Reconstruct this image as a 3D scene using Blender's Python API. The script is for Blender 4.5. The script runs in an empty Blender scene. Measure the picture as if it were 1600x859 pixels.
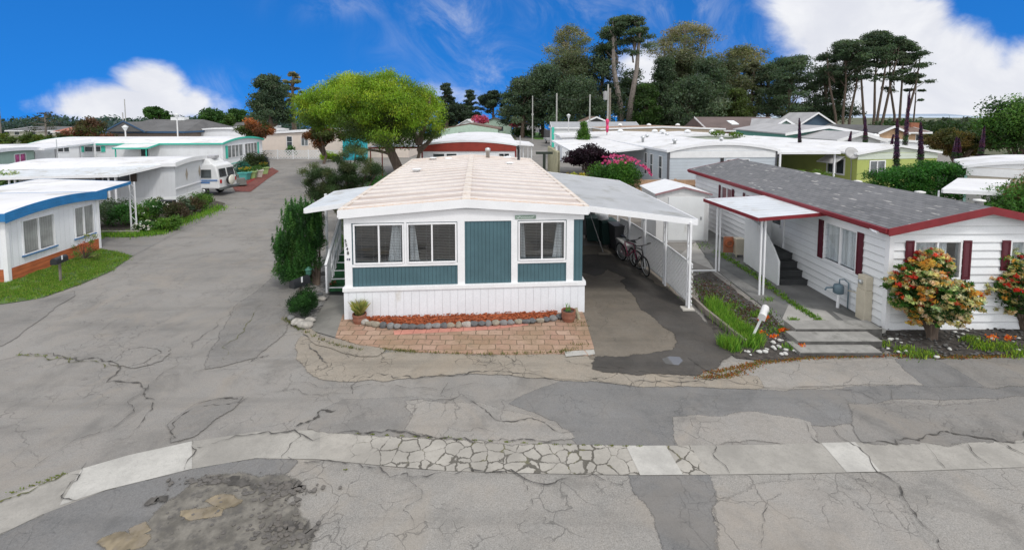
import bpy, bmesh, math, random
import numpy as np
from mathutils import Vector, Matrix
R = math.radians
random.seed(7)
rng = np.random.default_rng(11)
scene = bpy.context.scene
COL = scene.collection

# ---------------------------------------------------------------- survey helpers (site measured from the camera station)
F, HOR, H, PIT = 720.0, 180.0, 5.3, R(4)
PPY = HOR + F*math.tan(PIT)
CP, SP = math.cos(PIT), math.sin(PIT)
def ray(u, v):
    xc, yc = (u-800)/F, -(v-PPY)/F
    return Vector((xc, CP+yc*SP, -SP+yc*CP))
def G(u, v, z=0.0):
    d = ray(u, v); t = (z-H)/d.z
    return (d.x*t, d.y*t)
def at(u, v, Y):
    d = ray(u, v); t = Y/d.y
    return Vector((d.x*t, Y, H+d.z*t))
def gy(v): return G(800, v)[1]
def zz(v, Y): return at(800, v, Y).z
def xx(u, Y, z=0.0):
    return (u-800)/F*(Y*CP+(H-z)*SP)

# ---------------------------------------------------------------- object helpers
def tag(o, label=None, cat=None, group=None, kind=None):
    if label: o['label'] = label
    if cat: o['category'] = cat
    if group: o['group'] = group
    if kind: o['kind'] = kind
    return o
def empty(name, loc, rz=0, label=None, cat=None, group=None):
    o = bpy.data.objects.new(name, None); COL.objects.link(o)
    o.empty_display_size = .2
    o.location = (loc[0], loc[1], loc[2] if len(loc) > 2 else 0); o.rotation_euler = (0, 0, rz)
    return tag(o, label, cat, group)
def copy_tree(o, parent=None):
    c = o.copy(); COL.objects.link(c)
    if parent: c.parent = parent
    for ch in list(o.children): copy_tree(ch, c)
    return c

class MB:
    def __init__(s): s.v = []; s.f = []
    def add(s, vs, fs):
        n = len(s.v); s.v += [tuple(p) for p in vs]; s.f += [tuple(i+n for i in f) for f in fs]; return s
    def hexa(s, p):   # 8 points: bottom 4 (ccw), top 4
        return s.add(p, [(3,2,1,0),(4,5,6,7),(0,1,5,4),(1,2,6,5),(2,3,7,6),(3,0,4,7)])
    def box(s, x0, x1, y0, y1, z0, z1):
        return s.hexa([(x0,y0,z0),(x1,y0,z0),(x1,y1,z0),(x0,y1,z0),(x0,y0,z1),(x1,y0,z1),(x1,y1,z1),(x0,y1,z1)])
    def mbox(s, m, u0, u1, o0, o1, z0, z1):
        return s.hexa([m(u0,o0,z0),m(u1,o0,z0),m(u1,o1,z0),m(u0,o1,z0),m(u0,o0,z1),m(u1,o0,z1),m(u1,o1,z1),m(u0,o1,z1)])
    def rbox(s, c, size, rot):   # oriented box; rot = Matrix 3x3
        pts = []
        for z in (-.5, .5):
            for x, y in ((-.5,-.5),(.5,-.5),(.5,.5),(-.5,.5)):
                pts.append(tuple(Vector(c)+rot@Vector((x*size[0], y*size[1], z*size[2]))))
        return s.hexa(pts)
    def bar(s, a, b, w, h=None):
        a, b = Vector(a), Vector(b); d = b-a
        if d.length < 1e-6: return s
        q = d.to_track_quat('X', 'Z').to_matrix()
        return s.rbox((a+b)/2, (d.length, w, h or w), q)
    def tube(s, pts, rad, n=8, cap=True):
        pts = [Vector(p) for p in pts]
        if not hasattr(rad, '__len__'): rad = [rad]*len(pts)
        base = len(s.v); prev = None
        for i, p in enumerate(pts):
            d = (pts[min(i+1, len(pts)-1)]-pts[max(i-1, 0)])
            if d.length < 1e-9: d = Vector((0,0,1))
            d.normalize()
            if prev is None:
                a = d.orthogonal().normalized()
            else:
                a = (prev-d*prev.dot(d))
                a = a.normalized() if a.length > 1e-6 else d.orthogonal().normalized()
            prev = a; b = d.cross(a)
            for k in range(n):
                t = 2*math.pi*k/n
                s.v.append(tuple(p+(a*math.cos(t)+b*math.sin(t))*rad[i]))
        for i in range(len(pts)-1):
            for k in range(n):
                k2 = (k+1) % n
                s.f.append((base+i*n+k, base+i*n+k2, base+(i+1)*n+k2, base+(i+1)*n+k))
        if cap:
            s.f.append(tuple(base+k for k in reversed(range(n))))
            s.f.append(tuple(base+(len(pts)-1)*n+k for k in range(n)))
        return s
    def lathe(s, prof, c=(0,0,0), n=16):
        base = len(s.v)
        for r, z in prof:
            for k in range(n):
                t = 2*math.pi*k/n
                s.v.append((c[0]+r*math.cos(t), c[1]+r*math.sin(t), c[2]+z))
        for i in range(len(prof)-1):
            for k in range(n):
                k2 = (k+1) % n
                s.f.append((base+i*n+k, base+i*n+k2, base+(i+1)*n+k2, base+(i+1)*n+k))
        if prof[0][0] > 1e-4: s.f.append(tuple(base+k for k in reversed(range(n))))
        if prof[-1][0] > 1e-4: s.f.append(tuple(base+(len(prof)-1)*n+k for k in range(n)))
        return s
    def torus(s, c, rr, r, axis=(0,1,0), n=24, m=8):
        ax = Vector(axis).normalized(); a = ax.orthogonal().normalized(); b = ax.cross(a); base = len(s.v); c = Vector(c)
        for i in range(n):
            t = 2*math.pi*i/n; d = a*math.cos(t)+b*math.sin(t)
            for j in range(m):
                q = 2*math.pi*j/m
                s.v.append(tuple(c+d*(rr+r*math.cos(q))+ax*r*math.sin(q)))
        for i in range(n):
            for j in range(m):
                s.f.append((base+i*m+j, base+((i+1)%n)*m+j, base+((i+1)%n)*m+(j+1)%m, base+i*m+(j+1)%m))
        return s
    def ext(s, prof, y0, y1):  # closed polygon in x,z extruded on y
        n = len(prof); base = len(s.v)
        s.v += [(x, y0, z) for x, z in prof]+[(x, y1, z) for x, z in prof]
        for i in range(n):
            j = (i+1) % n; s.f.append((base+i, base+j, base+n+j, base+n+i))
        s.f.append(tuple(base+i for i in reversed(range(n)))); s.f.append(tuple(base+n+i for i in range(n)))
        return s
    def prism(s, poly, z0, z1):
        n = len(poly); base = len(s.v)
        s.v += [(p[0], p[1], z0) for p in poly]+[(p[0], p[1], z1) for p in poly]
        for i in range(n):
            j = (i+1) % n; s.f.append((base+i, base+j, base+n+j, base+n+i))
        s.f.append(tuple(base+i for i in reversed(range(n)))); s.f.append(tuple(base+n+i for i in range(n)))
        return s
    def rock(s, c, r, seed):
        rr = random.Random(seed); bm = bmesh.new()
        bmesh.ops.create_icosphere(bm, subdivisions=2, radius=1)
        q = Vector((rr.uniform(-1,1), rr.uniform(-1,1), rr.uniform(-1,1)))*2
        vs = []
        for v in bm.verts:
            k = 1+.13*math.sin(v.co.x*3+q.x*3)+.12*math.sin(v.co.y*4+q.y*5)+.08*math.sin(v.co.z*5+q.z*4)
            vs.append((c[0]+v.co.x*r[0]*k, c[1]+v.co.y*r[1]*k, c[2]+v.co.z*r[2]*k))
        fs = [tuple(v.index for v in f.verts) for f in bm.faces]
        bm.free(); return s.add(vs, fs)
    def build(s, name, mat, parent=None, smooth=False, bevel=0, label=None, cat=None, group=None, kind=None, fix=True):
        off = Vector((0,0,0))
        if parent is None and s.v and kind is None:
            a = np.array(s.v); off = Vector(((a[:,0].min()+a[:,0].max())/2, (a[:,1].min()+a[:,1].max())/2, a[:,2].min()))
            s.v = [tuple(Vector(p)-off) for p in s.v]
        me = bpy.data.meshes.new(name); me.from_pydata(s.v, [], s.f)
        if fix:
            bm = bmesh.new(); bm.from_mesh(me); bmesh.ops.recalc_face_normals(bm, faces=bm.faces); bm.to_mesh(me); bm.free()
        me.materials.append(mat)
        if smooth:
            me.polygons.foreach_set('use_smooth', [True]*len(me.polygons))
        me.update()
        o = bpy.data.objects.new(name, me); COL.objects.link(o)
        o.location = off
        if parent: o.parent = parent
        if bevel:
            b = o.modifiers.new('bevel', 'BEVEL'); b.width = bevel; b.segments = 2; b.limit_method = 'ANGLE'
        return tag(o, label, cat, group, kind)

_soft = {}
def soften(m):
    if m.name in _soft: return _soft[m.name]
    c = m.copy(); c.name = m.name+'_feathered'; nt = c.node_tree; out = [n for n in nt.nodes if n.type == 'OUTPUT_MATERIAL'][0]; src = out.inputs[0].links[0].from_socket
    A = nt.nodes.new('ShaderNodeAttribute'); A.attribute_name = 'edge'; g = nt.nodes.new('ShaderNodeNewGeometry')
    tot = None
    for sc, am in ((2.2, .55), (9, .4), (40, .25)):
        n = nt.nodes.new('ShaderNodeTexNoise'); n.inputs['Scale'].default_value = sc; n.inputs['Detail'].default_value = 4; nt.links.new(g.outputs['Position'], n.inputs['Vector'])
        k = nt.nodes.new('ShaderNodeMath'); k.operation = 'MULTIPLY_ADD'; nt.links.new(n.outputs['Fac'], k.inputs[0]); k.inputs[1].default_value = am*2
        if tot is None: k.inputs[2].default_value = -1.2
        else: nt.links.new(tot, k.inputs[2])
        tot = k.outputs[0]
    k = nt.nodes.new('ShaderNodeMath'); k.operation = 'MULTIPLY_ADD'; nt.links.new(A.outputs['Fac'], k.inputs[0]); k.inputs[1].default_value = 1.7; nt.links.new(tot, k.inputs[2])
    r = nt.nodes.new('ShaderNodeMapRange'); nt.links.new(k.outputs[0], r.inputs[0]); r.inputs[1].default_value = .62; r.inputs[2].default_value = .92
    t = nt.nodes.new('ShaderNodeBsdfTransparent'); mx = nt.nodes.new('ShaderNodeMixShader'); nt.links.new(r.outputs[0], mx.inputs[0]); nt.links.new(t.outputs[0], mx.inputs[1]); nt.links.new(src, mx.inputs[2]); nt.links.new(mx.outputs[0], out.inputs[0])
    _soft[m.name] = c; return c
def fractal(p, q, rr, amp, lev):
    if lev == 0: return []
    d = math.hypot(q[0]-p[0], q[1]-p[1]); m = ((p[0]+q[0])/2+rr.gauss(0, amp*d), (p[1]+q[1])/2+rr.gauss(0, amp*d))
    return fractal(p, m, rr, amp, lev-1)+[m]+fractal(m, q, rr, amp, lev-1)
def soft_sheet(name, pix, z, mat, w=.14, amp=.035, world=False):
    pts = [tuple(p) for p in pix] if world else [G(*p) for p in pix]
    rr = random.Random(len(pts)*13+int(abs(pts[0][0]*100))); out = []
    for i, p in enumerate(pts):
        q = pts[(i+1) % len(pts)]; d = math.hypot(q[0]-p[0], q[1]-p[1]); out += [p]+fractal(p, q, rr, amp, 4 if d > 1.2 else 3 if d > .5 else 2)
    pts = out; n = len(pts); area = sum(pts[i][0]*pts[(i+1)%n][1]-pts[(i+1)%n][0]*pts[i][1] for i in range(n)); sg = 1 if area > 0 else -1
    bm = bmesh.new(); la = bm.verts.layers.float.new('edge'); inn, ou = [], []
    for i, p in enumerate(pts):
        a, b = pts[i-5], pts[(i+5) % n]; d = Vector((b[0]-a[0], b[1]-a[1])); nn = Vector((d.y, -d.x)).normalized()*sg if d.length > 1e-6 else Vector((0,0))
        v = bm.verts.new((p[0], p[1], z)); v[la] = 1; inn.append(v); v = bm.verts.new((p[0]+nn.x*w, p[1]+nn.y*w, z-.0001-.0005*rr.random())); v[la] = 0; ou.append(v)
    f = bm.faces.new(inn); bmesh.ops.triangulate(bm, faces=[f])
    for i in range(n):
        j = (i+1) % n
        try: bm.faces.new((inn[i], inn[j], ou[j], ou[i]))
        except ValueError: pass
    bm.normal_update()
    for f in bm.faces:
        if f.normal.z < 0: f.normal_flip()
    me = bpy.data.meshes.new(name); bm.to_mesh(me); bm.free(); me.materials.append(soften(mat)); o = bpy.data.objects.new(name, me); COL.objects.link(o)
    return tag(o, kind='structure')
def sheet(name, pix, z, mat, label=None, jag=0, world=False, sub=True):
    """flat piece of ground given by its surveyed outline"""
    pts = [tuple(p) for p in pix] if world else [G(*p) for p in pix]
    if jag:
        rr = random.Random(len(pts)*13+int(abs(pts[0][0]*100))); out = []
        for i, p in enumerate(pts):
            q = pts[(i+1) % len(pts)]; d = math.hypot(q[0]-p[0], q[1]-p[1]); n = max(1, int(d/.22)); out.append(p)
            for k in range(1, n):
                t = k/n; out.append((p[0]+(q[0]-p[0])*t+rr.gauss(0, jag), p[1]+(q[1]-p[1])*t+rr.gauss(0, jag)))
        pts = out
    bm = bmesh.new(); vs = [bm.verts.new((x, y, z)) for x, y in pts]
    f = bm.faces.new(vs); bmesh.ops.triangulate(bm, faces=[f])
    bm.normal_update()
    for f in bm.faces:
        if f.normal.z < 0: f.normal_flip()
    me = bpy.data.meshes.new(name); bm.to_mesh(me); bm.free(); me.materials.append(mat)
    o = bpy.data.objects.new(name, me); COL.objects.link(o)
    return tag(o, label, kind='structure')

# ---------------------------------------------------------------- materials
class NT:
    def __init__(s, name):
        s.m = bpy.data.materials.new(name); s.m.use_nodes = True; s.t = s.m.node_tree; s.n = s.t.nodes; s.l = s.t.links
        s.p = s.n['Principled BSDF']; s.out = s.n['Material Output']
    def new(s, ty, **kw):
        n = s.n.new(ty)
        for k, v in kw.items():
            if k.startswith('i_'): n.inputs[k[2:].replace('_', ' ')].default_value = v
            else: setattr(n, k, v)
        return n
    def link(s, a, b): s.l.new(a, b)
    def math(s, op, a, b=None, c=None, clamp=False):
        n = s.n.new('ShaderNodeMath'); n.operation = op; n.use_clamp = clamp
        for i, x in enumerate((a, b, c)):
            if x is None: continue
            if isinstance(x, (int, float)): n.inputs[i].default_value = x
            else: s.link(x, n.inputs[i])
        return n.outputs[0]
    def mix(s, fac, a, b, mode='MIX'):
        n = s.n.new('ShaderNodeMix'); n.data_type = 'RGBA'; n.blend_type = mode
        for k, x in ((0, fac), (6, a), (7, b)):
            if isinstance(x, (int, float)): n.inputs[k].default_value = x
            elif isinstance(x, (tuple, list)): n.inputs[k].default_value = (*x[:3], 1)
            else: s.link(x, n.inputs[k])
        return n.outputs[2]
    def noise(s, vec, scale, detail=4, rough=.6, dist=0):
        n = s.new('ShaderNodeTexNoise'); n.inputs['Scale'].default_value = scale; n.inputs['Detail'].default_value = detail
        n.inputs['Roughness'].default_value = rough; n.inputs['Distortion'].default_value = dist
        s.link(vec, n.inputs['Vector']); return n.outputs['Fac']
    def ramp(s, x, a, b, lo=0., hi=1., smooth=True):
        n = s.new('ShaderNodeMapRange'); n.interpolation_type = 'SMOOTHSTEP' if smooth else 'LINEAR'
        for k, v in ((1, a), (2, b), (3, lo), (4, hi)): n.inputs[k].default_value = v
        s.link(x, n.inputs[0]); return n.outputs[0]
    def obj(s): return s.new('ShaderNodeTexCoord').outputs['Object']
    def pos(s): return s.new('ShaderNodeNewGeometry').outputs['Position']
    def bump(s, h, strength=.5, dist=.02, prev=None):
        n = s.new('ShaderNodeBump'); n.inputs['Strength'].default_value = strength; n.inputs['Distance'].default_value = dist
        s.link(h, n.inputs['Height'])
        if prev is not None: s.link(prev, n.inputs['Normal'])
        return n.outputs[0]
    def scalevec(s, v, sc):
        n = s.new('ShaderNodeMapping'); n.inputs['Scale'].default_value = sc; s.link(v, n.inputs['Vector']); return n.outputs[0]

_mc = {}
def mat(name, c, rough=.6, var=.08, scale=2.5, groove=None, dirt=None, metal=0., bump=0., bscale=40, fine=.03, spec=.4, stretch=None):
    if name in _mc: return _mc[name]
    t = NT(name); v = t.obj()
    if stretch: v = t.scalevec(v, stretch)
    n1 = t.noise(v, scale, 5)
    n2 = t.noise(v, bscale, 3)
    lo = tuple(max(0, x*(1-var)) for x in c); hi = tuple(min(1, x*(1+var)) for x in c)
    col = t.mix(t.ramp(n1, .3, .7), lo, hi)
    col = t.mix(t.ramp(n2, .3, .7), col, t.mix(1., col, tuple([1-fine*3]*3), 'MULTIPLY'))
    if dirt:
        dc, thr, sc = dirt
        d = t.noise(t.scalevec(t.obj(), (1, 1, .35)), sc, 6, .7)
        col = t.mix(t.ramp(d, thr, thr+.22), col, dc)
    nrm = None
    if groove:
        ax, pitch, w, dep, dark = groove
        sx = t.new('ShaderNodeSeparateXYZ'); t.link(t.obj(), sx.inputs[0])
        if ax == 'z': q = sx.outputs[2]
        elif ax == 'y': q = sx.outputs[1]
        elif ax == 'x': q = sx.outputs[0]
        else: q = t.math('ADD', sx.outputs[0], sx.outputs[1])
        fr = t.math('FRACT', t.math('DIVIDE', q, pitch))
        g = t.math('SUBTRACT', 1, t.math('ABSOLUTE', t.math('MULTIPLY', t.math('SUBTRACT', fr, .5), 2)))  # 0 at the joint
        m = t.ramp(g, 0, w)
        col = t.mix(m, t.mix(1., col, tuple([dark]*3), 'MULTIPLY'), col)
        nrm = t.bump(m, .8, dep)
    if bump:
        nrm = t.bump(n2, bump, .01, nrm)
    t.link(col, t.p.inputs['Base Color'])
    if nrm is not None: t.link(nrm, t.p.inputs['Normal'])
    t.p.inputs['Roughness'].default_value = rough; t.p.inputs['Metallic'].default_value = metal
    t.p.inputs['Specular IOR Level'].default_value = spec
    _mc[name] = t.m
    return t.m

def leaf_mat():
    t = NT('leaf'); a = t.new('ShaderNodeAttribute'); a.attribute_name = 'col'
    t.link(a.outputs['Color'], t.p.inputs['Base Color']); t.p.inputs['Roughness'].default_value = .55
    t.p.inputs['Specular IOR Level'].default_value = .25
    tr = t.new('ShaderNodeBsdfTranslucent'); t.link(t.mix(1., a.outputs['Color'], (1.3, 1.35, .8), 'MULTIPLY'), tr.inputs['Color'])
    mx = t.new('ShaderNodeMixShader'); mx.inputs[0].default_value = .36
    t.link(t.p.outputs[0], mx.inputs[1]); t.link(tr.outputs[0], mx.inputs[2]); t.link(mx.outputs[0], t.out.inputs['Surface'])
    return t.m
LEAF = leaf_mat()

def glass_mat(name, tint=(.55,.6,.62), refl=.16):
    t = NT(name); tr = t.new('ShaderNodeBsdfTransparent'); tr.inputs[0].default_value = (*tint, 1)
    gl = t.new('ShaderNodeBsdfGlossy'); gl.inputs['Roughness'].default_value = .03
    lw = t.new('ShaderNodeLayerWeight'); lw.inputs[0].default_value = .5
    mx = t.new('ShaderNodeMixShader'); t.link(t.math('ADD', t.math('MULTIPLY', t.math('POWER', lw.outputs['Facing'], 4), .6), refl, clamp=True), mx.inputs[0])
    t.link(tr.outputs[0], mx.inputs[1]); t.link(gl.outputs[0], mx.inputs[2]); t.link(mx.outputs[0], t.out.inputs['Surface'])
    return t.m
GLASS = glass_mat('window_glass', (.93,.95,.96), .11)
DGLASS = mat('dark_glass', (.045,.055,.06), .12, .5, 1.2, spec=.8)
MGLASS = mat('mid_glass', (.16,.18,.19), .2, .5, 1.2, spec=.7)
CURT = mat('pale_curtain', (.8,.82,.84), .9, .06, 3, groove=('xy', .13, .5, .02, .8))
DARKIN = mat('dark_interior', (.05,.05,.05), .9)

def asphalt(name, c, var=.2, crack=.0, grain=.35, patch=.35, alli=None):
    t = NT(name); v = t.pos()
    big = t.noise(v, patch, 6, .6, .6); mid = t.noise(v, 2.2, 6, .65); g1 = t.noise(v, 55, 2, .8); g2 = t.noise(v, 18, 4, .75)
    col = t.mix(t.ramp(big, .35, .65), tuple(x*(1-var) for x in c), tuple(x*(1+var) for x in c))
    col = t.mix(t.ramp(mid, .3, .7, 0, .5), col, tuple(x*f for x, f in zip(c, (1.22, 1.14, 1.06))))
    col = t.mix(t.ramp(g2, .35, .7, 0, .35), col, tuple(x*.72 for x in c))
    col = t.mix(t.ramp(g1, .3, .75, 0, grain), col, tuple(min(1, x*1.8) for x in c))
    col = t.mix(t.ramp(t.noise(v, 85, 1, .5), .62, .72, 0, grain), col, tuple(x*.35 for x in c))
    # streaks left by tyres and water, stretched along the carriageway
    st = t.noise(t.scalevec(v, (.12, 1.5, 1)), 1.1, 5, .6)
    col = t.mix(t.ramp(st, .5, .72, 0, .38), col, tuple(x*.6 for x in c))
    blot = t.noise(v, .9, 7, .7, .5); col = t.mix(t.ramp(blot, .48, .7, 0, .55), col, tuple(x*.6 for x in c)); col = t.mix(t.ramp(t.noise(v, .55, 5, .65, 1.), .5, .68, 0, .45), col, tuple(x*f for x, f in zip(c, (1.3, 1.2, 1.08)))); col = t.mix(t.ramp(t.noise(v, 5.5, 6, .75), .58, .74, 0, .3), col, tuple(min(1, x*1.35) for x in c))
    h = t.math('ADD', g1, t.math('MULTIPLY', g2, 1.3))
    if crack:
        dv = t.new('ShaderNodeVectorMath', operation='ADD'); nz = t.new('ShaderNodeTexNoise'); nz.inputs['Scale'].default_value = 1.6; nz.inputs['Detail'].default_value = 4
        t.link(v, nz.inputs['Vector']); sc = t.new('ShaderNodeVectorMath', operation='SCALE'); sc.inputs['Scale'].default_value = .7
        t.link(nz.outputs['Color'], sc.inputs[0]); t.link(v, dv.inputs[0]); t.link(sc.outputs[0], dv.inputs[1])
        for s_, w_, thr in ((1.5, .016, .5), (3.6, .03, .54)):
            vo = t.new('ShaderNodeTexVoronoi'); vo.feature = 'DISTANCE_TO_EDGE'; vo.inputs['Scale'].default_value = s_
            t.link(dv.outputs[0], vo.inputs['Vector'])
            m = t.ramp(vo.outputs['Distance'], 0, w_, 1, 0)
            where = t.ramp(t.noise(v, .33+.1*s_, 3, .5), thr, thr+.06)
            mm = t.math('MULTIPLY', t.math('MULTIPLY', m, where), crack)
            col = t.mix(mm, col, tuple(x*.28 for x in c)); h = t.math('SUBTRACT', h, t.math('MULTIPLY', mm, 3))
    t.link(col, t.p.inputs['Base Color']); t.p.inputs['Roughness'].default_value = .85; t.p.inputs['Specular IOR Level'].default_value = .25
    t.link(t.bump(h, .5, .008), t.p.inputs['Normal'])
    return t.m

# ---------------------------------------------------------------- foliage
def leaves(name, clumps, parent=None, seed=1, aspect=.45, hollow=.5, droop=0., **kw):
    """clumps: (cx,cy,cz, rx,ry,rz, n, leaf, (r,g,b))  -> one mesh of leaf-shaped faces"""
    g = np.random.default_rng(seed); P = []; C = []; Lf = []; N = []
    for (cx, cy, cz, rx, ry, rz, n, lf, col) in clumps:
        n = int(n)
        if n < 1: continue
        d = g.normal(size=(n, 3)); d /= np.linalg.norm(d, axis=1)[:, None]+1e-9
        r = hollow+(1-hollow)*g.random(n)**.7
        r *= 1+.12*g.normal(size=n)
        p = d*r[:, None]*np.array([rx, ry, rz])+np.array([cx, cy, cz])
        P.append(p); N.append(d)
        c = np.array(col)[None, :]*(g.uniform(.62, 1.38, size=(n, 1)))*g.uniform(.88, 1.12, size=(n, 3))
        C.append(c); Lf.append(lf*g.uniform(.6, 1.35, size=n))
    P = np.concatenate(P); C = np.concatenate(C); Lf = np.concatenate(Lf); N = np.concatenate(N); n = len(P)
    nr = N*.7+g.normal(size=(n, 3))*.8; nr /= np.linalg.norm(nr, axis=1)[:, None]+1e-9
    up = g.normal(size=(n, 3)); up[:, 2] -= droop
    a = np.cross(nr, up); a /= np.linalg.norm(a, axis=1)[:, None]+1e-9
    b = np.cross(a, nr)
    L = Lf[:, None]
    V = np.empty((n, 4, 3)); V[:, 0] = P-b*L*.5; V[:, 1] = P+a*L*aspect*.5+nr*L*.06; V[:, 2] = P+b*L*.5; V[:, 3] = P-a*L*aspect*.5+nr*L*.06
    off = np.zeros(3)
    if parent is None:
        off = np.array([(P[:,0].min()+P[:,0].max())/2, (P[:,1].min()+P[:,1].max())/2, max(0, P[:,2].min())])
        V = V-off
    me = bpy.data.meshes.new(name); me.vertices.add(n*4); me.vertices.foreach_set('co', V.reshape(-1).astype(np.float32))
    me.loops.add(n*4); me.loops.foreach_set('vertex_index', np.arange(n*4, dtype=np.int32))
    me.polygons.add(n); me.polygons.foreach_set('loop_start', np.arange(0, n*4, 4, dtype=np.int32)); me.polygons.foreach_set('loop_total', np.full(n, 4, dtype=np.int32))
    me.update(calc_edges=True)
    at_ = me.color_attributes.new('col', 'FLOAT_COLOR', 'POINT')
    cc = np.ones((n*4, 4), dtype=np.float32); cc[:, :3] = np.repeat(np.clip(C, 0, 1), 4, axis=0); at_.data.foreach_set('color', cc.reshape(-1))
    me.materials.append(LEAF)
    o = bpy.data.objects.new(name, me); COL.objects.link(o); o.location = off
    if parent: o.parent = parent
    return tag(o, **kw)

def _unused(): pass
def crown(c, r, k, cr, n, lf, cols, seed=1, shell=.55, flat=1., zmin=-1., topcol=None):
    """k clumps spread through an ellipsoid"""
    g = random.Random(seed); out = []
    while len(out) < k:
        d = Vector((g.gauss(0,1), g.gauss(0,1), g.gauss(0,1))).normalized()
        if d.z < zmin: continue
        q = shell+(1-shell)*g.random()
        s = cr*g.uniform(.65, 1.3); col = g.choice(cols)
        if topcol and g.random() < max(0, d.z*.8): col = g.choice(topcol)
        f = g.uniform(.75, 1.25)
        out.append((c[0]+d.x*r[0]*q, c[1]+d.y*r[1]*q, c[2]+d.z*r[2]*q, s, s, s*flat, n*g.uniform(.6, 1.4)*(s/cr)**2, lf, tuple(x*f for x in col)))
    return out

BARK = mat('bark', (.12,.09,.07), .9, .35, 3, bump=.8, bscale=12, stretch=(3,3,.5))
BARKG = mat('grey_bark', (.22,.19,.17), .9, .35, 3, bump=.8, bscale=12, stretch=(3,3,.5))
DG = [(.06,.095,.052),(.07,.11,.06),(.09,.125,.075),(.045,.075,.045)]
MG = [(.05,.11,.025),(.07,.14,.03),(.04,.09,.022)]
BG = [(.09,.2,.03),(.13,.24,.035),(.07,.15,.025)]

def shrub(name, label, xy, r, n=2500, lf=.08, cols=MG, k=14, cr=None, seed=1, z0=0., cat='shrub', group=None, top=None, aspect=.45, hollow=.35):
    c = (xy[0], xy[1], z0+r[2]*.95)
    cr = cr or max(r)*.45
    cl = crown(c, (r[0]*.68, r[1]*.68, r[2]*.68), k, cr, n/k, lf, cols, seed, .35, .9, -.7, top)
    return leaves(name, cl, seed=seed, aspect=aspect, hollow=hollow, label=label, cat=cat, group=group)
def stems(mb, base, tips, r0, r1, seed=1, bend=.15):
    g = random.Random(seed); b = Vector(base)
    for tp in tips:
        tp = Vector(tp); L = (tp-b).length; m = (b+tp)/2+Vector((g.gauss(0,1), g.gauss(0,1), g.gauss(0,.5)))*L*bend*.5
        mb.tube([b, (b+m)/2+Vector((0,0,L*.03)), m, tp], [r0, r0*.8, (r0+r1)/2, r1], 6)
    return mb
# ---------------------------------------------------------------- homes
WHITE = mat('white_paint', (.76,.78,.79), .5, .04, 1.5, dirt=((.5,.49,.45), .62, 1.3))
WHITE2 = mat('white_trim', (.78,.79,.81), .45, .03, 2)
OFFW = mat('off_white_paint', (.62,.62,.6), .55, .05, 1.5, dirt=((.42,.41,.37), .6, 1.3))
ROOFW = mat('white_roof_coating', (.68,.68,.69), .6, .07, .5, groove=('y', 1.22, .016, .01, .72), dirt=((.45,.44,.41), .5, .7), bump=.3)
DARKM = mat('dark_metal', (.03,.03,.032), .45, .1)
ALU = mat('aluminium', (.55,.57,.58), .35, .06, metal=.7)
CONC = mat('concrete', (.36,.35,.33), .85, .14, 1.2, dirt=((.2,.2,.19), .55, 1.1), bump=.5, bscale=60)
BLACKP = mat('black_plastic', (.015,.016,.018), .45, .1)

def profile(W, h, rise, oh, curve, n=12):
    pts = []
    if not curve: n = 2
    for i in range(n+1):
        x = -oh+(W+2*oh)*i/n; q = abs((x-W/2)/(W/2+oh))
        pts.append((x, h+rise*((1-q*q) if curve else (1-q))))
    return pts
def zr(W, h, rise, oh, curve, x):
    q = abs((x-W/2)/(W/2+oh)); return h+rise*((1-q*q) if curve else (1-q))

def wall_face(mb, m, U, hgt, holes, lap=0, depth=.1, u_start=0.):
    us = sorted({u_start, U, *[h[0] for h in holes], *[h[1] for h in holes]})
    zs = {0., hgt, *[h[2] for h in holes], *[h[3] for h in holes]}
    if lap:
        k = 1
        while k*lap < hgt: zs.add(round(k*lap, 5)); k += 1
    zs = sorted(zs); lo = .034
    def out(z, top):
        if not lap: return 0
        k = z/lap; fr = k-math.floor(k+1e-6)
        if top and fr < 1e-4: return 0
        return lo*(1-fr)
    for i in range(len(us)-1):
        for j in range(len(zs)-1):
            a, b, c, d = us[i], us[i+1], zs[j], zs[j+1]
            if b-a < 1e-5 or d-c < 1e-5: continue
            mu, mz = (a+b)/2, (c+d)/2
            if any(h[0] < mu < h[1] and h[2] < mz < h[3] for h in holes): continue
            o0, o1 = out(c, False), out(d, True)
            mb.add([m(a,o0,c), m(b,o0,c), m(b,o1,d), m(a,o1,d)], [(0,1,2,3)])
            if lap and abs(c/lap-round(c/lap)) < 1e-4:
                mb.add([m(a,0,c), m(b,0,c), m(b,o0,c), m(a,o0,c)], [(0,1,2,3)])
    for (a, b, c, d) in holes:
        for p, q in (((a,c),(b,c)), ((b,c),(b,d)), ((b,d),(a,d)), ((a,d),(a,c))):
            mb.add([m(p[0],.02,p[1]), m(q[0],.02,q[1]), m(q[0],-depth,q[1]), m(p[0],-depth,p[1])], [(0,1,2,3)])

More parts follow.
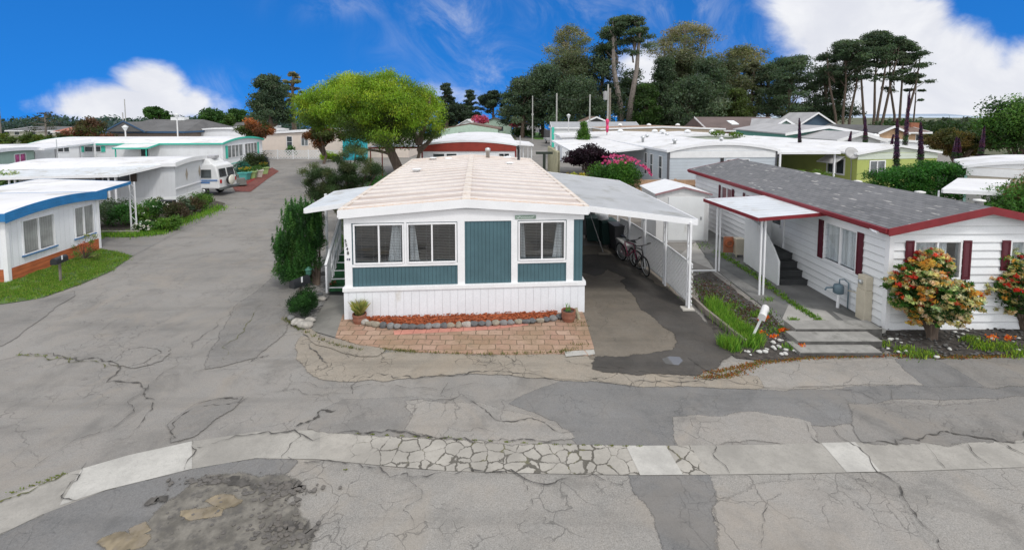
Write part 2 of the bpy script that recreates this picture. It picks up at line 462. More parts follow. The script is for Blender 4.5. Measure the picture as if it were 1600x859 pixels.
def window(root, m, u0, u1, z0, z1, st):
    fm = st.get('frame', WHITE2); w = st.get('fw', .05); nx = st.get('nx', 2); ny = st.get('ny', 1); pr = st.get('proud', .035)
    f = MB()
    f.mbox(m, u0-w, u0, -.05, pr, z0-w, z1+w); f.mbox(m, u1, u1+w, -.05, pr, z0-w, z1+w)
    f.mbox(m, u0, u1, -.05, pr, z1, z1+w); f.mbox(m, u0, u1, -.05, pr+.015, z0-w, z0)
    for i in range(1, nx):
        u = u0+(u1-u0)*i/nx; f.mbox(m, u-w*.45, u+w*.45, -.045, pr-.012, z0, z1)
    for i in range(1, ny):
        z = z0+(z1-z0)*i/ny; f.mbox(m, u0, u1, -.046, pr-.016, z-w*.4, z+w*.4)
    fo = f.build('window', fm, root, bevel=.006 if st.get('near') else 0)
    p = MB(); p.mbox(m, u0, u1, -.036, -.03, z0, z1); p.build('pane', st.get('glass', DGLASS), fo)
    if st.get('sill'):
        q = MB(); q.mbox(m, u0-w-.04, u1+w+.04, .0, .07, z0-w-.04, z0-w-.003); q.build('sill', st['sill'], fo)
    if st.get('blinds'):
        b = MB(); z = z0+.02
        while z < z1-.02:
            b.add([m(u0+.01,-.062,z), m(u1-.01,-.062,z), m(u1-.01,-.042,z+.016), m(u0+.01,-.042,z+.016)], [(0,1,2,3)]); z += .042
        for k in range(nx*2):
            u = u0+(u1-u0)*(k+.5)/(nx*2); b.mbox(m, u-.002, u+.002, -.054, -.05, z0, z1)
        b.build('blinds', st.get('blindm', WHITE), fo, fix=False)
    for (c0, c1, skew) in st.get('curtains', []):
        b = MB(); n = 26; zt, zb = z1, z0
        a0, a1 = u0+(u1-u0)*c0, u0+(u1-u0)*c1
        vs = []
        for k in range(n+1):
            t = k/n; o = -.085-.02*math.sin(t*math.pi*2*5)
            vs.append(m(a0+(a1-a0)*t, o, zb)); vs.append(m(a0+(a1-a0)*t+skew*(1-t if skew > 0 else t), o, zt))
        b.add(vs, [(2*k, 2*k+2, 2*k+3, 2*k+1) for k in range(n)])
        b.build('curtain', st.get('curtm', CURT), fo, smooth=True, fix=False)
    if st.get('shut'):
        sm, sw = st['shut']
        for side, a, b_ in ((0, u0-w-.01-sw, u0-w-.01), (1, u1+w+.01, u1+w+.01+sw)):
            if side in st.get('noshut', ()): continue
            s = MB(); s.mbox(m, a, b_, .022, .04, z0-w, z1+w)
            for q0, q1 in ((a, a+.04), (b_-.04, b_)): s.mbox(m, q0, q1, .04, .055, z0-w, z1+w)
            z = z0-w; s.mbox(m, a+.04, b_-.04, .04, .055, z, z+.05); s.mbox(m, a+.04, b_-.04, .04, .055, z1+w-.05, z1+w)
            z += .07
            while z < z1+w-.07:
                s.add([m(a+.04,.052,z), m(b_-.04,.052,z), m(b_-.04,.041,z+.035), m(a+.04,.041,z+.035)], [(0,1,2,3)]); z += .045
            s.build('shutter', sm, root, fix=False)
    return fo

def door(root, m, u0, u1, z0, z1, dm, win=None, frame=WHITE2, label=None, ho=.9):
    d = MB(); d.mbox(m, u0, u1, .0, .05, z0, z1)
    for q in ((z0+.12, z0+(z1-z0)*.42),):
        d.mbox(m, u0+.12, u1-.12, .05, .058, *q)
    do = d.build('door', dm, root, bevel=.006, label=label)
    f = MB(); f.mbox(m, u0-.07, u0-.003, .0, .07, z0, z1+.07); f.mbox(m, u1+.003, u1+.07, .0, .07, z0, z1+.07); f.mbox(m, u0, u1, .0, .07, z1+.003, z1+.07)
    f.build('door_frame', frame, root)
    if win:
        p = MB(); p.mbox(m, u0+.13, u1-.13, .05, .064, z0+(z1-z0)*win[0], z0+(z1-z0)*win[1]); p.build('pane', DGLASS, do)
    k = MB(); c = m(u1-.07 if ho > .5 else u0+.07, .085, z0+(z1-z0)*.47); k.rock(c, (.03,.03,.03), 3); k.build('handle', ALU, do, smooth=True)

def home(name, label, cat, A, B, L, h=2.6, rise=.3, curve=False, wall=WHITE, roof=ROOFW, fascia=WHITE2, skirt=None, oh=(.15,.15,.15),
         fh=.16, lap=0, wins=(), group=None, rt=.05, gable=None, corner=None, nowall=False):
    A, B = Vector(A[:2]), Vector(B[:2]); W = (B-A).length; ang = math.atan2(B.y-A.y, B.x-A.x)
    root = empty(name, (A.x, A.y, 0), ang, label, cat, group)
    root['W'] = W
    m = {'front': lambda u, o, z: (u, -o, z), 'left': lambda u, o, z: (-o, u, z), 'right': lambda u, o, z: (W+o, u, z), 'rear': lambda u, o, z: (W-u, L+o, z)}
    holes = {'front': [], 'left': [], 'right': [], 'rear': []}
    for w in wins: holes[w[0]].append(tuple(w[1:5]))
    mb = MB()
    for f, U in (('front', W), ('left', L), ('right', L), ('rear', W)):
        wall_face(mb, m[f], U, h, holes[f], lap)
    g = MB() if gable else mb
    for f, y in (('front', 0), ('rear', L)):
        if lap and f == 'front' and not gable:
            k = math.ceil(h/lap-1e-6)*lap; rows = [h]
            while k < h+rise: rows.append(k) if k > h+1e-4 else None; k += lap
            rows.append(h+rise)
            for a, b in zip(rows[:-1], rows[1:]):
                if b-a < 1e-4: continue
                xs = [W*i/120 for i in range(121) if zr(W, h, rise, oh[1], curve, W*i/120) > a+.005]
                xt = [W*i/120 for i in range(121) if zr(W, h, rise, oh[1], curve, W*i/120) > b+.005]
                if len(xs) < 2: continue
                if len(xt) < 2: xt = [W/2-.01, W/2+.01]; b = min(b, h+rise-.02)
                fr0 = a/lap-math.floor(a/lap+1e-6); o0 = .034*(1-fr0)
                g.add([(xs[0],-o0,a), (xs[-1],-o0,a), (xt[-1],0,b), (xt[0],0,b), (xs[0],0,a), (xs[-1],0,a)], [(0,1,2,3),(4,5,1,0)])
        else:
            n = 14; pts = [(W*i/n, y, zr(W, h, rise, oh[1], curve, W*i/n)-.01) for i in range(n+1)]
            g.add([(0, y, h), (W, y, h)]+list(reversed(pts)), [tuple(range(n+3))])
    mb.build('wall', wall, root)
    if gable:
        for i_ in (0, 1):
            k_ = MB(); nv = len(g.v)//2; k_.v = g.v[i_*nv:(i_+1)*nv]; k_.f = [tuple(range(nv))]; k_.build('gable', gable, root)
    pr = profile(W, h, rise, oh[1], curve)
    MB().ext(pr+[(x, z+rt) for x, z in reversed(pr)], -oh[0], L+oh[2]).build('roof', roof, root)
    fb = MB()
    for y0, y1 in ((-oh[0]-.03, -oh[0]-.003), (L+oh[2]+.003, L+oh[2]+.03)):
        for (x0, z0), (x1, z1) in zip(pr[:-1], pr[1:]):
            fb.hexa([(x0,y0,z0-fh),(x1,y0,z1-fh),(x1,y1,z1-fh),(x0,y1,z0-fh),(x0,y0,z0+rt+.01),(x1,y0,z1+rt+.01),(x1,y1,z1+rt+.01),(x0,y1,z0+rt+.01)])
    for x0, x1 in ((-oh[1]-.03, -oh[1]-.003), (W+oh[1]+.003, W+oh[1]+.03)):
        fb.box(x0, x1, -oh[0]-.03, L+oh[2]+.03, h-fh*.8, h+rt*.9)
    fb.build('fascia', fascia, root)
    if oh[0] > .05:
        s = MB(); s.box(-oh[1], 0, -oh[0], L, h-.03, h-.005); s.box(W, W+oh[1], -oh[0], L, h-.03, h-.005); s.build('soffit', fascia if fascia in (WHITE2,) else WHITE, root)
    if skirt:
        sh, sm = skirt; s = MB()
        s.box(-.03, W+.03, -.03, -.003, 0, sh); s.box(-.03, -.003, -.003, L, 0, sh); s.box(W+.003, W+.03, -.003, L, 0, sh)
        s.build('skirting', sm, root)
    if corner:
        for x0, x1, y0, y1 in ((-.045,.07,-.045,-.036),(-.045,.07,-.036,-.004),): pass
        MB().box(-.042,.07,-.042,-.004,0,h).box(-.042,-.004,-.004,.09,0,h).build('corner_trim', corner, root)
        MB().box(W-.07,W+.042,-.042,-.004,0,h).box(W+.004,W+.042,-.004,.09,0,h).build('corner_trim', corner, root)
    for w in wins: window(root, m[w[0]], *w[1:5], w[5] if len(w) > 5 else {})
    return root, m, W

def awning(name, label, corners, zs, posts, roofm=ROOFW, fm=WHITE2, t=.06, fh=.14, parent=None, cat='awning', pr=.04, lattice=False, group=None, ribs=0):
    """corners: 4 xy points ccw (front-left, front-right, rear-right, rear-left); zs: their heights; posts: (x,y,ztop)"""
    if parent is None:
        root = empty(name, (*corners[0], 0), 0, label, cat, group); o = Vector((*corners[0], 0))
    else: root = parent; o = Vector((0,0,0))
    c = [Vector((p[0], p[1], z))-o for p, z in zip(corners, zs)]; T = Vector((0,0,t))
    mb = MB().hexa([c[0],c[1],c[2],c[3],c[0]+T,c[1]+T,c[2]+T,c[3]+T])
    if ribs:
        for k in range(1, ribs):
            q = k/ribs; a = c[0].lerp(c[3], q); b = c[1].lerp(c[2], q); mb.bar(a+T+Vector((0,0,.008)), b+T+Vector((0,0,.008)), .03, .022)
    nm = 'roof' if parent is None else 'awning_roof'
    ro = mb.build(nm, roofm, root)
    f = MB()
    for i in range(4):
        a, b = c[i], c[(i+1) % 4]; d = (b-a); n = Vector((d.y, -d.x, 0)).normalized()
        a = a+n*.02; b = b+n*.02
        f.bar(a+Vector((0,0,t/2-fh*.3+.01)), b+Vector((0,0,t/2-fh*.3+.01)), .03, fh)
    f.build('fascia', fm, root)
    for p in posts:
        b = Vector((p[0], p[1], 0))-o; zt = p[2]; q = MB()
        if lattice:
            wv = p[3] if len(p) > 3 else Vector((.2,0,0))
            e = b+wv
            q.bar(b, b+Vector((0,0,zt)), pr); q.bar(e, e+Vector((0,0,zt)), pr)
            n = 9
            for k in range(n):
                z0, z1 = zt*k/n, zt*(k+1)/n
                s, d = (b, e) if k % 2 else (e, b)
                q.bar(s+Vector((0,0,z0)), d+Vector((0,0,z1)), .015)
        else: q.bar(b, b+Vector((0,0,zt)), pr, pr)
        q.build('post', fm, root)
    return root

# ---------------------------------------------------------------- the ground
EARTH = mat('earth', (.09,.1,.05), .95, .35, .15, dirt=((.13,.11,.08), .5, .3))
ASPH = asphalt('asphalt', (.195,.188,.178), .16, .4, .45)
ASPHB = asphalt('asphalt_near', (.208,.201,.189), .12, .5, .6)
ASPHD = asphalt('asphalt_dark', (.147,.147,.147), .18, .3, .4)
ASPHM = asphalt('asphalt_medium', (.173,.168,.161), .16, .3, .4)
ASPHL = asphalt('asphalt_light', (.222,.213,.2), .12, .45, .45)
ASPHT = asphalt('asphalt_tan', (.235,.212,.18), .18, .8, .4, patch=.9)
WET = asphalt('asphalt_stained', (.07,.066,.062), .25, .2, .15, patch=.8)
DRIVE = asphalt('driveway_asphalt', (.15,.134,.113), .25, .4, .25, patch=.9)
CRACK = mat('crack_filler', (.078,.073,.067), .95, .4, 6)
CRACKG = mat('mossy_crack', (.09,.095,.03), .95, .4, 6)
SOIL = mat('dark_soil', (.06,.05,.042), .95, .5, 5, dirt=((.13,.11,.09), .52, 6), bump=1., bscale=22)
BARKM = mat('red_bark_chips', (.33,.085,.03), .9, .5, 14, dirt=((.14,.03,.012), .5, 22), bump=1., bscale=60)

g_ = MB(); gx = [-2500,-1200,-700,-400,-250,-150,-90,-40,0,60,120,200,350,700,1300,2500]; gyy = [-60,0,80,130,170,220,300,420,700,1100,1700,2500]
def gz(x, y):
    if y < 100: return -.02
    k = min(1, max(0, (.5-x/y)/.35)); return -.02-k*max(0, y-150)*.1
g_.v = [(x, y, gz(x, y)) for y in gyy for x in gx]; nx_ = len(gx)
g_.f = [(j*nx_+i, j*nx_+i+1, (j+1)*nx_+i+1, (j+1)*nx_+i) for j in range(len(gyy)-1) for i in range(nx_-1)]; g_.build('ground', EARTH, kind='structure')
sheet('road', [(-70,-25),(75,-25),(75,24),(60,24),(60,75),(-75,75),(-75,24)], .0, ASPH, world=True)
Yr = lambda v: gy(v)
sheet('street', [(1.5,70),(8.5,70),(13,160),(14,260),(2,260),(0,160)], .004, ASPHM, world=True)
# nearer carriageway, below the gutter
lower = [(-60,835-0),(0,835),(100,787),(200,755),(300,733),(400,716),(450,716),(560,724),(650,733),(760,738),(900,741),(1000,743),(1100,742),(1200,741),(1350,738),(1500,734),(1600,730),(1700,727)]
sheet('road_near', [G(*p) for p in lower[1:]]+[(30,-20),(-30,-20)], .004, ASPHB, world=True)
upper = [(0,783),(50,762),(100,741),(200,712),(300,690),(400,675),(500,672),(600,678),(700,685),(800,692),(900,695),(1000,697),(1100,696),(1200,695),(1300,692),(1400,690),(1500,687),(1600,683)]
bt = [(0,835),(50,812),(100,787),(200,755),(300,733),(400,716),(500,718),(600,728),(700,736),(800,739),(900,741),(1000,743),(1100,742),(1200,741),(1300,739),(1400,737),(1500,734),(1600,730)]
ext_l = [(-160,850),(-80,815)]; ext_lb = [(-160,905),(-80,870)]
ext_r = [(1700,680),(1800,676)]; ext_rb = [(1700,727),(1800,723)]
up, lo = ext_l+upper+ext_r, ext_lb+bt+ext_rb
def gutter_mat(name, base, crk):
    t = NT(name); v = t.pos(); n = t.noise(v, 1.2, 6, .65); f = t.noise(v, 45, 3, .7); f2 = t.noise(v, 9, 5, .75)
    col = t.mix(t.ramp(n, .35, .65), tuple(x*.82 for x in base), tuple(x*1.1 for x in base))
    col = t.mix(t.ramp(f, .45, .75, 0, .4), col, tuple(x*.6 for x in base))
    col = t.mix(t.ramp(f2, .5, .7, 0, .45), col, tuple(x*.68 for x in base))
    h = f
    if crk:
        nz = t.new('ShaderNodeTexNoise'); nz.inputs['Scale'].default_value = 2.6; nz.inputs['Detail'].default_value = 8; nz.inputs['Roughness'].default_value = .7; t.link(v, nz.inputs['Vector'])
        sc = t.new('ShaderNodeVectorMath', operation='SCALE'); sc.inputs['Scale'].default_value = .2; t.link(nz.outputs['Color'], sc.inputs[0])
        dv = t.new('ShaderNodeVectorMath', operation='ADD'); t.link(v, dv.inputs[0]); t.link(sc.outputs[0], dv.inputs[1])
        vo = t.new('ShaderNodeTexVoronoi'); vo.feature = 'DISTANCE_TO_EDGE'; vo.inputs['Scale'].default_value = crk; vo.inputs['Randomness'].default_value = .85
        t.link(dv.outputs[0], vo.inputs['Vector'])
        w = t.ramp(t.noise(v, 2.1, 6, .7), .36, .66, .004, .085); sx = t.new('ShaderNodeSeparateXYZ'); t.link(v, sx.inputs[0]); fade = t.math('MULTIPLY', t.ramp(sx.outputs[0], -3.1, -1.7), t.ramp(sx.outputs[0], 3.6, 2.2)); q = t.math('SUBTRACT', vo.outputs['Distance'], t.math('SUBTRACT', t.math('MULTIPLY', w, fade), t.math('SUBTRACT', .03, t.math('MULTIPLY', fade, .03))))
        m = t.ramp(q, -.012, .016, 1, 0)
        cc = t.mix(t.ramp(t.noise(v, 3, 3), .55, .65), (.085,.078,.065), (.11,.105,.05))
        col = t.mix(m, col, cc); h = t.math('SUBTRACT', t.math('MULTIPLY', f, .3), t.math('MULTIPLY', m, 2))
        vc = t.new('ShaderNodeTexVoronoi'); vc.inputs['Scale'].default_value = crk; vc.inputs['Randomness'].default_value = .85; t.link(dv.outputs[0], vc.inputs['Vector'])
        s = t.new('ShaderNodeSeparateColor'); t.link(vc.outputs['Color'], s.inputs[0])
        col = t.mix(t.math('MULTIPLY', s.outputs[0], .22), col, tuple(x*.55 for x in base))
    t.link(col, t.p.inputs['Base Color']); t.p.inputs['Roughness'].default_value = .85; t.link(t.bump(h, .5, .012), t.p.inputs['Normal']); return t.m
GUT = gutter_mat('gutter_concrete', (.3,.287,.262), 0); GUTC = gutter_mat('cracked_gutter_concrete', (.34,.322,.29), 4.1); GUTN = gutter_mat('new_gutter_concrete', (.41,.4,.375), 0)
def interp(arr, x):
    for (a, b), (c, d) in zip(arr[:-1], arr[1:]):
        if a <= x <= c: return b+(d-b)*(x-a)/(c-a)
    return arr[-1][1]
def gut(name, x0, x1, m, z):
    xs = [x0]+[p[0] for p in up if x0 < p[0] < x1]+[x1]
    sk = lambda x: -35 if x < 250 else (0 if x < 700 else min(40, (x-700)*.08))
    sheet(name, [(x, interp(up, x)) for x in xs]+[(x+sk(x), interp(lo, x+sk(x))) for x in reversed(xs)], z, m)
gut('gutter', -120, 500, GUT, .010)
gut('gutter', 500, 1078, GUTC, .010)
gut('gutter', 1078, 1740, GUT, .010)
gut('gutter_slab', 128, 300, GUTN, .014)
gut('gutter_slab', 978, 1040, GUTN, .014)
gut('gutter_slab', 1283, 1336, GUTN, .014)

PATCH = [
 (ASPHD, [(905,592),(1050,600),(1180,607),(1445,603),(1520,600),(1600,597),(1680,595),(1680,618),(1600,622),(1330,633),(1330,658),(1250,660),(1170,648),(1060,650),(1052,694),(905,692),(870,655),(800,630)]),
 (ASPHD, [(985,745),(1103,745),(1106,780),(1098,795),(1112,830),(1122,870),(1045,870),(1040,830),(1022,790),(1000,765)]),
 (ASPHL, [(1120,572),(1200,566),(1400,563),(1447,600),(1182,605),(1080,592)]),
 (ASPHM, [(1462,561),(1600,558),(1690,556),(1690,592),(1600,595),(1530,600),(1500,585)]),
 (ASPHD, [(1404,563),(1458,561),(1502,585),(1530,601),(1446,602)]),
 (ASPHD, [(0,842),(100,795),(200,762),(300,740),(400,724),(452,724),(436,742),(350,752),(300,765),(240,790),(215,830),(160,900),(0,930)]),
 (ASPHL, [(1056,655),(1195,649),(1262,662),(1272,692),(1062,694)]),
 (ASPHM, [(1336,636),(1600,626),(1690,624),(1690,676),(1600,679),(1350,688)]),
 (ASPHM, [(535,628),(640,622),(692,628),(660,648),(640,668),(665,682),(560,676),(488,668),(500,645)]),
 (ASPHL, [(640,630),(748,636),(831,656),(890,680),(800,688),(700,680),(640,668),(655,648)]),
 (ASPHT, [(470,528),(520,548),(570,557),(900,558),(1060,578),(1180,590),(1188,604),(1060,600),(900,592),(800,583),(700,584),(600,592),(505,590),(470,560)]),
 (ASPHM, [(375,478),(436,432),(472,446),(462,470),(448,502),(395,556),(330,572),(352,520)]),
 (ASPHM, [(0,478),(60,468),(112,456),(60,500),(18,530),(0,540),(-60,560),(-60,480)]),
 (ASPH, [(180,566),(205,545),(256,545),(250,562),(215,572)]),
 (ASPHM, [(270,662),(310,632),(372,624),(360,638),(330,655),(300,680),(275,686)]),
 (ASPHL, [(1130,800),(1190,770),(1290,762),(1400,790),(1440,860),(1420,900),(1130,900)]),
]
for i, (m_, p_) in enumerate(PATCH): soft_sheet('road_patch', p_, .0046+.0008*i, m_, [.12,.2,.16,.24][i % 4])
soft_sheet('driveway', [(905,385),(1000,385),(1050,450),(1135,548),(1085,585),(1010,580),(925,560),(905,490)], .0185, DRIVE, .12)
soft_sheet('driveway_stain', [(1000,430),(1040,455),(1090,500),(1136,548),(1085,584),(1000,582),(932,574),(935,562),(990,560),(1055,552),(1066,535),(1035,505),(1000,470),(975,440)], .0222, WET, .22, .05)
soft_sheet('driveway_stain', [(915,400),(975,398),(1000,420),(985,436),(950,420),(930,430),(914,425)], .0222, WET, .22, .05)
pud = NT('puddle_water'); pud.p.inputs['Base Color'].default_value = (.12,.12,.12,1); pud.p.inputs['Roughness'].default_value = .02; pud.p.inputs['Specular IOR Level'].default_value = 1
sheet('puddle', [(1034,562),(1046,558),(1062,559),(1067,565),(1060,572),(1040,570)], .026, pud.m, jag=.015)
sheet('driveway', [(155,372),(255,372),(330,330),(345,318),(330,340),(262,372),(205,402),(160,395)], .008, ASPHM)
sheet('driveway', [(1085,380),(1130,350),(1240,385),(1385,516),(1372,528),(1250,520),(1200,480),(1110,420),(1060,400)], .008, CONC)

def crack(pix, w=.03, m=CRACK, z=.0195, seed=0):
    rr = random.Random(seed+len(pix)); P = [Vector(G(*p)) for p in pix]; pts = []
    for a, b in zip(P[:-1], P[1:]):
        lv = 5 if (b-a).length > 1.5 else 4 if (b-a).length > .7 else 3
        pts.append(a); pts += [Vector(p) for p in fractal(tuple(a), tuple(b), rr, .11, lv)]
    pts.append(P[-1]); mb = MB(); vs = []
    for i, p in enumerate(pts):
        d = (pts[min(i+1, len(pts)-1)]-pts[max(i-1, 0)]).normalized(); n = Vector((-d.y, d.x))*w*rr.choice((.1,.35,.6,1.,1.3))*(.3+.7*math.sin(math.pi*min(1, (i+.5)/len(pts))))
        vs += [(p.x-n.x, p.y-n.y, z), (p.x+n.x, p.y+n.y, z)]
    mb.add(vs, [(2*i, 2*i+2, 2*i+3, 2*i+1) for i in range(len(pts)-1)]); mb.build('road_crack', m, kind='structure')
CR = [([(0,564),(62,555),(119,564),(185,570),(220,599),(242,625),(225,656),(198,687)], .05, CRACK),
 ([(36,548),(62,557),(119,566),(185,573)], .04, CRACKG),
 ([(180,566),(203,546),(216,544),(247,546),(252,552),(225,568),(200,572)], .03, CRACK),
 ([(375,480),(340,510),(300,545),(250,560)], .02, CRACK), ([(410,475),(380,520),(350,563)], .025, CRACKG), ([(540,400+60),(470,480)], .01, CRACK),
 ([(1300,658),(1333,696),(1370,738),(1413,780),(1460,837),(1490,880)], .03, CRACK), ([(1258,661),(1281,694)], .03, CRACK),
 ([(1340,692),(1398,687),(1430,688),(1469,675),(1500,680),(1525,684),(1600,675)], .05, CRACK),
 ([(551,616),(563,591),(588,584),(650,593),(703,588),(748,581),(810,584),(887,593)], .035, CRACK),
 ([(850,590),(1000,595),(1075,597),(1197,607),(1436,604)], .022, CRACK), ([(400,616),(470,613),(550,616)], .015, CRACK),
 ([(640,628),(748,635),(831,654),(898,675)], .03, CRACK), ([(460,668),(490,657),(501,642),(525,642)], .09, CRACK),
 ([(392,566),(420,556)], .05, CRACK), ([(400,616),(300,640),(270,662),(275,686),(240,692)], .03, CRACK), ([(310,632),(372,624)], .06, CRACK),
 ([(60,762),(20,778),(-20,790)], .07, CRACKG), ([(100,742),(60,760)], .06, CRACKG), ([(300,690),(288,735)], .025, CRACK), ([(460,674),(440,717)], .02, CRACK), ([(135,725),(90,770)],.02,CRACK),
 ([(105,745),(128,783)], .03, CRACK), ([(1118,697),(1140,741)], .02, CRACK), ([(1440,690),(1476,733)], .02, CRACK), ([(1500,687),(1550,732)], .02, CRACK), ([(1548,686),(1600,712)], .035, CRACK),
 ([(480,540),(500,560),(512,574),(500,580)], .06, CRACK), ([(880,560),(930,575),(1010,582),(1090,592),(1160,596)], .03, CRACK), ([(300,700),(420,676),(560,676),(700,686),(900,694)], .045, CRACK),
 ([(450,716),(560,726),(760,741),(1000,745)], .03, CRACK), ([(230,480),(150,530),(90,560)], .012, CRACK), ([(330,572),(230,600)], .015, CRACK),
 ([(640,745),(660,770),(630,800),(650,840)], .012, CRACK), ([(820,742),(830,780),(815,810)], .012, CRACK), ([(1170,742),(1200,790),(1190,859)],.01,CRACK), ([(700,600),(690,620)],.02,CRACK),
 ([(280,560),(210,640),(100,700),(30,745)], .02, CRACK), ([(345,590),(480,600),(620,604),(860,610)],.012,CRACK), ([(1075,560),(1100,578),(1140,590)],.05,CRACK)]
for i, (p_, w_, m_) in enumerate(CR): crack(p_, w_*.33, m_, .0195+.0004*i, i)

# crumbled hole with silt and broken asphalt, bottom left
MUD = mat('silt_mud', (.15,.14,.122), .9, .35, 4, dirt=((.085,.08,.075), .46, 5), bump=1., bscale=24)
SILT = mat('ochre_silt', (.2,.165,.11), .8, .4, 5, dirt=((.2,.17,.13), .42, 4))
soft_sheet('mud_patch', [(262,800),(300,770),(314,756),(350,753),(400,757),(432,754),(455,764),(430,790),(452,815),(470,845),(450,900),(195,900),(225,850),(245,818)], .0205, MUD, .24, .05)
for p_ in ([(325,782),(345,778),(372,788),(355,793)], [(285,803),(325,799),(345,805),(305,810)], [(160,846),(190,838),(228,842),(225,852),(180,860)], [(208,828),(222,822),(228,832),(215,836)]):
    soft_sheet('silt_patch', p_, .026, SILT, .1, .05)
rub = MB(); rr = random.Random(5)
for k in range(330):
    if k < 120: u, v = rr.gauss(440, 26), rr.gauss(768, 9)
    elif k < 200: u, v = rr.gauss(440, 26), rr.gauss(835, 14)
    elif k < 250: u, v = rr.gauss(320, 22), rr.gauss(752, 4)
    else: u, v = rr.uniform(240, 480), rr.uniform(760, 858)
    x, y = G(u, v); s = rr.uniform(.012, .05)*(1 if k < 250 else .6); s *= .72; rub.rock((x, y, .022+s*.2), (s*rr.uniform(.8,1.5), s, s*.5), k)
rub.build('asphalt_rubble', asphalt('rubble', (.11,.105,.1), .3, 0), kind='stuff', label='broken dark asphalt rubble scattered in the muddy hole')
for p_ in ([(310,755),(330,751),(380,757),(400,765),(440,757),(470,765),(450,770)], [(420,830),(450,822),(478,826),(482,840),(470,858)], [(228,792),(250,778),(262,782)]): crack(p_, .09, CRACK, .03)

# sky ------------------------------------------------------------------
SUN_AZ, SUN_EL = R(146), R(54)   # compass-like angle from +Y, clockwise: the sun stands behind the camera
sd = Vector((math.sin(SUN_AZ)*math.cos(SUN_EL), math.cos(SUN_AZ)*math.cos(SUN_EL), math.sin(SUN_EL)))
ld = bpy.data.lights.new('sun', 'SUN'); ld.energy = 1.5; ld.angle = R(11); ld.color = (1, .96, .9)
lo_ = bpy.data.objects.new('sun', ld); COL.objects.link(lo_); lo_.rotation_euler = (-sd).to_track_quat('-Z', 'Y').to_euler()
wd = bpy.data.worlds.new('World'); scene.world = wd; wd.use_nodes = True
class WT(NT):
    def __init__(s, w): s.t = w.node_tree; s.n = s.t.nodes; s.l = s.t.links
t = WT(wd); bg = t.n['Background']
sky = t.new('ShaderNodeTexSky'); sky.sky_type = 'NISHITA'; sky.sun_disc = False; sky.sun_elevation = SUN_EL; sky.sun_rotation = SUN_AZ
sky.air_density = 1.; sky.dust_density = .2; sky.ozone_density = 3.5
d_ = t.new('ShaderNodeTexCoord').outputs['Generated']; sx = t.new('ShaderNodeSeparateXYZ'); t.link(d_, sx.inputs[0])
X, Y, Z = sx.outputs
cz = t.new('ShaderNodeCombineXYZ'); t.link(X, cz.inputs[0]); t.link(Y, cz.inputs[1]); t.link(t.math('MULTIPLY_ADD', t.math('MAXIMUM', Z, 0), .55, .27), cz.inputs[2]); t.link(cz.outputs[0], sky.inputs['Vector'])
Yc = t.math('MAXIMUM', Y, .08); az = t.math('DIVIDE', X, Yc); el = t.math('DIVIDE', Z, Yc)
cv = t.new('ShaderNodeCombineXYZ'); t.link(az, cv.inputs[0]); t.link(t.math('MULTIPLY', el, 1.5), cv.inputs[1])
n1 = t.noise(cv.outputs[0], 4.2, 10, .6, .4); n2 = t.noise(cv.outputs[0], 1.7, 8, .62, .8)
def dirof(u, v): d = ray(u, v); return d.x/d.y, d.z/d.y
tot = None
for (u, v, ru, rv, a) in [(205,168,128,40,1.15),(235,132,58,34,1.05),(118,174,60,18,.8),(300,165,40,28,.9),
     (1330,25,125,115,1.3),(1400,130,170,100,1.4),(1520,160,150,62,1.3),(1270,110,80,70,.8),(1440,40,60,60,1.),(1700,130,150,80,1.3),
     (1030,130,100,75,1.0),(740,150,120,40,.55),(640,180,90,20,.5),(1150,150,80,40,.8),(1545,20,60,40,.15)]:
    a0, e0 = dirof(u, v)
    q = t.math('ADD', t.math('POWER', t.math('MULTIPLY', t.math('SUBTRACT', az, a0), 720/ru), 2), t.math('POWER', t.math('MULTIPLY', t.math('SUBTRACT', el, e0), 720/rv), 2))
    e = t.math('MULTIPLY', t.math('EXPONENT', t.math('MULTIPLY', q, -.8)), a)
    tot = e if tot is None else t.math('MAXIMUM', tot, e)
amp = t.math('ADD', t.math('MULTIPLY', t.math('SUBTRACT', n1, .5), 1.15), t.math('MULTIPLY', t.math('SUBTRACT', n2, .5), .9))
cl = t.ramp(t.math('ADD', tot, t.math('MULTIPLY', amp, t.ramp(tot, 0, .4))), .34, .86)
cl = t.math('MULTIPLY', cl, t.ramp(Y, .08, .2))
# added fill: unseen bright cloud deck overhead, behind and beside the view
nv = t.noise(d_, 2.2, 6, .6)
# thin streaky wisps across the upper sky
wt_ = None
cw = t.new('ShaderNodeCombineXYZ'); t.link(t.math('ADD', t.math('MULTIPLY', az, 3.6), t.math('MULTIPLY', el, 1.5)), cw.inputs[0]); t.link(t.math('MULTIPLY', el, 3.), cw.inputs[1])
nw = t.noise(cw.outputs[0], 1.9, 9, .66, 1.1)
for (u, v, ru, rv, a) in [(705,15,62,85,1.),(760,125,70,60,.85),(905,10,90,60,.7),(1065,12,85,30,.95),(1170,40,90,60,.5),(560,5,90,26,.5),(345,135,40,22,.5),(640,60,60,50,.3)]:
    a0, e0 = dirof(u, v)
    q = t.math('ADD', t.math('POWER', t.math('MULTIPLY', t.math('SUBTRACT', az, a0), 720/ru), 2), t.math('POWER', t.math('MULTIPLY', t.math('SUBTRACT', el, e0), 720/rv), 2))
    e = t.math('MULTIPLY', t.math('EXPONENT', t.math('MULTIPLY', q, -1.)), a); wt_ = e if wt_ is None else t.math('MAXIMUM', wt_, e)
wisp = t.math('MULTIPLY', t.math('MULTIPLY', wt_, t.ramp(nw, .38, .8)), t.math('MULTIPLY', t.ramp(Y, .08, .2), .6), clamp=True)
cl = t.math('MAXIMUM', cl, wisp)
nd = t.math('MULTIPLY', t.math('SUBTRACT', t.noise(d_, 3.2, 9, .62, .6), .5), 1.5)
